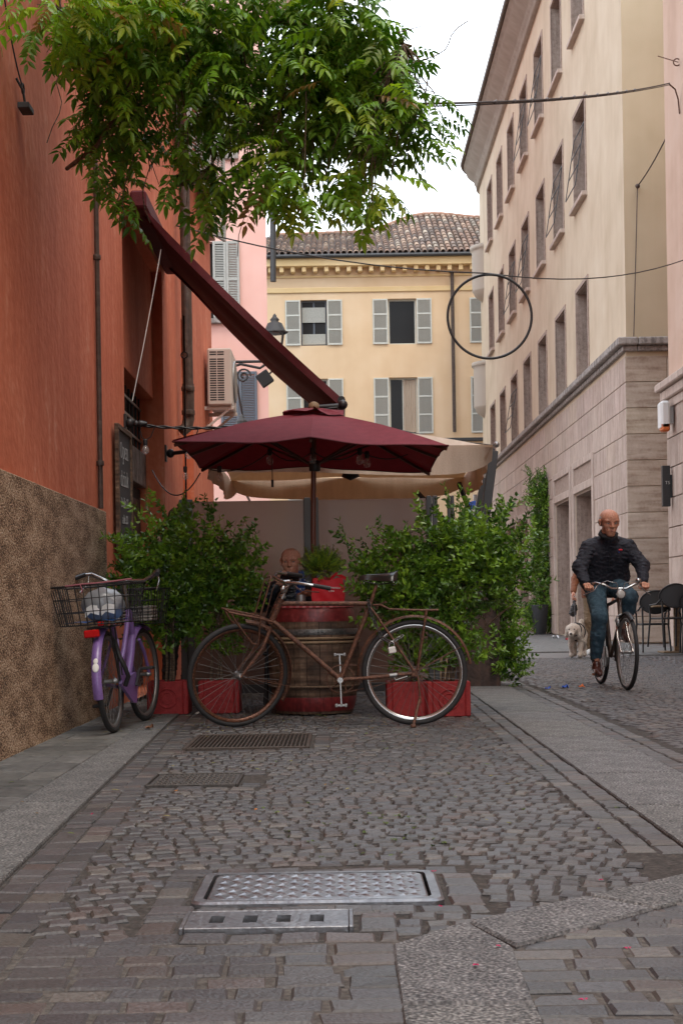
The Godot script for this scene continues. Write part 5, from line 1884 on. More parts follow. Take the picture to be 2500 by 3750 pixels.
func red_pots() -> void:
	var pos := [[-1.345, 11.02, true, "red concrete planter with a ring groove nearest the purple bicycle"], [-0.955, 11.06, false, "red concrete planter seen through the front wheel of the rusty bicycle"], [0.475, 10.42, false, "red concrete planter just right of the barrel, behind the rear wheel"], [0.765, 10.38, true, "red concrete planter with a ring groove at the terrace corner"]]
	for i in 4:
		var p: Array = pos[i]
		var t := thing("red_planter", p[3], "planter", P(p[0], 0, p[1] + 0.16), "red concrete planters")
		var mb := MB.new()
		var h := 0.255
		for s in [-1.0, 1.0]:
			mb.box(Vector3(s * 0.137, h * 0.5, 0), Vector3(0.04, h, 0.31), 0.008)
			mb.box(Vector3(0, h * 0.5, s * 0.14), Vector3(0.234, h, 0.03), 0.006)
		obj("shell", mb, M.red_pot, t)
		if p[2]:
			mb = MB.new()
			mb.torus(Vector3(0, 0.125, 0.155), Vector3(0, 0, 1), 0.072, 0.007, 28, 6)
			mb.torus(Vector3(0, 0.125, 0.155), Vector3(0, 0, 1), 0.042, 0.005, 24, 6)
			obj("ring", mb, M.red_pot, t)
		mb = MB.new()
		mb.box(Vector3(0, 0.11, 0), Vector3(0.235, 0.21, 0.25))
		obj("soil", mb, M.joint, t)
	bush("privet_bush", "bright green bush above the planter by the purple bicycle", P(-1.345, 0.06, 11.18), [[0.0, 0.98, 0.0, 0.36, 0.34, 0.28], [-0.20, 0.85, 0.05, 0.22, 0.34, 0.22], [-0.22, 1.18, 0.05, 0.16, 0.22, 0.2], [0.10, 0.78, 0.0, 0.24, 0.26, 0.22], [-0.06, 1.30, 0.0, 0.14, 0.16, 0.12], [0.16, 1.26, 0.0, 0.16, 0.20, 0.14], [-0.12, 0.50, 0.05, 0.10, 0.12, 0.10]], 560, 71, [[-0.02, 0.0, -0.1, 1.2, 0.05], [0.02, 0.02, 0.15, 1.25, 0.0], [0.0, -0.02, 0.02, 1.35, -0.05]])
	bush("privet_bush", "green bush with bare lower stems between the purple bicycle and seated man", P(-0.985, 0.05, 11.22), [[0.0, 0.98, 0.0, 0.30, 0.30, 0.24], [0.18, 0.86, 0.0, 0.18, 0.26, 0.2], [-0.1, 0.66, 0.0, 0.20, 0.24, 0.2], [0.10, 1.22, 0.0, 0.16, 0.20, 0.14], [0.24, 1.12, 0.0, 0.10, 0.14, 0.12], [0.10, 0.42, 0.05, 0.12, 0.12, 0.1]], 400, 75, [[0.0, 0.0, 0.2, 1.2, 0.0], [-0.03, 0.02, -0.15, 1.15, 0.0], [0.03, 0.0, 0.05, 1.4, 0.0]])
	bush("privet_bush", "green bush directly behind the black saddle of the rusty bicycle", P(0.495, 0.06, 10.58), [[0.0, 0.92, 0.0, 0.32, 0.28, 0.22], [0.02, 0.62, 0.05, 0.22, 0.28, 0.2], [-0.26, 0.96, 0.0, 0.16, 0.20, 0.16], [-0.16, 0.68, 0.0, 0.14, 0.14, 0.12], [0.05, 0.34, 0.05, 0.16, 0.16, 0.14], [-0.05, 1.18, 0.0, 0.16, 0.12, 0.12]], 480, 79, [[0.0, 0.0, -0.2, 1.15, 0.0], [0.03, 0.0, 0.1, 1.2, 0.0], [-0.02, 0.02, -0.05, 1.25, 0.0]])
	bush("privet_bush", "wide glossy bush at the terrace corner overhanging the street", P(0.755, 0.06, 10.54), [[0.12, 1.0, 0.0, 0.38, 0.30, 0.28], [0.34, 1.0, 0.0, 0.24, 0.2, 0.24], [0.06, 0.62, 0.05, 0.20, 0.26, 0.2], [0.22, 0.42, 0.1, 0.14, 0.12, 0.12], [0.24, 1.24, 0.0, 0.22, 0.14, 0.16], [0.48, 1.16, 0.0, 0.12, 0.16, 0.12], [0.55, 0.84, 0.0, 0.14, 0.08, 0.10], [0.0, 1.2, 0.0, 0.14, 0.12, 0.12]], 600, 83, [[0.0, 0.0, 0.3, 1.2, 0.0], [0.03, 0.0, 0.15, 1.3, 0.0], [-0.02, 0.02, 0.0, 1.25, 0.0], [0.04, 0.0, 0.42, 0.7, 0.08]])

func barrel_r(y: float) -> float:
	var s := (y - 0.42) / 0.42
	return 0.348 - 0.062 * s * s
func barrel() -> void:
	var t := thing("wine_barrel", "old oak wine barrel with red hoops used as a table", "barrel", P(-0.215, 0, 10.98))
	var n := 22
	rng.seed = 31
	for i in n:
		var mb := MB.new()
		var b := rnd(0.75, 1.2)
		mb.col = Color(b, b * rnd(0.94, 1.0), b * rnd(0.9, 1.0))
		var a0 := TAU * i / n + 0.006
		var a1 := TAU * (i + 1) / n - 0.006
		var rows := []
		for k in 11:
			var y := 0.01 + 0.815 * k / 10.0
			var r := barrel_r(y)
			var l := []
			l.append(Vector3(cos(a0) * (r - 0.02), y, sin(a0) * (r - 0.02)))
			l.append(Vector3(cos(a0) * (r - 0.002), y, sin(a0) * (r - 0.002)))
			l.append(Vector3(cos((a0 + a1) / 2) * (r + 0.002), y, sin((a0 + a1) / 2) * (r + 0.002)))
			l.append(Vector3(cos(a1) * (r - 0.002), y, sin(a1) * (r - 0.002)))
			l.append(Vector3(cos(a1) * (r - 0.02), y, sin(a1) * (r - 0.02)))
			rows.append(l)
		for k in 10:
			for e in 4:
				mb.quad(rows[k][e], rows[k + 1][e], rows[k + 1][e + 1], rows[k][e + 1])
		obj("stave", mb, M.oak, t, true)
	for hoop in [[0.03, 0.135, M.red_hoop], [0.70, 0.80, M.red_hoop], [0.60, 0.645, M.hoop]]:
		var mb := MB.new()
		var pr := []
		for k in 5:
			var y: float = lerpf(hoop[0], hoop[1], k / 4.0)
			pr.append(Vector2(barrel_r(y) + (0.006 if k > 0 and k < 4 else 0.001), y))
		mb.lathe(pr, Vector3.ZERO, Basis(), 44)
		var h := obj("hoop", mb, hoop[2], t)
		if hoop[0] == 0.60:
			for a in [1.45, 1.36]:
				mb = MB.new()
				mb.ball(Vector3(cos(a) * 0.342, 0.622, sin(a) * 0.342), Vector3(0.006, 0.006, 0.006), 6, 4)
				obj("rivet", mb, M.black, h)
	for y in [0.575, 0.545, 0.215]:
		var mb := MB.new()
		mb.torus(Vector3(0, y, 0), Vector3.UP, barrel_r(y) + 0.006, 0.011, 44, 6)
		obj("wooden_hoop", mb, M.tan_wood if y > 0.3 else M.bark, t)
	var mb2 := MB.new()
	mb2.lathe([Vector2(0.0, 0.81), Vector2(0.27, 0.81)], Vector3.ZERO, Basis(), 30)
	mb2.lathe([Vector2(0.0, 0.03), Vector2(0.27, 0.03)], Vector3.ZERO, Basis(), 30)
	obj("head", mb2, M.oak, t, true)
	# checked cloth
	var cl := thing("tablecloth", "red and white checked round cloth covering the barrel top", "tablecloth", P(-0.215, 0.826, 10.98))
	var im := Image.create(64, 64, false, Image.FORMAT_RGB8)
	for y in 64:
		for x in 64:
			var k := (1 if x < 32 else 0) + (1 if y < 32 else 0)
			im.set_pixel(x, y, [lin(0.66, 0.60, 0.55), lin(0.44, 0.13, 0.13), lin(0.30, 0.018, 0.026)][k])
	var mc := plain(Color.WHITE, 0.6)
	mc.albedo_texture = ImageTexture.create_from_image(im)
	mc.uv1_triplanar = true
	mc.uv1_scale = Vector3(20, 20, 20)
	var mb := MB.new()
	var rows := []
	for i in 6:
		var l := []
		for k in 61:
			var a := TAU * k / 60.0
			var r: float = [0.0, 0.15, 0.285, 0.302, 0.305, 0.306][i]
			if i > 3:
				r += 0.004 * sin(a * 14)
			l.append(Vector3(cos(a) * r, [0.012, 0.012, 0.012, 0.008, -0.008, -0.022][i], sin(a) * r))
		rows.append(l)
	mb.sheet(rows)
	obj("cloth", mb, mc, cl)
	# shopping bag
	var bag := thing("red_shopping_bag", "red cloth carrier bag with white lettering on the barrel", "bag", P(-0.10, 0.84, 10.90))
	mb = MB.new()
	for side in 4:
		rows = []
		for i in 8:
			var v := i / 7.0
			var l := []
			for k in 11:
				var u := k / 10.0 * 2.0 - 1.0
				var puff := 0.010 * cos(u * PI * 0.5) * sin(v * PI) + 0.004 * sin(u * 7.0 + v * 9.0 + side)
				var hw := 0.118 + 0.006 * sin(v * 5.0)
				var hd := 0.062
				var y := v * 0.178 - (0.010 * cos(u * 4.0) if i == 7 else 0.0)
				var q := Vector3.ZERO
				match side:
					0: q = Vector3(u * hw, y, hd + puff)
					1: q = Vector3(hw + puff * 0.6 * (1 - absf(u)), y, -u * hd)
					2: q = Vector3(-u * hw, y, -hd - puff)
					3: q = Vector3(-hw - puff * 0.6 * (1 - absf(u)), y, u * hd)
				l.append(q)
			rows.append(l)
		mb.sheet(rows)
	var cloth_red := plain(lin(0.62, 0.008, 0.018), 0.6)
	cloth_red.backlight_enabled = true
	cloth_red.backlight = lin(0.3, 0.003, 0.006)
	obj("sack", mb, cloth_red, bag)
	mb = MB.new()
	rows = []
	for i in 13:
		var s := i / 12.0
		var c := Vector3(0.02 + 0.115 * s + 0.01 * sin(s * 9), 0.18 + 0.03 * sin(s * 4.2) + 0.02 * s, 0.06 - 0.03 * s)
		rows.append([c + Vector3(0, -0.013, 0), c + Vector3(0, 0.013, 0.006)])
	mb.sheet(rows)
	obj("handle", mb, cloth_red, bag)
	for k in 2:
		var tm := TextMesh.new()
		tm.text = ["LE ERBE AROMATICHE", "D'ASIA"][k]
		var bold := FontVariation.new()
		var bf := SystemFont.new()
		bf.font_names = PackedStringArray(["Droid Sans"])
		bf.font_weight = 700
		bold.base_font = bf
		bold.variation_embolden = 0.7
		tm.font = bold
		tm.font_size = 16
		tm.pixel_size = 0.0008
		tm.depth = 0.0012
		var o := node("lettering", tm, M.white, bag)
		o.position = Vector3(0.026, 0.112 - 0.025 * k, 0.0785)
		o.rotation = Vector3(0.02, 0, -0.08)
	# herbs in the bag
	var herb := thing("potted_herbs", "bushy pot of fine leaved herbs in the red bag", "herbs", P(-0.13, 0.99, 10.90))
	var hx := []
	rng.seed = 33
	for i in 620:
		var q := Vector3(rng.randfn(0, 0.5), rng.randfn(0, 0.45), rng.randfn(0, 0.5))
		if q.length() > 1.2:
			q = q.normalized() * rnd(0.8, 1.25)
		hx.append(facing(Vector3(q.x * 0.115 - 0.02, 0.14 + q.y * 0.095, q.z * 0.09), q + Vector3(rnd(-0.5, 0.5), 0.6, rnd(-0.5, 0.5)), rnd(0.35, 0.55), rng.randf() * TAU))
	var hm := [sprig(64, 7, 0.12, 0.028)]
	rng.seed = 34
	foliage(herb, "sprig", "sprigs", hm, hx, [M.privet1, M.leaf3, M.privet0], M.privet_any, [Color(0.10, 0.13, 0.025), Color(0.07, 0.11, 0.02), Color(0.14, 0.16, 0.04)], 200)
	mb = MB.new()
	mb.lathe([Vector2(0.0, -0.09), Vector2(0.045, -0.09), Vector2(0.055, 0.04), Vector2(0.0, 0.045)], Vector3.ZERO, Basis(), 16)
	obj("pot", mb, M.red_pot, herb)
	var gl := thing("tumbler", "small glass tumbler beside the red bag on the barrel", "glass", P(-0.305, 0.838, 10.86))
	mb = MB.new()
	mb.lathe([Vector2(0.0, 0.003), Vector2(0.034, 0.003), Vector2(0.036, 0.0), Vector2(0.038, 0.065), Vector2(0.035, 0.065), Vector2(0.033, 0.006)], Vector3.ZERO, Basis(), 20)
	obj("cup", mb, M.dull, gl)

func bulb(parent: Node3D, o: Vector3, s := 1.0) -> void:
	var b := Node3D.new()
	b.name = "lamp"
	b.position = o
	parent.add_child(b, true)
	var mb := MB.new()
	mb.lathe([Vector2(0.0, 0.0), Vector2(0.018, 0.0), Vector2(0.02, -0.01), Vector2(0.019, -0.05), Vector2(0.015, -0.055)], Vector3.ZERO, Basis(), 10)
	obj("socket", mb, M.black, b)
	mb = MB.new()
	mb.lathe([Vector2(0.013, -0.05), Vector2(0.016, -0.06), Vector2(0.028, -0.078), Vector2(0.032, -0.098), Vector2(0.026, -0.118), Vector2(0.012, -0.13), Vector2(0.0, -0.132)], Vector3.ZERO, Basis(), 14)
	obj("glass_bulb", mb, M.glass, b)
	mb = MB.new()
	mb.tube([Vector3(0, -0.05, 0), Vector3(0.004, -0.075, 0), Vector3(-0.004, -0.095, 0), Vector3(0.004, -0.105, 0)], 0.0022, 4)
	obj("filament", mb, M.tan_wood, b)
	b.scale = Vector3(s, s, s)
func sag(a: Vector3, b: Vector3, drop: float, n := 14) -> Array:
	var o := []
	for i in n + 1:
		var s := i / float(n)
		o.append(a.lerp(b, s) - Vector3(0, drop * 4.0 * s * (1 - s), 0))
	return o
func string_lights() -> void:
	var t := thing("string_light_cable", "twisted black cable with bulbs from the doorway to the awning tip", "string lights")
	var a := P(-1.80, 2.44, 12.62)
	var b := P(0.02, 2.62, 12.95)
	var pts := sag(a, b, 0.10, 40)
	for k in 2:
		var tw := []
		for i in pts.size():
			tw.append(pts[i] + Vector3(0, cos(i * 1.1 + PI * k), sin(i * 1.1 + PI * k)) * 0.009)
		var mb := MB.new()
		mb.tube(tw, 0.009, 6)
		obj("cable", mb, M.black, t)
	var mb := MB.new()
	mb.box(P(-1.87, 2.45, 12.62), Vector3(0.02, 0.16, 0.08), 0.004)
	mb.ball(P(-1.83, 2.45, 12.62), Vector3(0.04, 0.045, 0.04), 10, 6)
	mb.lathe([Vector2(0.0, 0), Vector2(0.03, 0.01), Vector2(0.03, 0.03), Vector2(0.02, 0.04), Vector2(0.03, 0.05), Vector2(0.03, 0.07), Vector2(0.015, 0.12)], P(-1.80, 2.445, 12.62), Basis(Vector3(0, 0, 1), -PI / 2), 10)
	obj("anchor", mb, M.black, t)
	mb = MB.new()
	mb.tube([b + Vector3(-0.25, -0.01, -0.01), b], 0.022, 8)
	mb.ball(b + Vector3(0.02, 0.01, 0), Vector3(0.045, 0.045, 0.045), 10, 6)
	obj("end_clamp", mb, M.black, t)
	for q in [[0.055, 0.10], [0.26, 0.12]]:
		var at: Vector3 = a.lerp(b, q[0]) - Vector3(0, 0.10 * 4 * q[0] * (1 - q[0]), 0)
		mb = MB.new()
		mb.tube([at + Vector3(-0.05, 0, 0), at + Vector3(-0.03, -q[1], 0), at + Vector3(0, -q[1] - 0.03, 0)], 0.005, 5)
		mb.tube([at + Vector3(0.09, 0, 0), at + Vector3(0.05, -q[1], 0), at + Vector3(0, -q[1] - 0.03, 0)], 0.005, 5)
		obj("drop_wire", mb, M.black, t)
		bulb(t, at + Vector3(0, -q[1] - 0.02, 0))
	var u := thing("string_light_cable", "thin black bulb cable looping below the burgundy parasol", "string lights")
	mb = MB.new()
	mb.box(P(-1.87, 2.50, 15.55), Vector3(0.02, 0.18, 0.09), 0.004)
	mb.ball(P(-1.82, 2.50, 15.55), Vector3(0.045, 0.05, 0.045), 10, 6)
	mb.tube([P(-1.80, 2.50, 15.55), P(-1.5, 2.49, 15.2)], 0.022, 8)
	obj("anchor", mb, M.black, u)
	mb = MB.new()
	mb.tube(sag(P(-1.86, 2.2, 14.3), P(-1.20, 1.98, 12.4), 0.22), 0.006, 5)
	mb.tube(sag(P(-1.5, 2.49, 15.2), P(-1.15, 2.02, 12.45), 0.05), 0.006, 5)
	mb.tube(sag(P(-1.1, 2.0, 12.3), P(-0.56, 2.10, 11.8), 0.07), 0.005, 5)
	mb.tube(sag(P(-0.56, 2.10, 11.8), P(-0.21, 2.04, 11.35), 0.08), 0.005, 5)
	mb.tube(sag(P(-0.21, 2.04, 11.35), P(0.17, 2.05, 11.45), 0.07), 0.005, 5)
	mb.tube(sag(P(0.17, 2.05, 11.5), P(0.60, 2.08, 11.9), 0.06), 0.005, 5)
	mb.tube([P(-0.55, 2.04, 11.8), P(-0.55, 1.86, 11.8)], 0.004, 5)
	mb.tube([P(-0.55, 1.86, 11.8), P(-0.55, 1.80, 11.8)], 0.012, 6)
	obj("cable", mb, M.black, u)
	for p in [[-0.57, 2.12, 11.85], [-0.21, 2.07, 11.36], [0.165, 2.07, 11.45], [0.225, 2.06, 11.6], [-1.52, 2.22, 14.2], [-1.0, 2.0, 12.0]]:
		bulb(u, P(p[0], p[1], p[2]))

func small_fixtures() -> void:
	# blackboard by the door
	var t := thing("chalkboard", "wood framed chalkboard menu hung on the red wall by the doorway", "chalkboard", P(-1.845, 1.30, 12.28))
	var mb := MB.new()
	mb.box(Vector3(0, 0.53, 0), Vector3(0.02, 0.98, 0.70))
	obj("slate", mb, plain(lin(0.035, 0.035, 0.038), 0.8), t)
	mb = MB.new()
	for s in [-1.0, 1.0]:
		mb.box(Vector3(0.008, 0.53, s * 0.37), Vector3(0.035, 1.06, 0.045), 0.004)
		mb.box(Vector3(0.008, 0.53 + s * 0.51, 0), Vector3(0.035, 0.045, 0.695), 0.004)
	obj("frame", mb, M.oak, t)
	var words := ["Open", "drink", "Dalle 11", "alle 23", "~ ~ ~"]
	for k in 5:
		var tm := TextMesh.new()
		tm.text = words[k]
		var fnt := SystemFont.new()
		fnt.font_names = PackedStringArray(["Droid Serif"])
		fnt.font_italic = true
		tm.font = fnt
		tm.font_size = [44, 40, 26, 24, 24][k]
		tm.pixel_size = 0.0042
		tm.depth = 0.002
		var o := node("chalk_writing", tm, M.chalk, t)
		o.rotation = Vector3(0, PI / 2, 0.03)
		o.position = Vector3(0.0125, [0.86, 0.62, 0.42, 0.28, 0.13][k], 0.0)
	t = thing("white_string", "thin white string slanting from the awning down to the door grille", "string")
	mb = MB.new()
	mb.tube(sag(P(-1.61, 4.13, 13.25), P(-1.86, 2.70, 13.0), 0.03), 0.0045, 5)
	obj("cord", mb, M.white, t)
	# iron wall bracket
	t = thing("wall_bracket", "small black iron bracket on the red wall near the vine", "bracket", P(-1.86, 3.80, 8.55))
	mb = MB.new()
	mb.box(Vector3(0.03, 0, 0), Vector3(0.07, 0.035, 0.14), 0.004)
	mb.tube([Vector3(0.03, 0.01, 0), Vector3(0.02, 0.10, 0.02), Vector3(-0.01, 0.16, 0.06)], 0.008, 6)
	mb.torus(Vector3(0.02, 0.11, 0.02), Vector3(1, 0, 0), 0.03, 0.006, 12, 5)
	obj("iron", mb, M.wire, t)
	mb = MB.new()
	mb.tube(sag(Vector3(0.02, 0.12, 0.03), Vector3(0.0, 0.75, 0.55), 0.1), 0.005, 5)
	obj("wire", mb, M.wire, t)
	# wooden swallow under the vine
	t = thing("swallow_ornament", "brown wooden swallow ornament hanging below the vine", "ornament", P(-0.92, 3.66, 9.5))
	mb = MB.new()
	mb.lathe([Vector2(0.004, -0.16), Vector2(0.016, -0.12), Vector2(0.032, 0.0), Vector2(0.034, 0.07), Vector2(0.022, 0.115), Vector2(0.0, 0.15)], Vector3.ZERO, Basis(Vector3(0, 0, 1), -PI / 2 - 0.03), 14)
	var bd := obj("body", mb, M.tan_wood, t)
	mb = MB.new()
	mb.lathe([Vector2(0.019, -0.125), Vector2(0.021, -0.105)], Vector3.ZERO, Basis(Vector3(0, 0, 1), -PI / 2 - 0.03), 14)
	mb.ball(Vector3(0.06, -0.02, 0.03), Vector3(0.017, 0.011, 0.008), 8, 5)
	obj("marking", mb, M.black_matt, bd)
	var wing := PackedVector2Array([Vector2(0.05, 0), Vector2(0.12, 0.03), Vector2(0.14, 0.09), Vector2(0.10, 0.14), Vector2(0.06, 0.07), Vector2(-0.02, 0.0)])
	mb = MB.new()
	mb.prism(wing, Vector3(0, 0.012, -0.01), Vector3(1, 0, 0), Vector3(0, 0.75, -0.65), 0.01)
	obj("wing", mb, M.bark, t)
	mb = MB.new()
	mb.prism(PackedVector2Array([Vector2(0.05, 0), Vector2(0.02, 0.05), Vector2(-0.06, 0.10), Vector2(-0.15, 0.14), Vector2(-0.10, 0.08), Vector2(-0.03, 0.0)]), Vector3(0, -0.012, 0.01), Vector3(1, 0, 0), Vector3(0, -0.6, 0.8), 0.01)
	obj("wing", mb, M.bark, t)
	mb = MB.new()
	mb.tube([Vector3(0.0, 0.03, 0), Vector3(0.02, 0.5, 0.0)], 0.002, 4)
	obj("string", mb, M.wire, t)
	# hoop hanging over the street on its wire
	t = thing("hanging_hoop", "large thin black hoop hanging on a wire above the street", "hoop", P(1.91, 4.42, 18.0))
	mb = MB.new()
	mb.torus(Vector3.ZERO, Vector3(0, 0, 1), 0.525, 0.017, 72, 8)
	obj("ring", mb, M.black, t)
	mb = MB.new()
	var wl := [P(-1.88, 5.35, 17.0) - t.position]
	wl.append_array(sag(P(-1.88, 5.35, 17.0) - t.position, Vector3(0, 0.54, 0), 0.12, 8).slice(1))
	wl.append_array(sag(Vector3(0, 0.54, 0), P(5.9, 6.6, 24.3) - t.position, 0.18, 10).slice(1))
	mb.tube(wl, 0.009, 5)
	obj("wire", mb, M.wire, t)
	# bundled cable over the street
	t = thing("street_cable", "bundled grey cable stretched from the vine to the rosy building", "cable")
	mb = MB.new()
	var cp := sag(P(-0.05, 4.10, 9.4), P(5.7, 9.62, 24.4), 0.10, 22)
	mb.tube(cp, 0.011, 6)
	mb.tube(sag(P(-0.05, 4.08, 9.42), P(5.7, 9.60, 24.42), 0.09, 22), 0.007, 5)
	obj("bundle", mb, M.wire, t)
	mb = MB.new()
	mb.tube([P(5.2, 9.55, 23.0), P(5.9, 10.05, 24.6)], 0.008, 5)
	mb.tube([P(5.70, 9.60, 24.4), P(5.82, 9.55, 24.5), P(5.88, 9.4, 24.55), P(5.90, 9.15, 24.55)], 0.014, 6)
	mb.torus(P(5.88, 10.05, 24.6), Vector3(0, 0, 1), 0.06, 0.012, 14, 5)
	obj("fixing", mb, M.rust, t)
	for i in 12:
		mb = MB.new()
		mb.lathe([Vector2(0.017, -0.02), Vector2(0.019, 0.0), Vector2(0.017, 0.02)], cp[6 + i], Basis(Vector3(0, 0, 1), -1.0), 8)
		obj("cable_tie", mb, M.tie, t)
	t = thing("wall_cable", "thin dark cable drooping down the ochre corner wall", "cable")
	mb = MB.new()
	mb.tube(sag(P(6.1, 9.35, 26.5), P(5.98, 9.05, 28.45), 0.05), 0.014, 5)
	mb.tube([P(5.98, 9.05, 28.44), P(5.86, 6.08, 28.44)], 0.010, 5)
	mb.ball(P(5.98, 9.05, 28.42), Vector3(0.05, 0.05, 0.05), 8, 5)
	obj("cable", mb, M.copper_pipe, t)
	# wrought iron lamps on the pink building
	lantern("black iron street lantern in front of the yellow house", P(-1.48, 7.12, 34.2), 0.85, Vector3(-0.26, -0.1, -1.6))
	lantern("black iron street lantern half hidden behind the air conditioner", P(-2.02, 4.05, 30.0), 1.0, Vector3(-0.2, -0.1, -5.8))
	t = thing("lamp_bracket", "scrolled wrought iron lamp bracket with a floodlight beside the air conditioner", "bracket", P(-1.92, 5.75, 30.0))
	mb = MB.new()
	mb.tube([Vector3(-0.7, 0.22, 0), Vector3(0.45, 0.22, 0)], 0.03, 8)
	mb.tube([Vector3(-0.6, -0.1, 0), Vector3(-0.4, 0.08, 0), Vector3(-0.1, 0.17, 0), Vector3(0.3, 0.08, 0), Vector3(0.42, 0.16, 0)], 0.03, 6)
	mb.tube([Vector3(-0.4, -0.6, -6.0), Vector3(-0.4, 0.22, -3.0), Vector3(-0.4, 0.22, 0)], 0.025, 6)
	for q in [[-0.05, -0.08, 0.16], [-0.42, -0.1, 0.1]]:
		var sp := []
		for i in 26:
			var s := i / 25.0
			sp.append(Vector3(q[0] + cos(s * 11.0) * q[2] * (1 - s * 0.85), q[1] + sin(s * 11.0) * q[2] * (1 - s * 0.85), 0))
		mb.tube(sp, 0.022, 6)
	obj("scrollwork", mb, M.wire, t)
	mb = MB.new()
	mb.box(Vector3(0.40, -0.15, 0.05), Vector3(0.28, 0.30, 0.10), 0.02, Basis(Vector3(0, 0, 1), 0.6))
	obj("floodlight", mb, M.black_matt, t)
	# one way sign
	t = thing("road_sign", "round blue road sign with a white arrow beyond the terrace", "road sign", P(2.07, 0, 22.0))
	mb = MB.new()
	mb.tube([Vector3(0, 0, 0), Vector3(0, 2.5, 0)], 0.03, 8)
	obj("post", mb, M.dull, t)
	mb = MB.new()
	mb.lathe([Vector2(0.0, 0.012), Vector2(0.2, 0.012), Vector2(0.205, 0.0), Vector2(0.0, -0.005)], Vector3(0, 2.2, 0.045), Basis(Vector3.RIGHT, PI / 2), 28)
	var face := obj("face", mb, plain(lin(0.012, 0.075, 0.42), 0.4), t)
	mb = MB.new()
	mb.prism(PackedVector2Array([Vector2(-0.15, 0), Vector2(-0.02, 0.11), Vector2(-0.02, 0.045), Vector2(0.15, 0.045), Vector2(0.15, -0.045), Vector2(-0.02, -0.045), Vector2(-0.02, -0.11)]), Vector3(0, 2.2, 0.058), Vector3.RIGHT, Vector3.UP, 0.004)
	obj("arrow", mb, M.white, face)
	# ivy in its pot on the corner building, with a trellis board
	t = bush("climbing_ivy", "tall column of ivy climbing the stone wall from a grey pot", P(5.55, 0.0, 39.5), [[-0.02, 3.9, 0.0, 0.30, 0.5, 0.35], [0.0, 3.2, 0.0, 0.24, 0.5, 0.34], [0.0, 2.5, 0.0, 0.28, 0.5, 0.34], [0.0, 1.8, 0.0, 0.24, 0.5, 0.34], [0.0, 1.1, 0.0, 0.2, 0.5, 0.3], [-0.05, 0.55, 0.0, 0.42, 0.3, 0.45], [-0.2, 0.25, 0.1, 0.30, 0.2, 0.3], [0.2, 0.3, 0.1, 0.25, 0.25, 0.3]], 1500, 97, [[0.0, 0.0, 0.02, 4.0, 0.0], [0.05, 0.0, -0.05, 3.6, 0.0]], 300, "privet", 1.5)
	t = thing("ivy_pot", "tapered dark grey pot at the foot of the ivy", "pot", P(5.38, 0.0, 39.1))
	mb = MB.new()
	mb.lathe([Vector2(0.0, 0.0), Vector2(0.20, 0.0), Vector2(0.30, 0.78), Vector2(0.31, 0.80), Vector2(0.28, 0.80), Vector2(0.0, 0.74)], Vector3.ZERO, Basis(Vector3.UP, PI / 4), 4)
	obj("shell", mb, M.anthracite, t)

func lantern(label: String, at: Vector3, s: float, wall: Vector3) -> void:
	var t := thing("street_lantern", label, "lantern", at)
	t.scale = Vector3(s, s, s)
	var mb := MB.new()
	var q := Basis(Vector3.UP, PI / 4)
	mb.lathe([Vector2(0.36, 0.28), Vector2(0.37, 0.32), Vector2(0.30, 0.34), Vector2(0.20, 0.56), Vector2(0.10, 0.60), Vector2(0.13, 0.66), Vector2(0.10, 0.70), Vector2(0.06, 0.74), Vector2(0.05, 0.78), Vector2(0.0, 0.84)], Vector3.ZERO, q, 8)
	obj("cap", mb, M.wire, t)
	mb = MB.new()
	for i in 4:
		var a := PI / 4 + PI / 2 * i
		mb.bar(Vector3(cos(a) * 0.33, 0.30, sin(a) * 0.33), Vector3(cos(a) * 0.19, -0.45, sin(a) * 0.19), 0.03, 0.03)
	mb.lathe([Vector2(0.0, -0.47), Vector2(0.20, -0.47), Vector2(0.21, -0.44), Vector2(0.0, -0.44)], Vector3.ZERO, q, 8)
	obj("cage", mb, M.wire, t)
	mb = MB.new()
	mb.lathe([Vector2(0.18, -0.43), Vector2(0.31, 0.29)], Vector3.ZERO, Basis(Vector3.UP, PI / 4), 4)
	obj("glass", mb, M.glass, t)
	mb = MB.new()
	mb.tube([Vector3(0, -0.46, 0), Vector3(0, -0.6, 0), wall * 0.5 + Vector3(0, -0.6, 0), wall + Vector3(0, -0.5, 0)], 0.03, 6)
	obj("bracket", mb, M.wire, t)

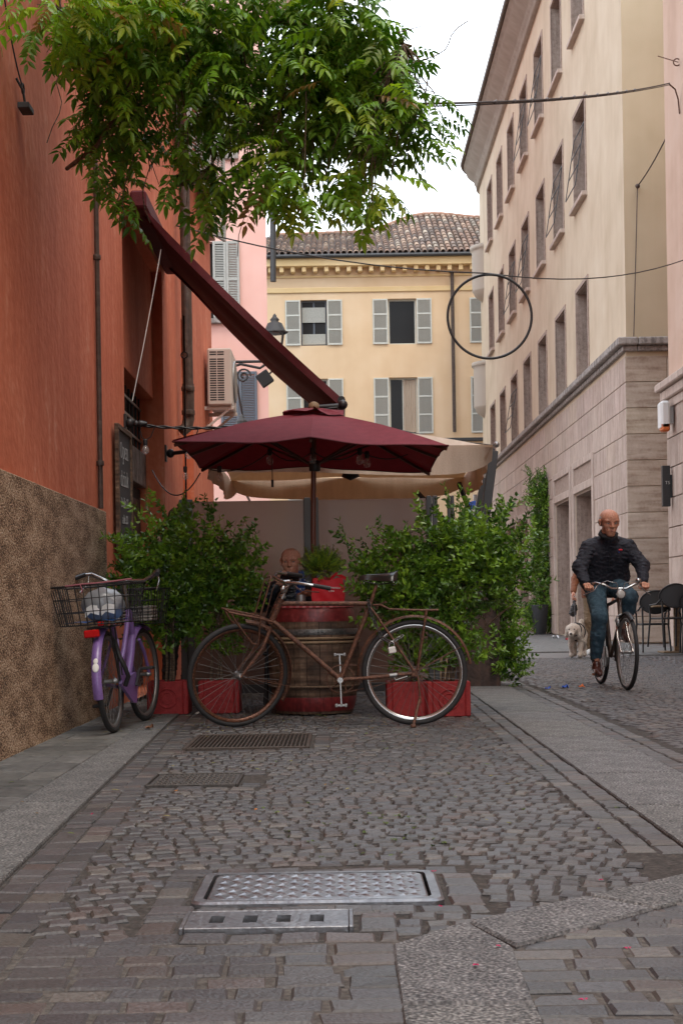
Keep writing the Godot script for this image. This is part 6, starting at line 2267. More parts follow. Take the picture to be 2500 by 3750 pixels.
# ---------------------------------------------------------------- bicycles (local axes: x forward, y up, z to the rider's right; origin under the rear hub)
func wheel(t: Node3D, hub: Vector3, xf: Transform3D, R: float, rim_m: Material, wide := 0.019, called := "wheel") -> void:
	var w := Node3D.new()
	w.name = called
	t.add_child(w, true)
	var mb := MB.new()
	mb.xf = xf
	mb.torus(hub, Vector3(0, 0, 1), R - wide, wide, 64, 10)
	obj("tyre", mb, M.rubber, w)
	mb = MB.new()
	mb.xf = xf
	var r0 := R - wide * 2.0 - 0.002
	mb.lathe([Vector2(r0 + 0.006, -0.013), Vector2(r0, -0.015), Vector2(r0 - 0.014, -0.009), Vector2(r0 - 0.016, 0.0), Vector2(r0 - 0.014, 0.009), Vector2(r0, 0.015), Vector2(r0 + 0.006, 0.013)], hub, Basis(Vector3.RIGHT, PI / 2), 56)
	obj("rim", mb, rim_m, w)
	mb = MB.new()
	mb.xf = xf
	for i in 36:
		var a := TAU * i / 36.0
		var sd := 1.0 if i % 2 else -1.0
		var b := a + (0.62 if (i / 2) % 2 else -0.62)
		mb.tube([hub + Vector3(cos(b) * 0.022, sin(b) * 0.022, sd * 0.032), hub + Vector3(cos(a) * (r0 - 0.014), sin(a) * (r0 - 0.014), 0)], 0.0014, 3, false)
	obj("spokes", mb, M.spoke, w)
	mb = MB.new()
	mb.xf = xf
	mb.lathe([Vector2(0.0, -0.06), Vector2(0.010, -0.06), Vector2(0.012, -0.05), Vector2(0.024, -0.034), Vector2(0.015, -0.03), Vector2(0.015, 0.03), Vector2(0.024, 0.034), Vector2(0.012, 0.05), Vector2(0.010, 0.06), Vector2(0.0, 0.06)], hub, Basis(Vector3.RIGHT, PI / 2), 14)
	obj("hub", mb, M.dull, w)
func guard(mb: MB, o: Vector3, R: float, a0: float, a1: float, w: float) -> void:
	var rows := []
	for i in 33:
		var a := lerpf(a0, a1, i / 32.0)
		var l := []
		for k in 7:
			var s := k / 3.0 - 1.0
			var r := R - 0.016 * s * s
			l.append(o + Vector3(cos(a) * r, sin(a) * r, s * w * 0.5))
		rows.append(l)
	mb.sheet(rows)
func pedal(mb: MB, o: Vector3, sd: float) -> void:
	mb.tube([o, o + Vector3(0, 0, sd * 0.10)], 0.007, 8)
	for q in [-0.032, 0.032]:
		mb.box(o + Vector3(q, 0, sd * 0.055), Vector3(0.018, 0.022, 0.085), 0.004)
	for q in [0.018, 0.092]:
		mb.box(o + Vector3(0, 0, sd * q), Vector3(0.075, 0.010, 0.006), 0.002)
func saddle_mesh(mb: MB, o: Vector3) -> void:
	var rows := []
	for i in 15:
		var s := i / 14.0
		var x := lerpf(-0.125, 0.135, s)
		var hw := lerpf(0.088, 0.020, smoothstep(0.1, 0.75, s)) * sqrt(clampf(1.0 - pow(2.0 * absf(s - 0.5), 8.0), 0.05, 1.0))
		var top := 0.030 * pow(1.0 - s, 2.0) + 0.012 * s * s
		var l := []
		for k in 11:
			var q := k / 5.0 - 1.0
			var y := top - lerpf(0.055, 0.03, s) * pow(absf(q), 2.2) - (0.014 * (1.0 - s) if absf(q) > 0.95 else 0.0) - 0.02 * pow(maxf(0.0, s - 0.75) * 4.0, 2.0)
			l.append(o + Vector3(x, y, hw * clampf(q * 1.05, -1.0, 1.0)))
		rows.append(l)
	mb.sheet(rows)
func turned(axis_a: Vector3, axis_b: Vector3, angle: float) -> Transform3D:
	var b := Basis((axis_a - axis_b).normalized(), angle)
	return Transform3D(b, axis_b - b * axis_b)

func rusty_bicycle() -> void:
	var t := thing("rusty_bicycle", "rusty brown vintage bicycle parked side-on in front of the barrel", "bicycle", P(0.485, 0.0, 9.69))
	t.rotation.y = PI - 0.02
	var rear := Vector3(0, 0.357, 0)
	var bb := Vector3(0.499, 0.315, 0)
	var sc := Vector3(0.292, 0.815, 0)
	var ht := Vector3(0.888, 0.865, 0)
	var hb := Vector3(0.968, 0.695, 0)
	var front := Vector3(1.195, 0.357, 0)
	var st := turned(ht, hb, 0.46)
	wheel(t, rear, Transform3D(), 0.357, M.chrome)
	wheel(t, front, st, 0.357, surf(M.rust.albedo_texture, Vector3(4, 4, 4), 0.4, null, 1.0, false, 0.5))
	var r: Material = M.rust
	var mb := MB.new()
	mb.tube([sc + Vector3(0.01, 0.01, 0), ht + Vector3(0.01, -0.03, 0)], 0.0155, 12)
	mb.tube([hb + Vector3(-0.01, 0.03, 0), bb], 0.0165, 12)
	mb.tube([bb, sc], 0.0155, 12)
	mb.tube([hb, ht], 0.020, 12)
	mb.tube([bb + Vector3(0, 0, -0.035), bb + Vector3(0, 0, 0.035)], 0.024, 14)
	for s in [-1.0, 1.0]:
		mb.tube([bb + Vector3(-0.02, 0, s * 0.025), Vector3(0.25, 0.33, s * 0.052), rear + Vector3(0.02, -0.005, s * 0.062)], [0.0115, 0.012, 0.010], 10)
		mb.tube([sc + Vector3(0, -0.01, s * 0.014), Vector3(0.16, 0.61, s * 0.048), rear + Vector3(0.005, 0.01, s * 0.062)], 0.0085, 10)
		mb.box(rear + Vector3(0.0, 0, s * 0.063), Vector3(0.045, 0.05, 0.006), 0.002)
	obj("frame", mb, r, t)
	mb = MB.new()
	mb.xf = st
	var dir := (hb - ht).normalized()
	mb.tube([hb + dir * 0.015, hb + dir * 0.045], 0.028, 12)
	for s in [-1.0, 1.0]:
		mb.tube([hb + dir * 0.03 + Vector3(0, 0, s * 0.035), hb + dir * 0.17 + Vector3(0, 0, s * 0.05), hb + dir * 0.26 + Vector3(0.03, 0, s * 0.055), front + Vector3(-0.03, 0.035, s * 0.058), front + Vector3(0, 0, s * 0.058)], [0.0125, 0.0125, 0.011, 0.009, 0.008], 10)
	obj("fork", mb, r, t)
	mb = MB.new()
	mb.xf = st
	guard(mb, front, 0.388, deg_to_rad(97), deg_to_rad(212), 0.058)
	var g := obj("mudguard", mb, r, t)
	mb = MB.new()
	mb.xf = st
	for s in [-1.0, 1.0]:
		mb.tube([front + Vector3(0, 0, s * 0.05), front + Vector3(cos(3.4), sin(3.4), 0) * 0.375 + Vector3(0, 0, s * 0.026)], 0.0025, 5)
	obj("stay", mb, r, g)
	mb = MB.new()
	guard(mb, rear, 0.388, deg_to_rad(-2), deg_to_rad(172), 0.060)
	g = obj("mudguard", mb, r, t)
	mb = MB.new()
	for s in [-1.0, 1.0]:
		mb.tube([rear + Vector3(0, 0, s * 0.05), rear + Vector3(cos(2.65), sin(2.65), 0) * 0.38 + Vector3(0, 0, s * 0.027)], 0.0025, 5)
	obj("stay", mb, r, g)
	# carrier
	mb = MB.new()
	for s in [-1.0, 1.0]:
		mb.tube([sc + Vector3(-0.02, 0.0, s * 0.015), Vector3(0.22, 0.815, s * 0.03), Vector3(0.16, 0.785, s * 0.05), Vector3(-0.06, 0.775, s * 0.055), Vector3(-0.165, 0.775, s * 0.05)], 0.0075, 8)
		mb.tube([Vector3(-0.085, 0.77, s * 0.055), rear + Vector3(-0.02, 0.02, s * 0.068)], 0.0085, 8)
	for x in [-0.16, -0.05, 0.06]:
		mb.tube([Vector3(x, 0.776, -0.053), Vector3(x, 0.776, 0.053)], 0.005, 6)
	obj("rear_rack", mb, r, t)
	mb = MB.new()
	mb.xf = st
	for s in [-1.0, 1.0]:
		mb.tube([hb + Vector3(-0.01, 0.02, s * 0.05), hb + Vector3(0.08, 0.055, s * 0.07), hb + Vector3(0.32, 0.115, s * 0.075)], 0.007, 8)
		mb.tube([hb + Vector3(0.30, 0.105, s * 0.075), hb + Vector3(0.27, 0.05, s * 0.072), hb + Vector3(0.15, -0.11, s * 0.062), hb + Vector3(0.11, -0.12, s * 0.058)], 0.007, 8)
		mb.tube([hb + Vector3(0.095, 0.06, s * 0.071), hb + Vector3(0.105, -0.12, s * 0.060)], 0.006, 8)
	for q in [0.1, 0.2, 0.31]:
		mb.tube([hb + Vector3(q, 0.06 + (q - 0.1) * 0.26, -0.075), hb + Vector3(q, 0.06 + (q - 0.1) * 0.26, 0.075)], 0.005, 6)
	for z in [-0.03, 0.03]:
		mb.tube([hb + Vector3(0.0, 0.03, z), hb + Vector3(0.31, 0.108, z)], 0.003, 5)
	mb.tube([hb + Vector3(0.095, 0.06, 0.05), hb + Vector3(0.02, 0.31, 0.05), hb + Vector3(0.0, 0.33, 0.0), hb + Vector3(0.02, 0.31, -0.05), hb + Vector3(0.095, 0.06, -0.05)], 0.006, 8)
	obj("front_rack", mb, r, t)
	# bars
	mb = MB.new()
	mb.xf = st
	var stem := ht + (ht - hb).normalized() * 0.13
	mb.tube([ht, stem], 0.0115, 10)
	mb.tube([ht + (ht - hb).normalized() * 0.012, ht + (ht - hb).normalized() * 0.03], 0.022, 12)
	mb.tube([stem, stem + Vector3(0.045, 0.0, 0)], 0.012, 10)
	obj("stem", mb, M.chrome, t)
	var c0 := stem + Vector3(0.045, 0, 0)
	mb = MB.new()
	mb.xf = st
	for s in [-1.0, 1.0]:
		mb.tube([c0, c0 + Vector3(0.0, 0.0, s * 0.06), c0 + Vector3(0.02, 0.015, s * 0.13), c0 + Vector3(-0.03, 0.025, s * 0.21), c0 + Vector3(-0.12, 0.012, s * 0.245)], 0.0105, 10)
	var hbr := obj("handlebar", mb, M.chrome, t)
	for s in [-1.0, 1.0]:
		mb = MB.new()
		mb.xf = st
		mb.tube([c0 + Vector3(-0.115, 0.013, s * 0.244), c0 + Vector3(-0.235, -0.012, s * 0.262)], [0.0135, 0.0155], 12)
		obj("grip", mb, M.black, hbr)
		mb = MB.new()
		mb.xf = st
		mb.tube([c0 + Vector3(-0.02, 0.0, s * 0.16), c0 + Vector3(-0.05, -0.03, s * 0.20), c0 + Vector3(-0.16, -0.035, s * 0.25)], 0.004, 6)
		mb.tube([c0 + Vector3(-0.01, 0.0, s * 0.12), c0 + Vector3(0.05, -0.06, s * 0.07), hb + Vector3(0.02, 0.06, s * 0.03)], 0.003, 5)
		obj("brake_lever", mb, M.rust, hbr)
	mb = MB.new()
	mb.xf = st
	mb.ball(ht + Vector3(0.0, 0.075, -0.045), Vector3(0.028, 0.028, 0.016), 14, 8)
	obj("bell", mb, M.chrome, hbr)
	# saddle
	var top := Vector3(0.232, 0.985, 0)
	mb = MB.new()
	mb.tube([sc, sc + Vector3(-0.045, 0.135, 0)], 0.0125, 10)
	obj("seat_post", mb, M.rust, t)
	mb = MB.new()
	saddle_mesh(mb, top + Vector3(-0.005, 0.03, 0))
	var sd := obj("saddle", mb, plain(lin(0.014, 0.013, 0.013), 0.28), t)
	mb = MB.new()
	for s in [-1.0, 1.0]:
		mb.tube([top + Vector3(-0.10, -0.02, s * 0.05), top + Vector3(0.0, -0.032, s * 0.022), top + Vector3(0.11, -0.005, s * 0.010)], 0.004, 6)
		mb.torus(top + Vector3(-0.10, -0.035, s * 0.05), Vector3.UP, 0.016, 0.004, 14, 5)
	obj("rails", mb, M.black, sd)
	for x in [-0.10, -0.03, 0.03, 0.10]:
		mb = MB.new()
		mb.ball(top + Vector3(x, -0.022, -lerpf(0.088, 0.024, smoothstep(-0.09, 0.075, x))), Vector3(0.005, 0.005, 0.004), 6, 4)
		obj("rivet", mb, M.chrome, sd)
	# drive
	mb = MB.new()
	mb.torus(bb + Vector3(0, 0, 0.05), Vector3(0, 0, 1), 0.093, 0.004, 44, 6)
	mb.torus(bb + Vector3(0, 0, 0.05), Vector3(0, 0, 1), 0.035, 0.004, 24, 6)
	for i in 5:
		var a := TAU * i / 5.0
		mb.tube([bb + Vector3(cos(a) * 0.02, sin(a) * 0.02, 0.05), bb + Vector3(cos(a + 0.5) * 0.092, sin(a + 0.5) * 0.092, 0.05)], 0.005, 5)
	for i in 44:
		var a := TAU * i / 44.0
		mb.box(bb + Vector3(cos(a) * 0.099, sin(a) * 0.099, 0.05), Vector3(0.006, 0.006, 0.004))
	obj("chainring", mb, M.rust, t)
	mb = MB.new()
	for s in [-1.0, 1.0]:
		mb.tube([bb + Vector3(0, s * 0.098, 0.05), rear + Vector3(0, s * 0.035, 0.045)], 0.0035, 4)
	mb.torus(rear + Vector3(0, 0, 0.045), Vector3(0, 0, 1), 0.035, 0.006, 20, 5)
	obj("chain", mb, M.rust, t)
	for s in [-1.0, 1.0]:
		var e := bb + Vector3(0.005 * s, 0.165 * s, s * 0.075)
		mb = MB.new()
		mb.tube([bb + Vector3(0, 0, s * 0.05), bb + Vector3(0, 0, s * 0.08)], 0.019, 12)
		mb.bar(bb + Vector3(0, 0, s * 0.072), e, 0.012, 0.016, 0.003, Vector3(0, 0, 1))
		var cr := obj("crank", mb, M.chrome, t)
		mb = MB.new()
		pedal(mb, e, s)
		obj("pedal", mb, M.dull, cr)
	# stand, hanging below the hub on the near side
	mb = MB.new()
	mb.bar(rear + Vector3(-0.02, -0.02, -0.075), rear + Vector3(-0.035, -0.20, -0.085), 0.012, 0.035, 0.003, Vector3(0, 0, 1))
	mb.tube([rear + Vector3(-0.03, -0.17, -0.085), Vector3(0.02, 0.01, -0.19)], 0.0105, 8)
	mb.box(Vector3(0.02, 0.012, -0.195), Vector3(0.035, 0.022, 0.03), 0.004)
	obj("kickstand", mb, M.rust, t)
	mb = MB.new()
	mb.tube([bb + Vector3(-0.38, 0.03, -0.067), bb + Vector3(-0.33, 0.025, -0.067)], 0.016, 8)
	mb.tube([bb + Vector3(-0.36, 0.015, -0.07), bb + Vector3(-0.37, -0.005, -0.075), bb + Vector3(-0.45, 0.02, -0.07)], 0.005, 6)
	obj("torque_arm", mb, M.dull, t)
	# chain lock with padlock
	var lk := thing("chain_lock", "dark chain with a small steel padlock looped on the rusty bicycle", "lock", t.position)
	lk.rotation.y = t.rotation.y
	var path := [sc + Vector3(0.01, 0.02, -0.02), sc + Vector3(0.0, -0.04, -0.03), sc + Vector3(-0.03, -0.12, -0.05), sc + Vector3(-0.075, -0.22, -0.075), Vector3(0.165, 0.565, -0.08)]
	for i in 14:
		var s := i / 13.0 * 3.99
		var a: Vector3 = path[int(s)].lerp(path[int(s) + 1], s - int(s))
		var dr: Vector3 = (path[int(s) + 1] - path[int(s)]).normalized()
		var sdv := dr.cross(Vector3(0, 0, 1) if i % 2 else Vector3(0.6, 0, 0.8)).normalized()
		mb = MB.new()
		var lp := []
		for k in 12:
			var an := TAU * k / 12.0
			lp.append(a + dr * cos(an) * 0.020 + sdv * sin(an) * 0.009)
		mb.tube(lp, 0.0035, 5, false, true)
		obj("link", mb, M.wire, lk)
	for i in 4:
		var a := Vector3(0.15 - 0.02 * i, 0.565 + 0.012 * i, -0.085)
		mb = MB.new()
		var lp := []
		for k in 12:
			var an := TAU * k / 12.0
			lp.append(a + Vector3(-0.8, 0.5, 0).normalized() * cos(an) * 0.020 + Vector3(0.3, 0.5, 0.4 if i % 2 else -0.4).normalized() * sin(an) * 0.009)
		mb.tube(lp, 0.0035, 5, false, true)
		obj("link", mb, M.dull, lk)
	mb = MB.new()
	mb.box(Vector3(0.150, 0.512, -0.09), Vector3(0.05, 0.045, 0.018), 0.006, Basis(Vector3(0, 0, 1), -0.2))
	obj("padlock", mb, M.white, lk)
	mb = MB.new()
	mb.tube([Vector3(0.135, 0.53, -0.09), Vector3(0.138, 0.56, -0.09), Vector3(0.155, 0.572, -0.09), Vector3(0.172, 0.555, -0.09), Vector3(0.168, 0.53, -0.09)], 0.0045, 6)
	obj("shackle", mb, M.chrome, lk)

func basket(mb: MB, o: Vector3, lx: float, wz: float, h: float, nx: int, nz: int, ny: int, flare := 0.06, r := 0.0034) -> void:
	# open wire basket, o at the centre of its floor
	for k in ny + 1:
		var s := k / float(ny)
		var y := h * s
		var hx := lx * 0.5 + flare * 0.5 * s
		var hz := wz * 0.5 + flare * 0.5 * s
		var rr := r * 1.9 if k == ny else r
		mb.tube([o + Vector3(-hx, y, -hz), o + Vector3(hx, y, -hz), o + Vector3(hx, y, hz), o + Vector3(-hx, y, hz)], rr, 5, false, true)
	for i in nx + 1:
		var q := i / float(nx) * 2.0 - 1.0
		for s in [-1.0, 1.0]:
			mb.tube([o + Vector3(q * lx * 0.5, 0, s * wz * 0.5), o + Vector3(q * (lx + flare) * 0.5, h, s * (wz + flare) * 0.5)], r, 4, false)
		mb.tube([o + Vector3(q * lx * 0.5, 0, -wz * 0.5), o + Vector3(q * lx * 0.5, 0, wz * 0.5)], r, 4, false)
	for i in nz + 1:
		var q := i / float(nz) * 2.0 - 1.0
		for s in [-1.0, 1.0]:
			mb.tube([o + Vector3(s * lx * 0.5, 0, q * wz * 0.5), o + Vector3(s * (lx + flare) * 0.5, h, q * (wz + flare) * 0.5)], r, 4, false)
		mb.tube([o + Vector3(-lx * 0.5, 0, q * wz * 0.5), o + Vector3(lx * 0.5, 0, q * wz * 0.5)], r, 4, false)

func purple_bicycle() -> void:
	var t := thing("purple_bicycle", "purple city bicycle with wire baskets leaning by the speckled plinth", "bicycle", P(-1.495, 0.008, 9.38))
	var yaw := Basis(Vector3.UP, PI / 2 - 0.07)
	t.transform.basis = yaw * Basis(Vector3.RIGHT, deg_to_rad(-4.0))
	var R := 0.335
	var rear := Vector3(0, R, 0)
	var front := Vector3(1.0, R, 0)
	var bb := Vector3(0.40, 0.28, 0)
	var sc := Vector3(0.24, 0.62, 0)
	var ht := Vector3(0.74, 0.80, 0)
	var hb := Vector3(0.80, 0.62, 0)
	var st := turned(ht, hb, -0.12)
	wheel(t, rear, Transform3D(), R, M.dull)
	wheel(t, front, st, R, M.dull)
	var mb := MB.new()
	mb.tube([hb, hb + Vector3(-0.10, -0.12, 0), hb + Vector3(-0.24, -0.26, 0), bb + Vector3(0.05, 0.02, 0), bb], [0.026, 0.028, 0.028, 0.026, 0.026], 12)
	mb.tube([ht, ht + Vector3(-0.12, -0.14, 0), ht + Vector3(-0.25, -0.27, 0), bb + Vector3(-0.07, 0.14, 0)], 0.018, 12)
	mb.tube([bb, sc + Vector3(-0.03, 0.08, 0)], 0.021, 12)
	mb.tube([hb + (hb - ht) * 0.1, ht], 0.024, 12)
	for s in [-1.0, 1.0]:
		mb.tube([bb + Vector3(-0.02, 0, s * 0.03), rear + Vector3(0.02, -0.01, s * 0.065)], 0.013, 8)
		mb.tube([sc + Vector3(0, -0.02, s * 0.02), rear + Vector3(0.005, 0.01, s * 0.065)], 0.011, 8)
		mb.tube([hb + Vector3(0.02, -0.03, s * 0.04), Vector3(0.90, 0.5, s * 0.052), front + Vector3(0, 0, s * 0.055)], 0.013, 8)
	obj("frame", mb, M.purple, t)
	mb = MB.new()
	guard(mb, rear, R + 0.028, deg_to_rad(72), deg_to_rad(196), 0.062)
	var gd := obj("mudguard", mb, M.purple, t)
	mb = MB.new()
	mb.ball(rear + Vector3(cos(2.85), sin(2.85), 0) * (R + 0.028), Vector3(0.006, 0.03, 0.022), 12, 8, Basis(Vector3(0, 0, 1), 2.85 - PI))
	mb.ball(rear + Vector3(cos(2.73), sin(2.73), 0) * (R + 0.028), Vector3(0.006, 0.02, 0.016), 12, 8, Basis(Vector3(0, 0, 1), 2.73 - PI))
	obj("sticker", mb, M.white, gd)
	mb = MB.new()
	mb.xf = st
	guard(mb, front, R + 0.028, deg_to_rad(60), deg_to_rad(190), 0.062)
	obj("mudguard", mb, M.purple, t)
	# guard flap over the chain, cranks
	mb = MB.new()
	mb.prism(PackedVector2Array([Vector2(-0.13, 0.07), Vector2(0.1, 0.09), Vector2(0.13, 0.0), Vector2(0.05, -0.12), Vector2(-0.05, -0.11), Vector2(-0.35, 0.02), Vector2(-0.36, 0.09)]), bb + Vector3(0, 0.0, 0.05), Vector3.RIGHT, Vector3.UP, 0.02)
	obj("chain_case", mb, M.purple, t)
	for s in [-1.0, 1.0]:
		var e := bb + Vector3(0.13 * s, 0.11 * s, s * 0.09)
		mb = MB.new()
		mb.bar(bb + Vector3(0, 0, s * 0.085), e, 0.014, 0.018, 0.003, Vector3(0, 0, 1))
		var cr := obj("crank", mb, M.black, t)
		mb = MB.new()
		pedal(mb, e, s)
		mb.box(e + Vector3(0, 0, s * 0.055), Vector3(0.08, 0.018, 0.085), 0.006)
		obj("pedal", mb, M.black, cr)
	# seat (hidden behind the basket), posts and bars
	mb = MB.new()
	mb.tube([sc, sc + Vector3(-0.06, 0.20, 0)], 0.0135, 8)
	obj("seat_post", mb, M.dull, t)
	mb = MB.new()
	saddle_mesh(mb, Vector3(0.17, 0.86, 0))
	obj("saddle", mb, M.black, t)
	mb = MB.new()
	mb.xf = st
	var top := ht + (ht - hb).normalized() * 0.19
	mb.tube([ht, top], 0.014, 10)
	mb.tube([top, top + Vector3(0.06, 0.025, 0)], 0.018, 10)
	obj("stem", mb, M.chrome, t)
	var c0 := top + Vector3(0.06, 0.025, 0)
	mb = MB.new()
	mb.xf = st
	for s in [-1.0, 1.0]:
		mb.tube([c0, c0 + Vector3(0, 0.0, s * 0.13), c0 + Vector3(-0.01, 0.03, s * 0.19), c0 + Vector3(-0.06, 0.06, s * 0.24), c0 + Vector3(-0.13, 0.055, s * 0.275)], 0.012, 10)
	var hbr := obj("handlebar", mb, M.chrome, t)
	for s in [-1.0, 1.0]:
		mb = MB.new()
		mb.xf = st
		mb.tube([c0 + Vector3(-0.12, 0.056, s * 0.27), c0 + Vector3(-0.24, 0.03, s * 0.30)], 0.0165, 12)
		obj("grip", mb, M.black, hbr)
		mb = MB.new()
		mb.xf = st
		mb.tube([c0 + Vector3(-0.08, 0.05, s * 0.25), c0 + Vector3(-0.08, -0.01, s * 0.26), c0 + Vector3(-0.20, -0.07, s * 0.28)], 0.006, 6)
		mb.tube([c0 + Vector3(-0.06, 0.04, s * 0.24), c0 + Vector3(0.05, -0.03, s * 0.12), c0 + Vector3(0.04, -0.18, s * 0.03)], 0.003, 5)
		obj("brake_lever", mb, M.chrome, hbr)
	# racks, reflector
	mb = MB.new()
	for s in [-1.0, 1.0]:
		mb.tube([rear + Vector3(-0.01, 0.0, s * 0.07), Vector3(-0.12, 0.685, s * 0.06)], 0.006, 6)
		mb.tube([rear + Vector3(0.0, 0.0, s * 0.07), Vector3(0.02, 0.685, s * 0.06)], 0.006, 6)
		mb.tube([Vector3(-0.22, 0.69, s * 0.06), Vector3(0.20, 0.70, s * 0.06)], 0.006, 6)
	mb.tube([Vector3(-0.22, 0.69, -0.06), Vector3(-0.22, 0.69, 0.06)], 0.006, 6)
	obj("rear_rack", mb, M.black, t)
	mb = MB.new()
	mb.box(Vector3(-0.25, 0.655, -0.03), Vector3(0.03, 0.05, 0.10), 0.008)
	obj("reflector", mb, plain(lin(0.45, 0.006, 0.008), 0.2), t)
	mb = MB.new()
	mb.box(Vector3(-0.235, 0.715, 0.03), Vector3(0.03, 0.03, 0.04), 0.006)
	obj("tail_lamp", mb, plain(lin(0.40, 0.01, 0.01), 0.25), t)
	# lock coiled under the carrier
	mb = MB.new()
	mb.tube([Vector3(-0.02, 0.6, 0.06), Vector3(-0.06, 0.50, 0.09), Vector3(-0.05, 0.42, 0.12), Vector3(-0.02, 0.36, 0.13), Vector3(0.0, 0.30, 0.10)], 0.016, 8)
	obj("cable_lock", mb, M.black, t)
	mb = MB.new()
	basket(mb, Vector3(-0.10, 0.715, 0.0), 0.34, 0.44, 0.25, 7, 10, 3, 0.08)
	obj("rear_basket", mb, M.black, t)
	mb = MB.new()
	mb.xf = st
	basket(mb, Vector3(1.02, 0.70, -0.02), 0.28, 0.30, 0.25, 6, 8, 3, 0.08)
	obj("front_basket", mb, M.black, t)
	# contents of the rear basket are things of their own
	var at := t.transform
	var b := thing("blue_board", "bright blue folded plastic sheet lining the rear bicycle basket", "sheet", at * Vector3(-0.1, 0.722, 0))
	b.transform.basis = at.basis
	mb = MB.new()
	var rows := []
	for i in 7:
		var l := []
		for k in 15:
			l.append(Vector3(-0.15 + 0.05 * i, 0.004 + 0.012 * absf(sin(k * 0.55 + 0.4)) + 0.004 * i / 6.0, -0.21 + 0.03 * k))
		rows.append(l)
	mb.sheet(rows)
	obj("sheet", mb, plain(lin(0.03, 0.16, 0.50), 0.4), b)
	b = thing("plastic_bag", "grey and white plastic bag stuffed in the rear bicycle basket", "plastic bag", at * Vector3(-0.08, 0.74, 0.02))
	b.transform.basis = at.basis
	mb = MB.new()
	rows = []
	rng.seed = 51
	for i in 9:
		var s := i / 8.0
		var l := []
		for k in 25:
			var a := TAU * k / 24.0
			var r := sqrt(maxf(0.0, 1.0 - pow(2.0 * s - 0.9, 2.0) / 1.22)) * 0.95
			r *= 1.0 + 0.07 * sin(a * 5 + s * 7) + 0.05 * sin(a * 9 - s * 4)
			l.append(Vector3(cos(a) * r * 0.11, s * 0.21, sin(a) * r * 0.145))
		rows.append(l)
	mb.sheet(rows)
	obj("bag", mb, plain(lin(0.20, 0.21, 0.225), 0.28), b)
	mb = MB.new()
	for k in 2:
		mb.sheet([[Vector3(-0.10, 0.02, -0.1 + 0.1 * k), Vector3(-0.115, 0.05, -0.06 + 0.1 * k), Vector3(-0.10, 0.03, -0.01 + 0.1 * k)], [Vector3(-0.09, 0.08, -0.1 + 0.1 * k), Vector3(-0.122, 0.10, -0.05 + 0.1 * k), Vector3(-0.10, 0.09, 0.0 + 0.1 * k)]])
	obj("print", mb, M.white, b)
	b = thing("newspaper_stack", "folded newspapers lying in the front bicycle basket", "newspapers", at * Vector3(0.98, 0.71, -0.02))
	b.transform.basis = at.basis
	for i in 5:
		mb = MB.new()
		mb.box(Vector3(0.01 * (i % 2), 0.016 + 0.022 * i, 0.02), Vector3(0.22, 0.018, 0.27), 0.005)
		obj("newspaper", mb, plain(lin(0.42, 0.39, 0.34) * (1.0 if i % 2 else 0.85), 0.9), b)
	mb = MB.new()
	mb.xf = Transform3D(Basis(), Vector3(-0.31, 0.968, 0.0))
	mb.tube([Vector3(0, 0.0, -0.16), Vector3(-0.006, 0.004, -0.05), Vector3(0, 0.004, 0.06), Vector3(-0.004, 0.006, 0.16), Vector3(0.0, 0.012, 0.27)], 0.006, 6)
	mb.tube([Vector3(-0.008, 0.0, -0.06), Vector3(-0.012, -0.03, -0.05), Vector3(-0.01, -0.05, -0.055)], 0.004, 5)
	obj("pink_cord", mb, plain(lin(0.30, 0.10, 0.12), 0.8), t)

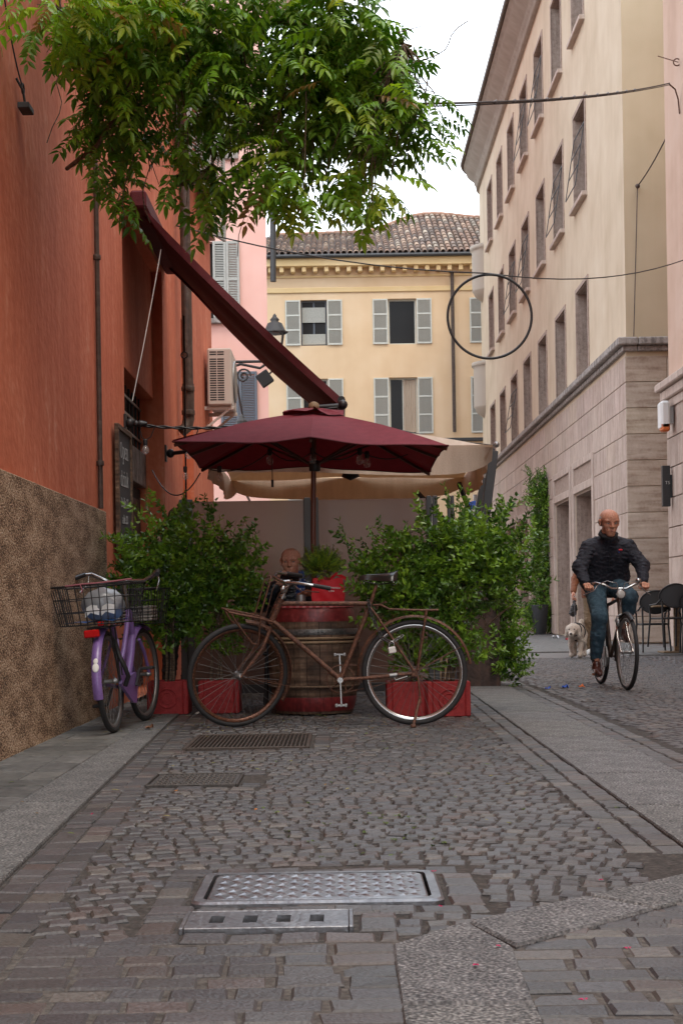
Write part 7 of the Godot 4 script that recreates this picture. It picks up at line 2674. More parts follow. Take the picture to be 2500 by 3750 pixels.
var ride := Transform3D()
func riders_bicycle() -> void:
	var t := thing("riders_bicycle", "dark city bicycle with chrome handlebars ridden towards the viewer", "bicycle", P(2.565, 0.0, 14.30))
	t.rotation.y = -PI / 2 + 0.045
	ride = t.transform
	var R := 0.35
	var rear := Vector3(0, R, 0)
	var front := Vector3(1.08, R, 0)
	var bb := Vector3(0.46, 0.29, 0)
	var sc := Vector3(0.29, 0.78, 0)
	var ht := Vector3(0.80, 0.86, 0)
	var hb := Vector3(0.86, 0.68, 0)
	var st := turned(ht, hb, 0.03)
	wheel(t, rear, Transform3D(), R, M.dull)
	wheel(t, front, st, R, M.dull)
	var mb := MB.new()
	mb.tube([sc, ht + Vector3(0, -0.02, 0)], 0.016, 10)
	mb.tube([hb, bb], 0.017, 10)
	mb.tube([bb, sc], 0.016, 10)
	mb.tube([hb, ht], 0.021, 10)
	for s in [-1.0, 1.0]:
		mb.tube([bb + Vector3(0, 0, s * 0.03), rear + Vector3(0, 0, s * 0.062)], 0.011, 8)
		mb.tube([sc + Vector3(0, 0, s * 0.015), rear + Vector3(0, 0, s * 0.062)], 0.009, 8)
	obj("frame", mb, M.copper_pipe, t)
	mb = MB.new()
	mb.xf = st
	mb.tube([hb + Vector3(0.005, -0.02, 0), hb + Vector3(0.012, -0.04, 0)], 0.03, 10)
	for s in [-1.0, 1.0]:
		mb.tube([hb + Vector3(0.01, -0.03, s * 0.04), Vector3(0.95, 0.48, s * 0.052), front + Vector3(-0.02, 0.04, s * 0.056), front + Vector3(0, 0, s * 0.056)], 0.011, 8)
	obj("fork", mb, M.chrome, t)
	mb = MB.new()
	mb.xf = st
	guard(mb, front, R + 0.024, deg_to_rad(55), deg_to_rad(195), 0.05)
	obj("mudguard", mb, M.black, t)
	mb = MB.new()
	guard(mb, rear, R + 0.024, deg_to_rad(10), deg_to_rad(200), 0.05)
	obj("mudguard", mb, M.black, t)
	mb = MB.new()
	mb.tube([sc, sc + Vector3(-0.04, 0.14, 0)], 0.0125, 8)
	obj("seat_post", mb, M.chrome, t)
	mb = MB.new()
	saddle_mesh(mb, Vector3(0.22, 0.93, 0))
	obj("saddle", mb, M.black, t)
	mb = MB.new()
	mb.xf = st
	var c0 := ht + Vector3(0.0, 0.08, 0)
	mb.tube([ht, c0], 0.0125, 8)
	obj("stem", mb, M.chrome, t)
	mb = MB.new()
	mb.xf = st
	for s in [-1.0, 1.0]:
		mb.tube([c0, c0 + Vector3(0.01, 0.0, s * 0.07), c0 + Vector3(0.03, 0.035, s * 0.14), c0 + Vector3(-0.02, 0.055, s * 0.21), c0 + Vector3(-0.10, 0.045, s * 0.25)], 0.0115, 10)
	var hbr := obj("handlebar", mb, M.chrome, t)
	for s in [-1.0, 1.0]:
		mb = MB.new()
		mb.xf = st
		mb.tube([c0 + Vector3(-0.06, 0.05, s * 0.238), c0 + Vector3(-0.20, 0.02, s * 0.275)], 0.0145, 10)
		obj("grip", mb, M.black, hbr)
		mb = MB.new()
		mb.xf = st
		mb.tube([c0 + Vector3(0.0, 0.03, s * 0.20), c0 + Vector3(0.02, -0.02, s * 0.24), c0 + Vector3(-0.05, -0.06, s * 0.32)], 0.0055, 6)
		mb.tube([c0 + Vector3(0.0, 0.03, s * 0.21), c0 + Vector3(0.08, 0.07, s * 0.13), c0 + Vector3(0.08, 0.05, s * 0.04), c0 + Vector3(0.06, -0.05, s * 0.015), c0 + Vector3(0.06, -0.16, 0.0)], 0.004, 6)
		obj("brake_lever", mb, M.chrome if s > 0 else M.dull, hbr)
	mb = MB.new()
	mb.xf = st
	mb.ball(c0 + Vector3(0.0, 0.075, -0.19), Vector3(0.028, 0.024, 0.028), 12, 7)
	obj("bell", mb, M.chrome, hbr)
	mb = MB.new()
	mb.xf = st
	mb.lathe([Vector2(0.0, -0.05), Vector2(0.03, -0.04), Vector2(0.043, -0.01), Vector2(0.045, 0.01), Vector2(0.040, 0.012)], c0 + Vector3(0.08, -0.055, 0), Basis(Vector3(0, 0, 1), -PI / 2), 20)
	var hl := obj("headlamp", mb, M.chrome, t)
	mb = MB.new()
	mb.xf = st
	mb.ball(c0 + Vector3(0.088, -0.055, 0), Vector3(0.012, 0.039, 0.039), 16, 8)
	obj("lens", mb, plain(lin(0.5, 0.48, 0.45), 0.12), hl)
	mb = MB.new()
	mb.xf = st
	mb.tube([hb + Vector3(0.03, -0.05, 0.06), hb + Vector3(0.035, 0.0, 0.04), hb + Vector3(0.03, 0.02, 0), hb + Vector3(0.035, 0.0, -0.04), hb + Vector3(0.03, -0.05, -0.05)], 0.007, 6)
	mb.ball(hb + Vector3(0.08, -0.06, 0.045), Vector3(0.022, 0.04, 0.02), 10, 6)
	obj("brake", mb, M.dull, t)
	mb = MB.new()
	mb.torus(bb + Vector3(0, 0, 0.05), Vector3(0, 0, 1), 0.09, 0.005, 32, 6)
	obj("chainring", mb, M.dull, t)
	mb = MB.new()
	mb.prism(PackedVector2Array([Vector2(-0.44, 0.02), Vector2(-0.44, 0.11), Vector2(-0.1, 0.12), Vector2(0.08, 0.10), Vector2(0.12, 0.0), Vector2(0.07, -0.09), Vector2(-0.08, -0.11)]), bb + Vector3(0, 0, 0.058), Vector3.RIGHT, Vector3.UP, 0.012)
	obj("chain_case", mb, M.dull, t)
	for s in [-1.0, 1.0]:
		var e := bb + Vector3(0.01 * s, -0.168 * s, s * 0.085)
		mb = MB.new()
		mb.bar(bb + Vector3(0, 0, s * 0.08), e, 0.012, 0.016, 0.003, Vector3(0, 0, 1))
		var cr := obj("crank", mb, M.chrome, t)
		mb = MB.new()
		pedal(mb, e, s)
		obj("pedal", mb, M.dull if s < 0 else plain(lin(0.35, 0.14, 0.03), 0.4), cr)

# ---------------------------------------------------------------- people and animals: tapered capsules joined by a smooth minimum, meshed as surface nets
func flesh(mb: MB, bones: Array, cell: float, k: float, amp := 0.0, freq := 9.0, carve := []) -> void:
	# bone: [a, b, ra, rb] or [a, b, ra, rb, axis, squash]
	var lo := Vector3(1e9, 1e9, 1e9)
	var hi := -lo
	for b in bones:
		var r: float = maxf(b[2], b[3]) + k + cell * 2.5
		var e := Vector3(r, r, r)
		lo = lo.min(b[0] - e).min(b[1] - e)
		hi = hi.max(b[0] + e).max(b[1] + e)
	var nx := int((hi.x - lo.x) / cell) + 2
	var ny := int((hi.y - lo.y) / cell) + 2
	var nz := int((hi.z - lo.z) / cell) + 2
	var f := PackedFloat32Array()
	f.resize(nx * ny * nz)
	f.fill(1.0)
	for b in bones:
		var a: Vector3 = b[0]
		var ab: Vector3 = b[1] - a
		var l2 := maxf(ab.length_squared(), 1e-9)
		var ra: float = b[2]
		var rd: float = b[3] - b[2]
		var sq: float = b[5] - 1.0 if b.size() > 5 else 0.0
		var ax: Vector3 = b[4] if b.size() > 5 else Vector3.ZERO
		var r: float = maxf(b[2], b[3]) + k + cell * 2.0
		var m0: Vector3 = (a.min(b[1]) - Vector3(r, r, r) - lo) / cell
		var m1: Vector3 = (a.max(b[1]) + Vector3(r, r, r) - lo) / cell
		for z in range(maxi(int(m0.z), 0), mini(int(m1.z) + 2, nz)):
			for y in range(maxi(int(m0.y), 0), mini(int(m1.y) + 2, ny)):
				var row := (z * ny + y) * nx
				for x in range(maxi(int(m0.x), 0), mini(int(m1.x) + 2, nx)):
					var p := lo + Vector3(x, y, z) * cell - a
					if sq != 0.0:
						p += ax * (p.dot(ax) * sq)
					var h := clampf(p.dot(ab) / l2, 0.0, 1.0)
					var d := (p - ab * h).length() - ra - rd * h
					var g := f[row + x]
					var q := maxf(k - absf(g - d), 0.0) / k
					f[row + x] = minf(g, d) - q * q * k * 0.25
	for b in carve:
		var r: float = b[1] + cell * 3.0
		var m0: Vector3 = (b[0] - Vector3(r, r, r) - lo) / cell
		var m1: Vector3 = (b[0] + Vector3(r, r, r) - lo) / cell
		for z in range(maxi(int(m0.z), 0), mini(int(m1.z) + 2, nz)):
			for y in range(maxi(int(m0.y), 0), mini(int(m1.y) + 2, ny)):
				for x in range(maxi(int(m0.x), 0), mini(int(m1.x) + 2, nx)):
					var d: float = b[1] - (lo + Vector3(x, y, z) * cell - b[0]).length()
					var i := (z * ny + y) * nx + x
					var g := f[i]
					var kk := 0.008
					var q := maxf(kk - absf(g - d), 0.0) / kk
					f[i] = maxf(g, d) + q * q * kk * 0.25
	if amp > 0.0:
		var fn := FastNoiseLite.new()
		fn.seed = 5
		fn.frequency = 1.0
		fn.fractal_octaves = 3
		for z in nz:
			for y in ny:
				var row := (z * ny + y) * nx
				for x in nx:
					if absf(f[row + x]) < 0.06:
						var p := (lo + Vector3(x, y, z) * cell) * freq
						f[row + x] += amp * (1.0 - 2.0 * absf(fn.get_noise_3d(p.x, p.y * 1.7, p.z))) - amp * 0.6
	var sx := 1
	var sy := nx
	var sz := nx * ny
	var id := {}
	var vp: Array[Vector3] = []
	var vn: Array[Vector3] = []
	var off := [0, sx, sy, sx + sy, sz, sz + sx, sz + sy, sz + sx + sy]
	var edges := [[0, 1], [2, 3], [4, 5], [6, 7], [0, 2], [1, 3], [4, 6], [5, 7], [0, 4], [1, 5], [2, 6], [3, 7]]
	var far := cell * 3.0
	for z in nz - 1:
		for y in ny - 1:
			for x in nx - 1:
				var i := (z * ny + y) * nx + x
				if absf(f[i]) > far:
					continue
				var neg := 0
				for o in off:
					if f[i + o] < 0.0:
						neg += 1
				if neg == 0 or neg == 8:
					continue
				var s := Vector3.ZERO
				var n := 0
				for e in edges:
					var a := f[i + off[e[0]]]
					var b := f[i + off[e[1]]]
					if (a < 0.0) != (b < 0.0):
						var q := a / (a - b)
						var pa := Vector3(e[0] & 1, (e[0] >> 1) & 1, e[0] >> 2)
						var pb := Vector3(e[1] & 1, (e[1] >> 1) & 1, e[1] >> 2)
						s += pa.lerp(pb, q)
						n += 1
				id[i] = vp.size()
				vp.append(lo + (Vector3(x, y, z) + s / n) * cell)
				var g := Vector3(f[i + 1] + f[i + 1 + sy] + f[i + 1 + sz] + f[i + 1 + sy + sz] - f[i] - f[i + sy] - f[i + sz] - f[i + sy + sz],
					f[i + sy] + f[i + sy + 1] + f[i + sy + sz] + f[i + sy + sz + 1] - f[i] - f[i + 1] - f[i + sz] - f[i + sz + 1],
					f[i + sz] + f[i + sz + 1] + f[i + sz + sy] + f[i + sz + sy + 1] - f[i] - f[i + 1] - f[i + sy] - f[i + sy + 1])
				vn.append(g.normalized())
	for i in id:
		for e in 3:
			var st: int = [sx, sy, sz][e]
			var u: int = [sy, sz, sx][e]
			var w: int = [sz, sx, sy][e]
			if (f[i] < 0.0) == (f[i + st] < 0.0):
				continue
			if not (id.has(i - u) and id.has(i - w) and id.has(i - u - w)):
				continue
			var a: int = id[i]
			var b: int = id[i - u]
			var c: int = id[i - u - w]
			var d: int = id[i - w]
			mb.squad(vp[a], vp[b], vp[c], vp[d], vn[a], vn[b], vn[c], vn[d])

func head_bones(h: Transform3D, s := 1.0) -> Array:
	# h: centre of the skull, z towards the face
	var o := []
	for b in [[Vector3(0, 0.030, -0.030), Vector3(0, 0.034, 0.018), 0.080, 0.076], [Vector3(0, -0.02, 0.02), Vector3(0, -0.068, 0.040), 0.064, 0.047], [Vector3(-0.012, -0.096, 0.060), Vector3(0.012, -0.096, 0.060), 0.021, 0.021],
		[Vector3(-0.036, -0.022, 0.052), Vector3(-0.030, -0.05, 0.05), 0.027, 0.022], [Vector3(0.036, -0.022, 0.052), Vector3(0.030, -0.05, 0.05), 0.027, 0.022],
		[Vector3(0, 0.018, 0.086), Vector3(0, -0.022, 0.104), 0.0075, 0.0105], [Vector3(-0.011, -0.026, 0.093), Vector3(0.011, -0.026, 0.093), 0.0078, 0.0078],
		[Vector3(-0.046, 0.026, 0.070), Vector3(0.046, 0.026, 0.070), 0.013, 0.013], [Vector3(-0.020, -0.058, 0.076), Vector3(0.020, -0.058, 0.076), 0.0075, 0.0075], [Vector3(-0.016, -0.070, 0.074), Vector3(0.016, -0.070, 0.074), 0.008, 0.008],
		[Vector3(-0.083, 0.012, -0.010), Vector3(-0.080, -0.022, -0.002), 0.019, 0.013, Vector3(1, 0, 0), 2.0], [Vector3(0.083, 0.012, -0.010), Vector3(0.080, -0.022, -0.002), 0.019, 0.013, Vector3(1, 0, 0), 2.0],
		[Vector3(0, -0.05, -0.018), Vector3(0, -0.16, -0.040), 0.056, 0.060]]:
		var q := [h * (b[0] * s), h * (b[1] * s), b[2] * s, b[3] * s]
		if b.size() > 4:
			q.append((h.basis * b[4]).normalized()); q.append(b[5])
		o.append(q)
	return o
func head(mb: MB, h: Transform3D, s := 1.0) -> void:
	flesh(mb, head_bones(h, s), 0.0045, 0.016, 0.0, 1.0, [[h * (Vector3(-0.033, 0.004, 0.092) * s), 0.016 * s], [h * (Vector3(0.033, 0.004, 0.092) * s), 0.016 * s]])
func eyes(t: Node3D, h: Transform3D, s := 1.0) -> void:
	for g in [-1.0, 1.0]:
		var mb := MB.new()
		mb.ball(h * (Vector3(0.032 * g, 0.004, 0.0745) * s), Vector3(0.0125, 0.0055, 0.010) * s, 10, 6, h.basis)
		var e := obj("eye", mb, plain(lin(0.24, 0.20, 0.17), 0.3), t)
		mb = MB.new()
		mb.ball(h * (Vector3(0.032 * g, 0.003, 0.0825) * s), Vector3(0.0046, 0.0044, 0.003) * s, 8, 5, h.basis)
		obj("iris", mb, M.black, e)
	var mb := MB.new()
	for g in [-1.0, 1.0]:
		mb.tube([h * (Vector3(0.014 * g, 0.027, 0.083) * s), h * (Vector3(0.033 * g, 0.031, 0.082) * s), h * (Vector3(0.052 * g, 0.024, 0.070) * s)], [0.003 * s, 0.0042 * s, 0.002 * s], 5)
	obj("eyebrows", mb, M.hair_grey, t)
	mb = MB.new()
	mb.tube([h * (Vector3(-0.024, -0.0645, 0.080) * s), h * (Vector3(0, -0.0640, 0.0905) * s), h * (Vector3(0.024, -0.0645, 0.080) * s)], [0.001, 0.0022 * s, 0.001], 5)
	obj("mouth", mb, plain(lin(0.16, 0.045, 0.035), 0.5), t)
func hand(mb: MB, wrist: Vector3, fwd: Vector3, back: Vector3, thumb: Vector3, curl := 1.0) -> void:
	# fwd: wrist to knuckles, back: out of the back of the hand, thumb: towards the thumb side
	var bones := [[wrist - fwd * 0.03, wrist + fwd * 0.01, 0.025, 0.026, back, 1.25], [wrist + fwd * 0.02 + thumb * 0.012, wrist + fwd * 0.075 + thumb * 0.018, 0.024, 0.021, back, 1.5], [wrist + fwd * 0.02 - thumb * 0.012, wrist + fwd * 0.07 - thumb * 0.02, 0.023, 0.020, back, 1.5]]
	for i in 4:
		var k: float = 0.030 - 0.0195 * i
		var l: float = [0.040, 0.045, 0.042, 0.033][i]
		var a := wrist + fwd * (0.082 - 0.004 * absf(i - 1.2)) + thumb * k + back * 0.004
		var d1 := (fwd * cos(0.9 * curl) - back * sin(0.9 * curl)).normalized()
		var d2 := (fwd * cos(2.3 * curl) - back * sin(2.3 * curl)).normalized()
		var d3 := (fwd * cos(3.2 * curl) - back * sin(3.2 * curl)).normalized()
		var b := a + d1 * l
		var c := b + d2 * l * 0.66
		bones.append([a - fwd * 0.02, a, 0.010, 0.0098])
		bones.append([a, b, 0.0098, 0.009])
		bones.append([b, c, 0.009, 0.0083])
		bones.append([c, c + d3 * l * 0.5, 0.0083, 0.0075])
	var tb := wrist + fwd * 0.025 + thumb * 0.028 - back * 0.008
	var t1 := tb + (fwd * 0.7 + thumb * 0.5 - back * 0.5 * curl).normalized() * 0.038
	var t2 := t1 + (fwd * 0.75 - thumb * 0.1 * curl - back * 0.65 * curl).normalized() * 0.032
	bones.append([wrist + fwd * 0.02 + thumb * 0.01, tb, 0.016, 0.0125])
	bones.append([tb, t1, 0.0125, 0.0105])
	bones.append([t1, t2, 0.0105, 0.009])
	flesh(mb, bones, 0.0042, 0.006)

func rider() -> void:
	var t := thing("person", "bald man in a navy jacket and jeans cycling towards the viewer", "person")
	t.transform = ride
	var hip := [Vector3(0.20, 0.99, -0.09), Vector3(0.20, 0.99, 0.09)]
	var knee := [Vector3(0.63, 0.86, -0.15), Vector3(0.56, 0.67, 0.13)]
	var ankle := [Vector3(0.43, 0.53, -0.14), Vector3(0.45, 0.215, 0.145)]
	var toe := [Vector3(0.56, 0.475, -0.14), Vector3(0.575, 0.15, 0.145)]
	var sho := [Vector3(0.41, 1.335, -0.185), Vector3(0.41, 1.335, 0.185)]
	var elb := [Vector3(0.50, 1.16, -0.305), Vector3(0.50, 1.15, 0.30)]
	var wri := [Vector3(0.655, 0.985, -0.275), Vector3(0.655, 0.985, 0.275)]
	var hd := Transform3D(Basis(Vector3(0, 0, -1), Vector3(0, 1, 0), Vector3(1, 0, 0)) * Basis(Vector3.UP, 0.06) * Basis(Vector3.RIGHT, 0.22), Vector3(0.54, 1.578, 0.015))
	var mb := MB.new()
	var skel := [[Vector3(0.2, 1.02, 0), Vector3(0.36, 1.36, 0), 0.11, 0.12], [Vector3(0.38, 1.40, 0), Vector3(0.46, 1.50, 0.005), 0.07, 0.055]]
	for i in 2:
		skel.append([hip[i], knee[i], 0.065, 0.045]); skel.append([knee[i], ankle[i], 0.042, 0.03]); skel.append([ankle[i], toe[i] + Vector3(-0.03, -0.005, 0), 0.022, 0.014])
		skel.append([sho[i], elb[i], 0.042, 0.034]); skel.append([elb[i], wri[i], 0.034, 0.024]); skel.append([Vector3(0.37, 1.38, 0), sho[i], 0.06, 0.05])
	flesh(mb, skel, 0.018, 0.03)
	head(mb, hd, 1.1)
	for i in 2:
		var s := -1.0 if i == 0 else 1.0
		hand(mb, wri[i], Vector3(0.78, -0.05, 0.0).normalized(), Vector3(0.1, 1, s * 0.15).normalized(), Vector3(0, 0.12, -s).normalized(), 1.0)
	obj("body", mb, M.skin, t)
	eyes(t, hd, 1.1)
	mb = MB.new()
	var hr := []
	for s in [-1.0, 1.0]:
		hr.append([hd * Vector3(0.056 * s, 0.030, -0.018), hd * Vector3(0.05 * s, -0.005, -0.066), 0.040, 0.042])
	hr.append([hd * Vector3(-0.033, -0.005, -0.08), hd * Vector3(0.033, -0.005, -0.08), 0.043, 0.043])
	flesh(mb, hr, 0.006, 0.02)
	obj("hair", mb, M.hair_grey, t)
	# jacket with gathered waist and cuffs
	mb = MB.new()
	var jk := []
	var across := Vector3(0, 0, 1)
	for s in [-1.0, 1.0]:
		jk.append([Vector3(0.19, 0.985, s * 0.075), Vector3(0.22, 1.06, s * 0.095), 0.128, 0.152])
		jk.append([Vector3(0.22, 1.06, s * 0.09), Vector3(0.355, 1.28, s * 0.085), 0.150, 0.132])
	jk.append([Vector3(0.37, 1.32, -0.10), Vector3(0.37, 1.32, 0.10), 0.112, 0.112])
	jk.append([Vector3(0.41, 1.37, 0.0), Vector3(0.505, 1.437, 0.008), 0.105, 0.074])
	for i in 2:
		jk.append([Vector3(0.38, 1.355, sho[i].z * 0.5), sho[i], 0.095, 0.078])
		jk.append([sho[i], elb[i], 0.080, 0.066])
		jk.append([elb[i], wri[i].lerp(elb[i], 0.16), 0.064, 0.050])
	flesh(mb, jk, 0.0115, 0.04, 0.013, 9.0)
	var jacket := obj("jacket", mb, M.navy, t)
	for i in 2:
		mb = MB.new()
		mb.tube([wri[i].lerp(elb[i], 0.20), wri[i].lerp(elb[i], 0.12), wri[i].lerp(elb[i], 0.02)], [0.046, 0.043, 0.037], 16)
		obj("cuff", mb, M.black_matt, jacket)
	mb = MB.new()
	mb.tube([hd * Vector3(-0.08, -0.118, -0.02), hd * Vector3(-0.06, -0.132, 0.035), hd * Vector3(0.0, -0.145, 0.058), hd * Vector3(0.06, -0.132, 0.035), hd * Vector3(0.08, -0.118, -0.02), hd * Vector3(0.045, -0.10, -0.09), hd * Vector3(-0.045, -0.10, -0.09)], 0.021, 8, false, true)
	obj("collar", mb, M.black_matt, jacket)
	mb = MB.new()
	mb.tube([Vector3(0.525, 1.40, 0.006), Vector3(0.500, 1.33, 0.006), Vector3(0.475, 1.25, 0.0), Vector3(0.41, 1.13, 0.0)], 0.0045, 5)
	obj("zip", mb, M.black, jacket)
	mb = MB.new()
	mb.ball(Vector3(0.492, 1.315, -0.105), Vector3(0.008, 0.010, 0.030), 12, 6, Basis(Vector3.UP, 0.35))
	obj("emblem", mb, plain(lin(0.55, 0.03, 0.05), 0.5), jacket)
	mb = MB.new()
	for k in 2:
		mb.bar(Vector3(0.492 - 0.008 * k, 1.292 - 0.014 * k, -0.078), Vector3(0.470 - 0.008 * k, 1.295 - 0.014 * k, -0.140), 0.010, 0.006)
	obj("embroidery", mb, plain(lin(0.02, 0.05, 0.40), 0.5), jacket)
	# jeans
	mb = MB.new()
	var jn := [[Vector3(0.18, 0.985, -0.07), Vector3(0.18, 0.985, 0.07), 0.115, 0.115]]
	for i in 2:
		jn.append([hip[i], knee[i], 0.108, 0.077])
		jn.append([knee[i], knee[i].lerp(ankle[i], 0.35), 0.074, 0.070])
		jn.append([knee[i].lerp(ankle[i], 0.35), ankle[i] + Vector3(0, 0.09, 0), 0.070, 0.057])
	flesh(mb, jn, 0.0125, 0.025, 0.008, 7.0)
	obj("jeans", mb, M.denim, t)
	for i in 2:
		mb = MB.new()
		flesh(mb, [[ankle[i] + Vector3(0, 0.12, 0), ankle[i] + Vector3(0, 0.02, 0), 0.036, 0.036]], 0.009, 0.01)
		obj("sock", mb, M.black_matt, t)
		mb = MB.new()
		flesh(mb, [[ankle[i] + Vector3(-0.035, -0.03, 0), ankle[i] + Vector3(0.02, 0.0, 0), 0.038, 0.040], [ankle[i] + Vector3(0.0, -0.03, 0), toe[i] + Vector3(-0.02, -0.01, 0), 0.042, 0.036], [toe[i] + Vector3(-0.03, -0.015, 0), toe[i] + Vector3(0.03, -0.02, 0), 0.037, 0.026]], 0.008, 0.02)
		obj("shoe", mb, M.shoe, t)

func seated_man() -> void:
	var c := thing("terrace_chair", "black chair behind the barrel with the seated man on it", "chair", P(-0.44, 0, 11.75))
	var mb := MB.new()
	mb.box(Vector3(0, 0.44, 0), Vector3(0.40, 0.03, 0.40), 0.01)
	obj("seat", mb, M.black, c)
	mb = MB.new()
	mb.box(Vector3(0, 0.70, -0.20), Vector3(0.38, 0.24, 0.02), 0.008)
	obj("backrest", mb, M.black, c)
	for s in [-1.0, 1.0]:
		for z in [-1.0, 1.0]:
			mb = MB.new()
			mb.tube([Vector3(s * 0.17, 0.43 if z > 0 else 0.82, z * 0.17 - (0.03 if z < 0 else 0.0)), Vector3(s * 0.17, 0.43, z * 0.17), Vector3(s * 0.19, 0.005, z * 0.21)], 0.012, 8)
			obj("leg", mb, M.black, c)
	var t := thing("person", "bald man in a dark jacket and blue scarf seated behind the barrel", "person", P(-0.405, 0.035, 11.72))
	var hd := Transform3D(Basis(Vector3.UP, -0.10) * Basis(Vector3.RIGHT, 0.08), Vector3(0.0, 1.145, 0.06))
	mb = MB.new()
	var skel := [[Vector3(0, 0.55, 0), Vector3(0, 0.90, 0.02), 0.11, 0.12], [Vector3(0, 0.93, 0.02), Vector3(0, 1.06, 0.035), 0.07, 0.055]]
	var sho := [Vector3(-0.19, 0.90, 0.02), Vector3(0.19, 0.90, 0.02)]
	var elb := [Vector3(-0.25, 0.80, 0.22), Vector3(0.24, 0.78, 0.20)]
	var wri := [Vector3(-0.10, 0.965, 0.30), Vector3(0.10, 0.875, 0.36)]
	for i in 2:
		var s := -1.0 if i == 0 else 1.0
		skel.append([Vector3(0, 0.88, 0.02), sho[i], 0.06, 0.05]); skel.append([sho[i], elb[i], 0.042, 0.034]); skel.append([elb[i], wri[i], 0.034, 0.024])
		skel.append([Vector3(s * 0.09, 0.53, 0), Vector3(s * 0.12, 0.53, 0.42), 0.075, 0.055]); skel.append([Vector3(s * 0.12, 0.53, 0.42), Vector3(s * 0.12, 0.10, 0.36), 0.05, 0.035]); skel.append([Vector3(s * 0.12, 0.08, 0.36), Vector3(s * 0.13, 0.05, 0.48), 0.035, 0.03])
	flesh(mb, skel, 0.018, 0.03)
	head(mb, hd, 1.0)
	hand(mb, wri[0], Vector3(0.55, 0.65, 0.25).normalized(), Vector3(-0.3, 0.1, 0.9).normalized(), Vector3(0.7, -0.6, 0.2).normalized(), 0.55)
	hand(mb, wri[1], Vector3(0.55, 0.15, 0.5).normalized(), Vector3(0.1, 0.9, 0.4).normalized(), Vector3(-0.5, 0.3, 0.6).normalized(), 0.4)
	obj("body", mb, M.skin, t)
	eyes(t, hd, 1.0)
	mb = MB.new()
	var jk := [[Vector3(0, 0.50, 0), Vector3(0, 0.88, 0.01), 0.165, 0.160], [Vector3(-0.12, 0.885, 0.01), Vector3(0.12, 0.885, 0.01), 0.10, 0.10], [Vector3(0, 0.95, 0.02), Vector3(0, 1.0, 0.025), 0.08, 0.072]]
	for i in 2:
		jk.append([sho[i], elb[i], 0.078, 0.062]); jk.append([elb[i], wri[i].lerp(elb[i], 0.15), 0.060, 0.045])
	flesh(mb, jk, 0.0125, 0.03, 0.014, 9.0)
	obj("jacket", mb, plain(lin(0.018, 0.022, 0.028), 0.38), t)
	mb = MB.new()
	var tr := []
	for s in [-1.0, 1.0]:
		tr.append([Vector3(s * 0.09, 0.54, 0), Vector3(s * 0.12, 0.54, 0.42), 0.095, 0.072]); tr.append([Vector3(s * 0.12, 0.54, 0.42), Vector3(s * 0.12, 0.12, 0.36), 0.07, 0.055])
	flesh(mb, tr, 0.016, 0.03, 0.008)
	obj("trousers", mb, M.denim, t)
	for s in [-1.0, 1.0]:
		mb = MB.new()
		flesh(mb, [[Vector3(s * 0.12, 0.06, 0.33), Vector3(s * 0.13, 0.045, 0.50), 0.043, 0.034]], 0.01, 0.01)
		obj("shoe", mb, M.white, t)
	mb = MB.new()
	flesh(mb, [[Vector3(0.085, 1.045, 0.03), Vector3(0.085, 0.98, 0.12), 0.03, 0.032], [Vector3(0.085, 0.98, 0.12), Vector3(0.07, 0.86, 0.17), 0.033, 0.036], [Vector3(-0.06, 1.02, 0.05), Vector3(0.06, 0.985, 0.11), 0.028, 0.03], [Vector3(-0.07, 1.04, -0.02), Vector3(0.08, 1.04, -0.03), 0.035, 0.035]], 0.009, 0.02, 0.006, 18.0)
	var sim := Image.create(64, 64, false, Image.FORMAT_RGB8)
	for y in 64:
		for x in 64:
			sim.set_pixel(x, y, lin(0.55, 0.58, 0.62) if (x % 32 < 11 and y % 32 < 11) else lin(0.012, 0.06, 0.24))
	var sm := plain(Color.WHITE, 0.85)
	sm.albedo_texture = ImageTexture.create_from_image(sim)
	sm.uv1_triplanar = true
	sm.uv1_scale = Vector3(14, 14, 14)
	obj("scarf", mb, sm, t)
	var ph := thing("mobile_phone", "black mobile phone held up to the seated man's chin", "phone", P(-0.405, 0, 11.72) + Vector3(0.0, 1.035, 0.375))
	mb = MB.new()
	mb.box(Vector3.ZERO, Vector3(0.155, 0.012, 0.075), 0.004, Basis(Vector3(0, 0, 1), -0.18) * Basis(Vector3.RIGHT, 0.5))
	obj("case", mb, M.black, ph)
	mb = MB.new()
	mb.box(Basis(Vector3(0, 0, 1), -0.18) * Basis(Vector3.RIGHT, 0.5) * Vector3(0, 0.0075, 0), Vector3(0.147, 0.002, 0.068), 0.0, Basis(Vector3(0, 0, 1), -0.18) * Basis(Vector3.RIGHT, 0.5))
	obj("screen", mb, M.dark_glass, ph)

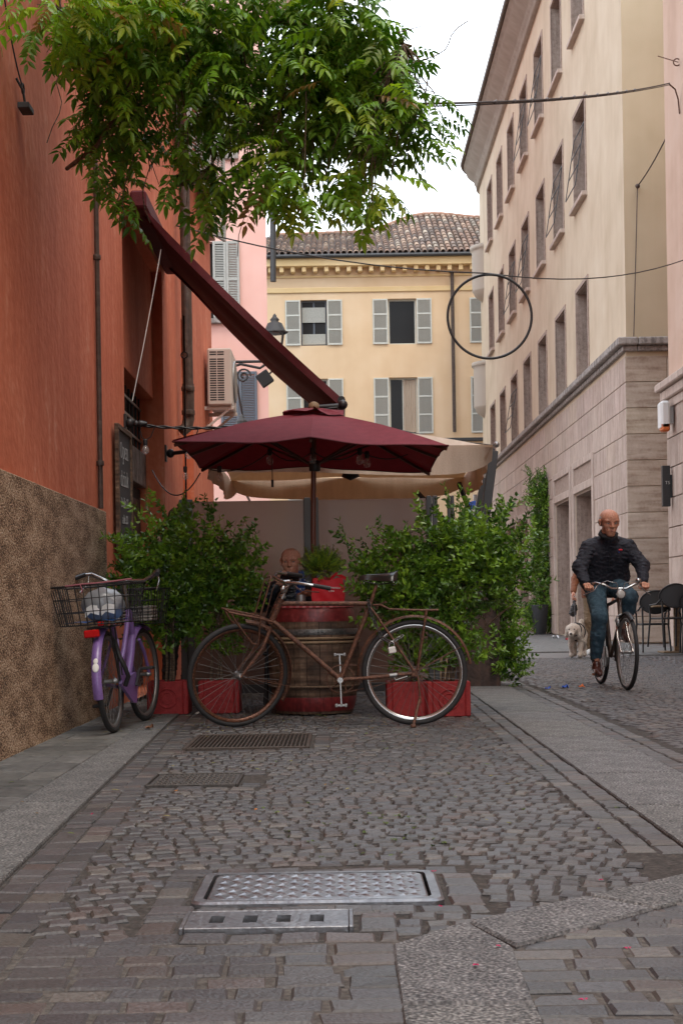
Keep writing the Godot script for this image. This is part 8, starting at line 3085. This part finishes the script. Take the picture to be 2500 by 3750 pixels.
func standing(label: String, at: Vector3, turn: float, J: Dictionary, top: Material, legs: Material, shoes: Material, hair: Material, s := 1.0) -> Node3D:
	# J may override joint positions (local axes: z is forward, x is the person's left when seen from the front)
	var t := thing("person", label, "person", at)
	t.rotation.y = turn
	t.scale = Vector3(s, s, s)
	var d := {"hipl": Vector3(0.09, 0.92, 0), "hipr": Vector3(-0.09, 0.92, 0), "kneel": Vector3(0.10, 0.50, 0.03), "kneer": Vector3(-0.10, 0.50, 0.03), "anl": Vector3(0.10, 0.09, -0.02), "anr": Vector3(-0.10, 0.09, -0.02),
		"shl": Vector3(0.19, 1.42, 0), "shr": Vector3(-0.19, 1.42, 0), "ell": Vector3(0.25, 1.14, -0.02), "elr": Vector3(-0.25, 1.14, -0.02), "wrl": Vector3(0.26, 0.89, 0.05), "wrr": Vector3(-0.26, 0.89, 0.05)}
	d.merge(J, true)
	var hd := Transform3D(Basis(Vector3.RIGHT, 0.1), Vector3(0, 1.63, 0.03))
	var mb := MB.new()
	var skel := [[Vector3(0, 0.95, 0), Vector3(0, 1.36, 0), 0.11, 0.12], [Vector3(0, 1.42, 0), Vector3(0, 1.53, 0.01), 0.065, 0.055]]
	for k in ["l", "r"]:
		skel.append([d["hip" + k], d["knee" + k], 0.065, 0.045]); skel.append([d["knee" + k], d["an" + k], 0.042, 0.03]); skel.append([d["an" + k], d["an" + k] + Vector3(0, -0.05, 0.12), 0.03, 0.025])
		skel.append([Vector3(0, 1.40, 0), d["sh" + k], 0.06, 0.05]); skel.append([d["sh" + k], d["el" + k], 0.042, 0.034]); skel.append([d["el" + k], d["wr" + k], 0.034, 0.024])
	flesh(mb, skel, 0.02, 0.03)
	head(mb, hd, 1.0)
	for k in ["l", "r"]:
		var f: Vector3 = (d["wr" + k] - d["el" + k]).normalized()
		var sg := 1.0 if k == "l" else -1.0
		var back := Vector3(sg, 0, 0).slide(f).normalized()
		hand(mb, d["wr" + k], f, back, Vector3(0, 0, 1).slide(f).slide(back).normalized(), 0.5)
	obj("body", mb, M.skin, t)
	eyes(t, hd, 1.0)
	mb = MB.new()
	flesh(mb, [[hd * Vector3(0, 0.045, -0.035), hd * Vector3(0, 0.055, 0.015), 0.082, 0.076], [hd * Vector3(-0.05, 0.01, -0.04), hd * Vector3(-0.05, -0.03, -0.05), 0.045, 0.04], [hd * Vector3(0.05, 0.01, -0.04), hd * Vector3(0.05, -0.03, -0.05), 0.045, 0.04], [hd * Vector3(0, -0.01, -0.07), hd * Vector3(0, -0.05, -0.06), 0.05, 0.05]], 0.007, 0.02, 0.005, 30.0)
	obj("hair", mb, hair, t)
	mb = MB.new()
	var jk := [[Vector3(-0.075, 0.93, 0), Vector3(-0.075, 1.30, 0), 0.132, 0.13], [Vector3(0.075, 0.93, 0), Vector3(0.075, 1.30, 0), 0.132, 0.13], [Vector3(-0.12, 1.40, 0), Vector3(0.12, 1.40, 0), 0.095, 0.095]]
	for k in ["l", "r"]:
		jk.append([d["sh" + k], d["el" + k], 0.076, 0.060]); jk.append([d["el" + k], d["wr" + k].lerp(d["el" + k], 0.12), 0.058, 0.045])
	flesh(mb, jk, 0.015, 0.03, 0.012, 9.0)
	obj("jacket", mb, top, t)
	mb = MB.new()
	var tr := [[Vector3(-0.06, 0.93, 0), Vector3(0.06, 0.93, 0), 0.12, 0.12]]
	for k in ["l", "r"]:
		tr.append([d["hip" + k], d["knee" + k], 0.098, 0.078]); tr.append([d["knee" + k], d["an" + k] + Vector3(0, 0.03, 0), 0.076, 0.062])
	flesh(mb, tr, 0.015, 0.025, 0.012, 9.0)
	obj("trousers", mb, legs, t)
	for k in ["l", "r"]:
		mb = MB.new()
		flesh(mb, [[d["an" + k] + Vector3(0, -0.045, -0.04), d["an" + k] + Vector3(0, -0.05, 0.13), 0.045, 0.036], [d["an" + k] + Vector3(0, 0.0, 0), d["an" + k] + Vector3(0, -0.03, 0.05), 0.045, 0.042]], 0.010, 0.02)
		obj("shoe", mb, shoes, t)
	return t

func dog_walker() -> void:
	standing("dog walker in a russet jacket and khaki trousers half hidden behind the cyclist", P(3.87, 0.02, 21.95), 0.0, {"elr": Vector3(-0.30, 1.15, 0.0), "wrr": Vector3(-0.36, 0.95, 0.16), "anl": Vector3(0.08, 0.09, -0.22), "kneel": Vector3(0.09, 0.50, -0.04), "anr": Vector3(-0.12, 0.085, 0.14), "kneer": Vector3(-0.11, 0.50, 0.12)}, M.russet, M.khaki, M.white, M.hair_grey)
	var pb := thing("waste_bag", "small crumpled black bag dangling from the dog walker's hand", "bag", P(3.49, 0.62, 21.72))
	var mb := MB.new()
	flesh(mb, [[Vector3(0, 0.05, 0), Vector3(0.02, 0.12, 0), 0.055, 0.05], [Vector3(0.02, 0.14, 0), Vector3(0.03, 0.27, 0), 0.03, 0.012]], 0.012, 0.03, 0.02, 22.0)
	obj("bag", mb, M.black, pb)
	# dog
	var t := thing("dog", "small curly cream dog on a dark lead beside the dog walker", "dog", P(3.50, 0.012, 21.45))
	t.rotation.y = -0.30
	t.scale = Vector3(1.12, 1.12, 1.12)
	mb = MB.new()
	var b := [[Vector3(0, 0.33, -0.22), Vector3(0, 0.34, 0.10), 0.095, 0.105], [Vector3(0, 0.36, 0.12), Vector3(-0.01, 0.38, 0.26), 0.075, 0.065], [Vector3(-0.01, 0.37, 0.27), Vector3(-0.01, 0.37, 0.33), 0.082, 0.070], [Vector3(-0.01, 0.335, 0.36), Vector3(-0.01, 0.305, 0.44), 0.044, 0.034],
		[Vector3(-0.085, 0.38, 0.27), Vector3(-0.10, 0.29, 0.29), 0.032, 0.036, Vector3(1, 0, 0), 1.5], [Vector3(0.065, 0.38, 0.27), Vector3(0.08, 0.29, 0.29), 0.032, 0.036, Vector3(1, 0, 0), 1.5],
		[Vector3(0, 0.36, -0.26), Vector3(0.02, 0.47, -0.34), 0.028, 0.035]]
	for s in [-1.0, 1.0]:
		b.append([Vector3(s * 0.06, 0.29, 0.10), Vector3(s * 0.062, 0.16, 0.09), 0.046, 0.034]); b.append([Vector3(s * 0.062, 0.16, 0.09), Vector3(s * 0.06, 0.035, 0.11 + 0.03 * s), 0.034, 0.028]); b.append([Vector3(s * 0.06, 0.028, 0.11 + 0.03 * s), Vector3(s * 0.06, 0.024, 0.16 + 0.03 * s), 0.027, 0.024])
		b.append([Vector3(s * 0.06, 0.28, -0.20), Vector3(s * 0.065, 0.20, -0.13), 0.062, 0.042]); b.append([Vector3(s * 0.065, 0.20, -0.13), Vector3(s * 0.065, 0.12, -0.26), 0.040, 0.027]); b.append([Vector3(s * 0.065, 0.12, -0.26), Vector3(s * 0.065, 0.03, -0.23), 0.027, 0.025]); b.append([Vector3(s * 0.065, 0.026, -0.23), Vector3(s * 0.065, 0.024, -0.18), 0.026, 0.023])
	flesh(mb, b, 0.009, 0.03, 0.010, 30.0)
	obj("body", mb, M.wool, t)
	mb = MB.new()
	mb.ball(Vector3(-0.01, 0.318, 0.475), Vector3(0.018, 0.014, 0.012), 10, 6)
	obj("nose", mb, M.black, t)
	for s in [-1.0, 1.0]:
		mb = MB.new()
		mb.ball(Vector3(-0.01 + s * 0.034, 0.375, 0.395), Vector3(0.009, 0.009, 0.008), 8, 5)
		obj("eye", mb, M.black, t)
	mb = MB.new()
	mb.torus(Vector3(0, 0.37, 0.17), Vector3(0, 0.3, 1).normalized(), 0.085, 0.010, 24, 6)
	mb.torus(Vector3(0, 0.335, 0.02), Vector3(0, 0, 1), 0.118, 0.008, 24, 6)
	obj("harness", mb, M.black, t)
	var ld := thing("dog_lead", "thin dark lead from the walker's hand to the dog", "lead")
	mb = MB.new()
	mb.tube(sag(P(3.52, 0.92, 21.75), t.transform * Vector3(0, 0.46, 0.1), 0.03), 0.006, 5)
	obj("strap", mb, M.black, ld)
	standing("dark haired person standing behind the bush near the doorway", P(-1.52, 0.0, 13.4), 0.6, {}, plain(lin(0.10, 0.05, 0.035), 0.7), M.black_matt, M.black_matt, plain(lin(0.03, 0.013, 0.008), 0.35))

# ---------------------------------------------------------------- cafe furniture by the rosy wall, litter
func cafe_chair(label: String, at: Vector3, turn: float) -> void:
	var t := thing("cafe_chair", label, "chair", at, "black oval-backed cafe chairs")
	t.rotation.y = turn
	var mb := MB.new()
	var rows := []
	for i in 9:
		var l := []
		for k in 13:
			var a := TAU * k / 12.0
			var r := i / 8.0
			var x := cos(a) * r * 0.235
			var y := sin(a) * r * 0.175
			l.append(Vector3(x, 0.79 + y, 0.24 + 0.06 * (x / 0.235) * (x / 0.235) * -1.0 + (y * 0.15)))
		rows.append(l)
	mb.sheet(rows)
	obj("backrest", mb, M.anthracite, t)
	mb = MB.new()
	var rim := []
	for k in 32:
		var a := TAU * k / 32.0
		var x := cos(a) * 0.24
		rim.append(Vector3(x, 0.79 + sin(a) * 0.18, 0.24 - 0.06 * pow(x / 0.24, 2) + sin(a) * 0.027))
	mb.tube(rim, 0.012, 6, false, true)
	obj("back_rim", mb, M.black, t)
	mb = MB.new()
	mb.box(Vector3(0, 0.445, 0), Vector3(0.44, 0.03, 0.42), 0.012)
	obj("seat", mb, M.black, t)
	for s in [-1.0, 1.0]:
		mb = MB.new()
		mb.tube([Vector3(s * 0.22, 0.74, 0.20), Vector3(s * 0.25, 0.665, 0.10), Vector3(s * 0.25, 0.65, -0.12), Vector3(s * 0.23, 0.60, -0.17)], 0.014, 8)
		obj("armrest", mb, M.black, t)
		mb = MB.new()
		mb.tube([Vector3(s * 0.23, 0.62, -0.165), Vector3(s * 0.22, 0.44, -0.18), Vector3(s * 0.24, 0.006, -0.23)], 0.015, 8)
		obj("leg", mb, M.black, t)
		mb = MB.new()
		mb.tube([Vector3(s * 0.21, 0.72, 0.215), Vector3(s * 0.20, 0.44, 0.19), Vector3(s * 0.22, 0.006, 0.27)], 0.015, 8)
		obj("leg", mb, M.black, t)

func cafe_corner() -> void:
	cafe_chair("black oval-backed cafe chair seen whole beside the beige table", P(5.02, 0.115, 22.1), 0.25)
	cafe_chair("black cafe chair half hidden behind the other oval-backed chair", P(4.92, 0.02, 22.75), 0.0)
	cafe_chair("black cafe chair cut off by the picture's edge", P(5.42, 0.02, 22.0), -0.2)
	var t := thing("cafe_table", "beige topped cafe table on a flat pedestal among the black chairs", "table", P(5.25, 0.016, 22.6))
	var mb := MB.new()
	mb.box(Vector3(0, 0.73, 0), Vector3(0.86, 0.03, 0.7), 0.006)
	obj("tabletop", mb, M.tan_wood, t)
	mb = MB.new()
	mb.box(Vector3(0.02, 0.37, 0), Vector3(0.11, 0.69, 0.06), 0.004)
	obj("leg", mb, M.tan_wood, t)
	mb = MB.new()
	mb.box(Vector3(0.0, 0.012, 0), Vector3(0.5, 0.024, 0.45), 0.004)
	obj("base", mb, M.tan_wood, t)

func litter() -> void:
	rng.seed = 61
	var lb := MB.new()
	for i in 170:
		var x: float
		var d: float
		if rng.randf() < 0.6:
			x = rnd(-1.75, 0.3); d = rnd(9.3, 11.0)
		else:
			x = rnd(-1.7, 1.0); d = rnd(5.0, 10.5)
		var tone: Color = [Color(0.20, 0.22, 0.04), Color(0.28, 0.25, 0.08), Color(0.22, 0.13, 0.05), Color(0.12, 0.16, 0.03)][rng.randi() % 4]
		lb.col = tone
		var a := rng.randf() * TAU
		leaflet(lb, P(x, 0.010 + rnd(0, 0.004), d), Vector3(cos(a), 0, sin(a)), Vector3.UP, rnd(0.018, 0.045), rnd(0.009, 0.018), 0.15, 0.1)
	var lm := plain(Color.WHITE, 0.8)
	lm.vertex_color_use_as_albedo = true
	var lo := obj("fallen_leaves", lb, lm, self, true)
	lo.set_meta("kind", "stuff")
	lo.set_meta("label", "small yellow and green fallen leaves scattered over the paving")
	lo.set_meta("category", "leaves")
	# moss tufts in the joints
	var mbx := MB.new()
	for i in 60:
		var x := rnd(-0.3, 0.35)
		var d := rnd(4.4, 5.6) if i < 40 else rnd(5.5, 9.0)
		if i >= 40:
			x = rnd(-0.6, 1.1)
		mbx.col = Color(0.07, 0.11, 0.02) * rnd(0.7, 1.4)
		for k in 4:
			var a := rng.randf() * TAU
			leaflet(mbx, P(x + rnd(-0.012, 0.012), -0.006, d + rnd(-0.012, 0.012)), Vector3(cos(a) * 0.8, 0.6, sin(a) * 0.8).normalized(), Vector3.UP, rnd(0.010, 0.018), 0.008, 0.2, 0.2)
	var mo := obj("moss", mbx, lm, self, true)
	mo.set_meta("kind", "stuff")
	mo.set_meta("label", "small green tufts of moss in the cobble joints")
	mo.set_meta("category", "moss")
	# petals
	var pet := plain(lin(0.55, 0.02, 0.12), 0.6)
	var pl := ["pink petal on the corner of the steel tread cover", "pink petal on the cobbles just below the steel tread cover", "pink petal at the bend of the foreground granite strip", "pink petal in the middle of the foreground granite strip", "pink petal on the cobbles beyond the diagonal granite strip", "pink petal on setts just below the diagonal granite strip", "pink petal on the lowest setts beside the granite strip", "pink petal on setts by the picture edge below the granite strip", "pink petal on the kerb side near the flagstones"]
	var pi := 0
	for p in [[0.262, 4.27], [0.245, 3.78], [0.345, 3.33], [0.275, 3.15], [0.72, 4.10], [0.64, 3.28], [0.47, 2.86], [0.86, 3.55], [-0.98, 5.6]]:
		var mb := MB.new()
		var a := rng.randf() * TAU
		leaflet(mb, Vector3.ZERO, Vector3(cos(a), 0.15, sin(a)), Vector3.UP, 0.014, 0.009, 0.3, 0.2)
		leaflet(mb, Vector3(0.004, 0.002, 0.004), Vector3(cos(a + 1), 0.2, sin(a + 1)), Vector3.UP, 0.011, 0.008, 0.3, 0.2)
		var o := obj("petal", mb, pet)
		o.position = P(p[0], 0.011, p[1])
		tag(o, pl[pi], "petal", "pink petals on the paving")
		pi += 1
	var bits := [["crumpled_leaf", "crumpled brown dry leaf on the pavement beside the purple bicycle", "leaf", Vector3(-1.295, 0.012, -9.62), lin(0.22, 0.10, 0.05), 0.04], ["crumpled_tissue", "crumpled white tissue at the foot of the red planters", "tissue", Vector3(-1.08, 0.01, -10.83), lin(0.5, 0.47, 0.44), 0.05], ["bottle_cap", "bright blue scrap of plastic on the street near the cyclist", "litter", Vector3(1.93, 0.005, -13.55), lin(0.01, 0.06, 0.38), 0.04], ["plastic_scrap", "flat blue plastic strip on the street near the cyclist", "litter", Vector3(2.10, 0.005, -13.6), lin(0.02, 0.08, 0.42), 0.05], ["orange_scrap", "orange scrap of paper on the street below the cyclist", "litter", Vector3(2.27, 0.005, -13.65), lin(0.6, 0.13, 0.02), 0.045], ["cigarette_end", "orange cigarette end on the cobbles below the small cast iron cover", "cigarette end", Vector3(-0.735, 0.01, -6.28), lin(0.5, 0.2, 0.05), 0.011], ["orange_crumb", "tiny orange crumb on the open cobbles of the lane", "litter", Vector3(-0.35, 0.01, -5.66), lin(0.6, 0.2, 0.03), 0.009], ["red_scrap", "red paper scrap on the far pavement near the ivy pot", "litter", Vector3(4.95, 0.016, -31.5), lin(0.45, 0.03, 0.04), 0.10], ["white_scrap", "white paper scrap on the far pavement by the ivy pot", "litter", Vector3(4.95, 0.016, -33.3), lin(0.6, 0.6, 0.6), 0.10]]
	for b in bits:
		var mb := MB.new()
		var k: float = b[5]
		var rows := []
		for i in 5:
			var l := []
			for j in 6:
				l.append(Vector3((i - 2) * k * 0.3 + rnd(-0.1, 0.1) * k, absf(rng.randfn(0.25, 0.25)) * k, (j - 2.5) * k * 0.32 + rnd(-0.1, 0.1) * k))
			rows.append(l)
		mb.sheet(rows)
		var o := obj(b[0], mb, plain(b[4], 0.7))
		o.position = b[3]
		tag(o, b[1], b[2])

func _ready() -> void:
	rng.seed = 7
	set_view()
	make_materials()
	paving()
	red_building()
	right_building()
	right_near_building()
	yellow_building()
	pink_building()
	awning()
	big_canopy()
	screens()
	corten_box()
	parasol()
	barrel()
	red_pots()
	wisteria()
	rusty_bicycle()
	purple_bicycle()
	riders_bicycle()
	rider()
	seated_man()
	dog_walker()
	cafe_corner()
	string_lights()
	small_fixtures()
	litter()
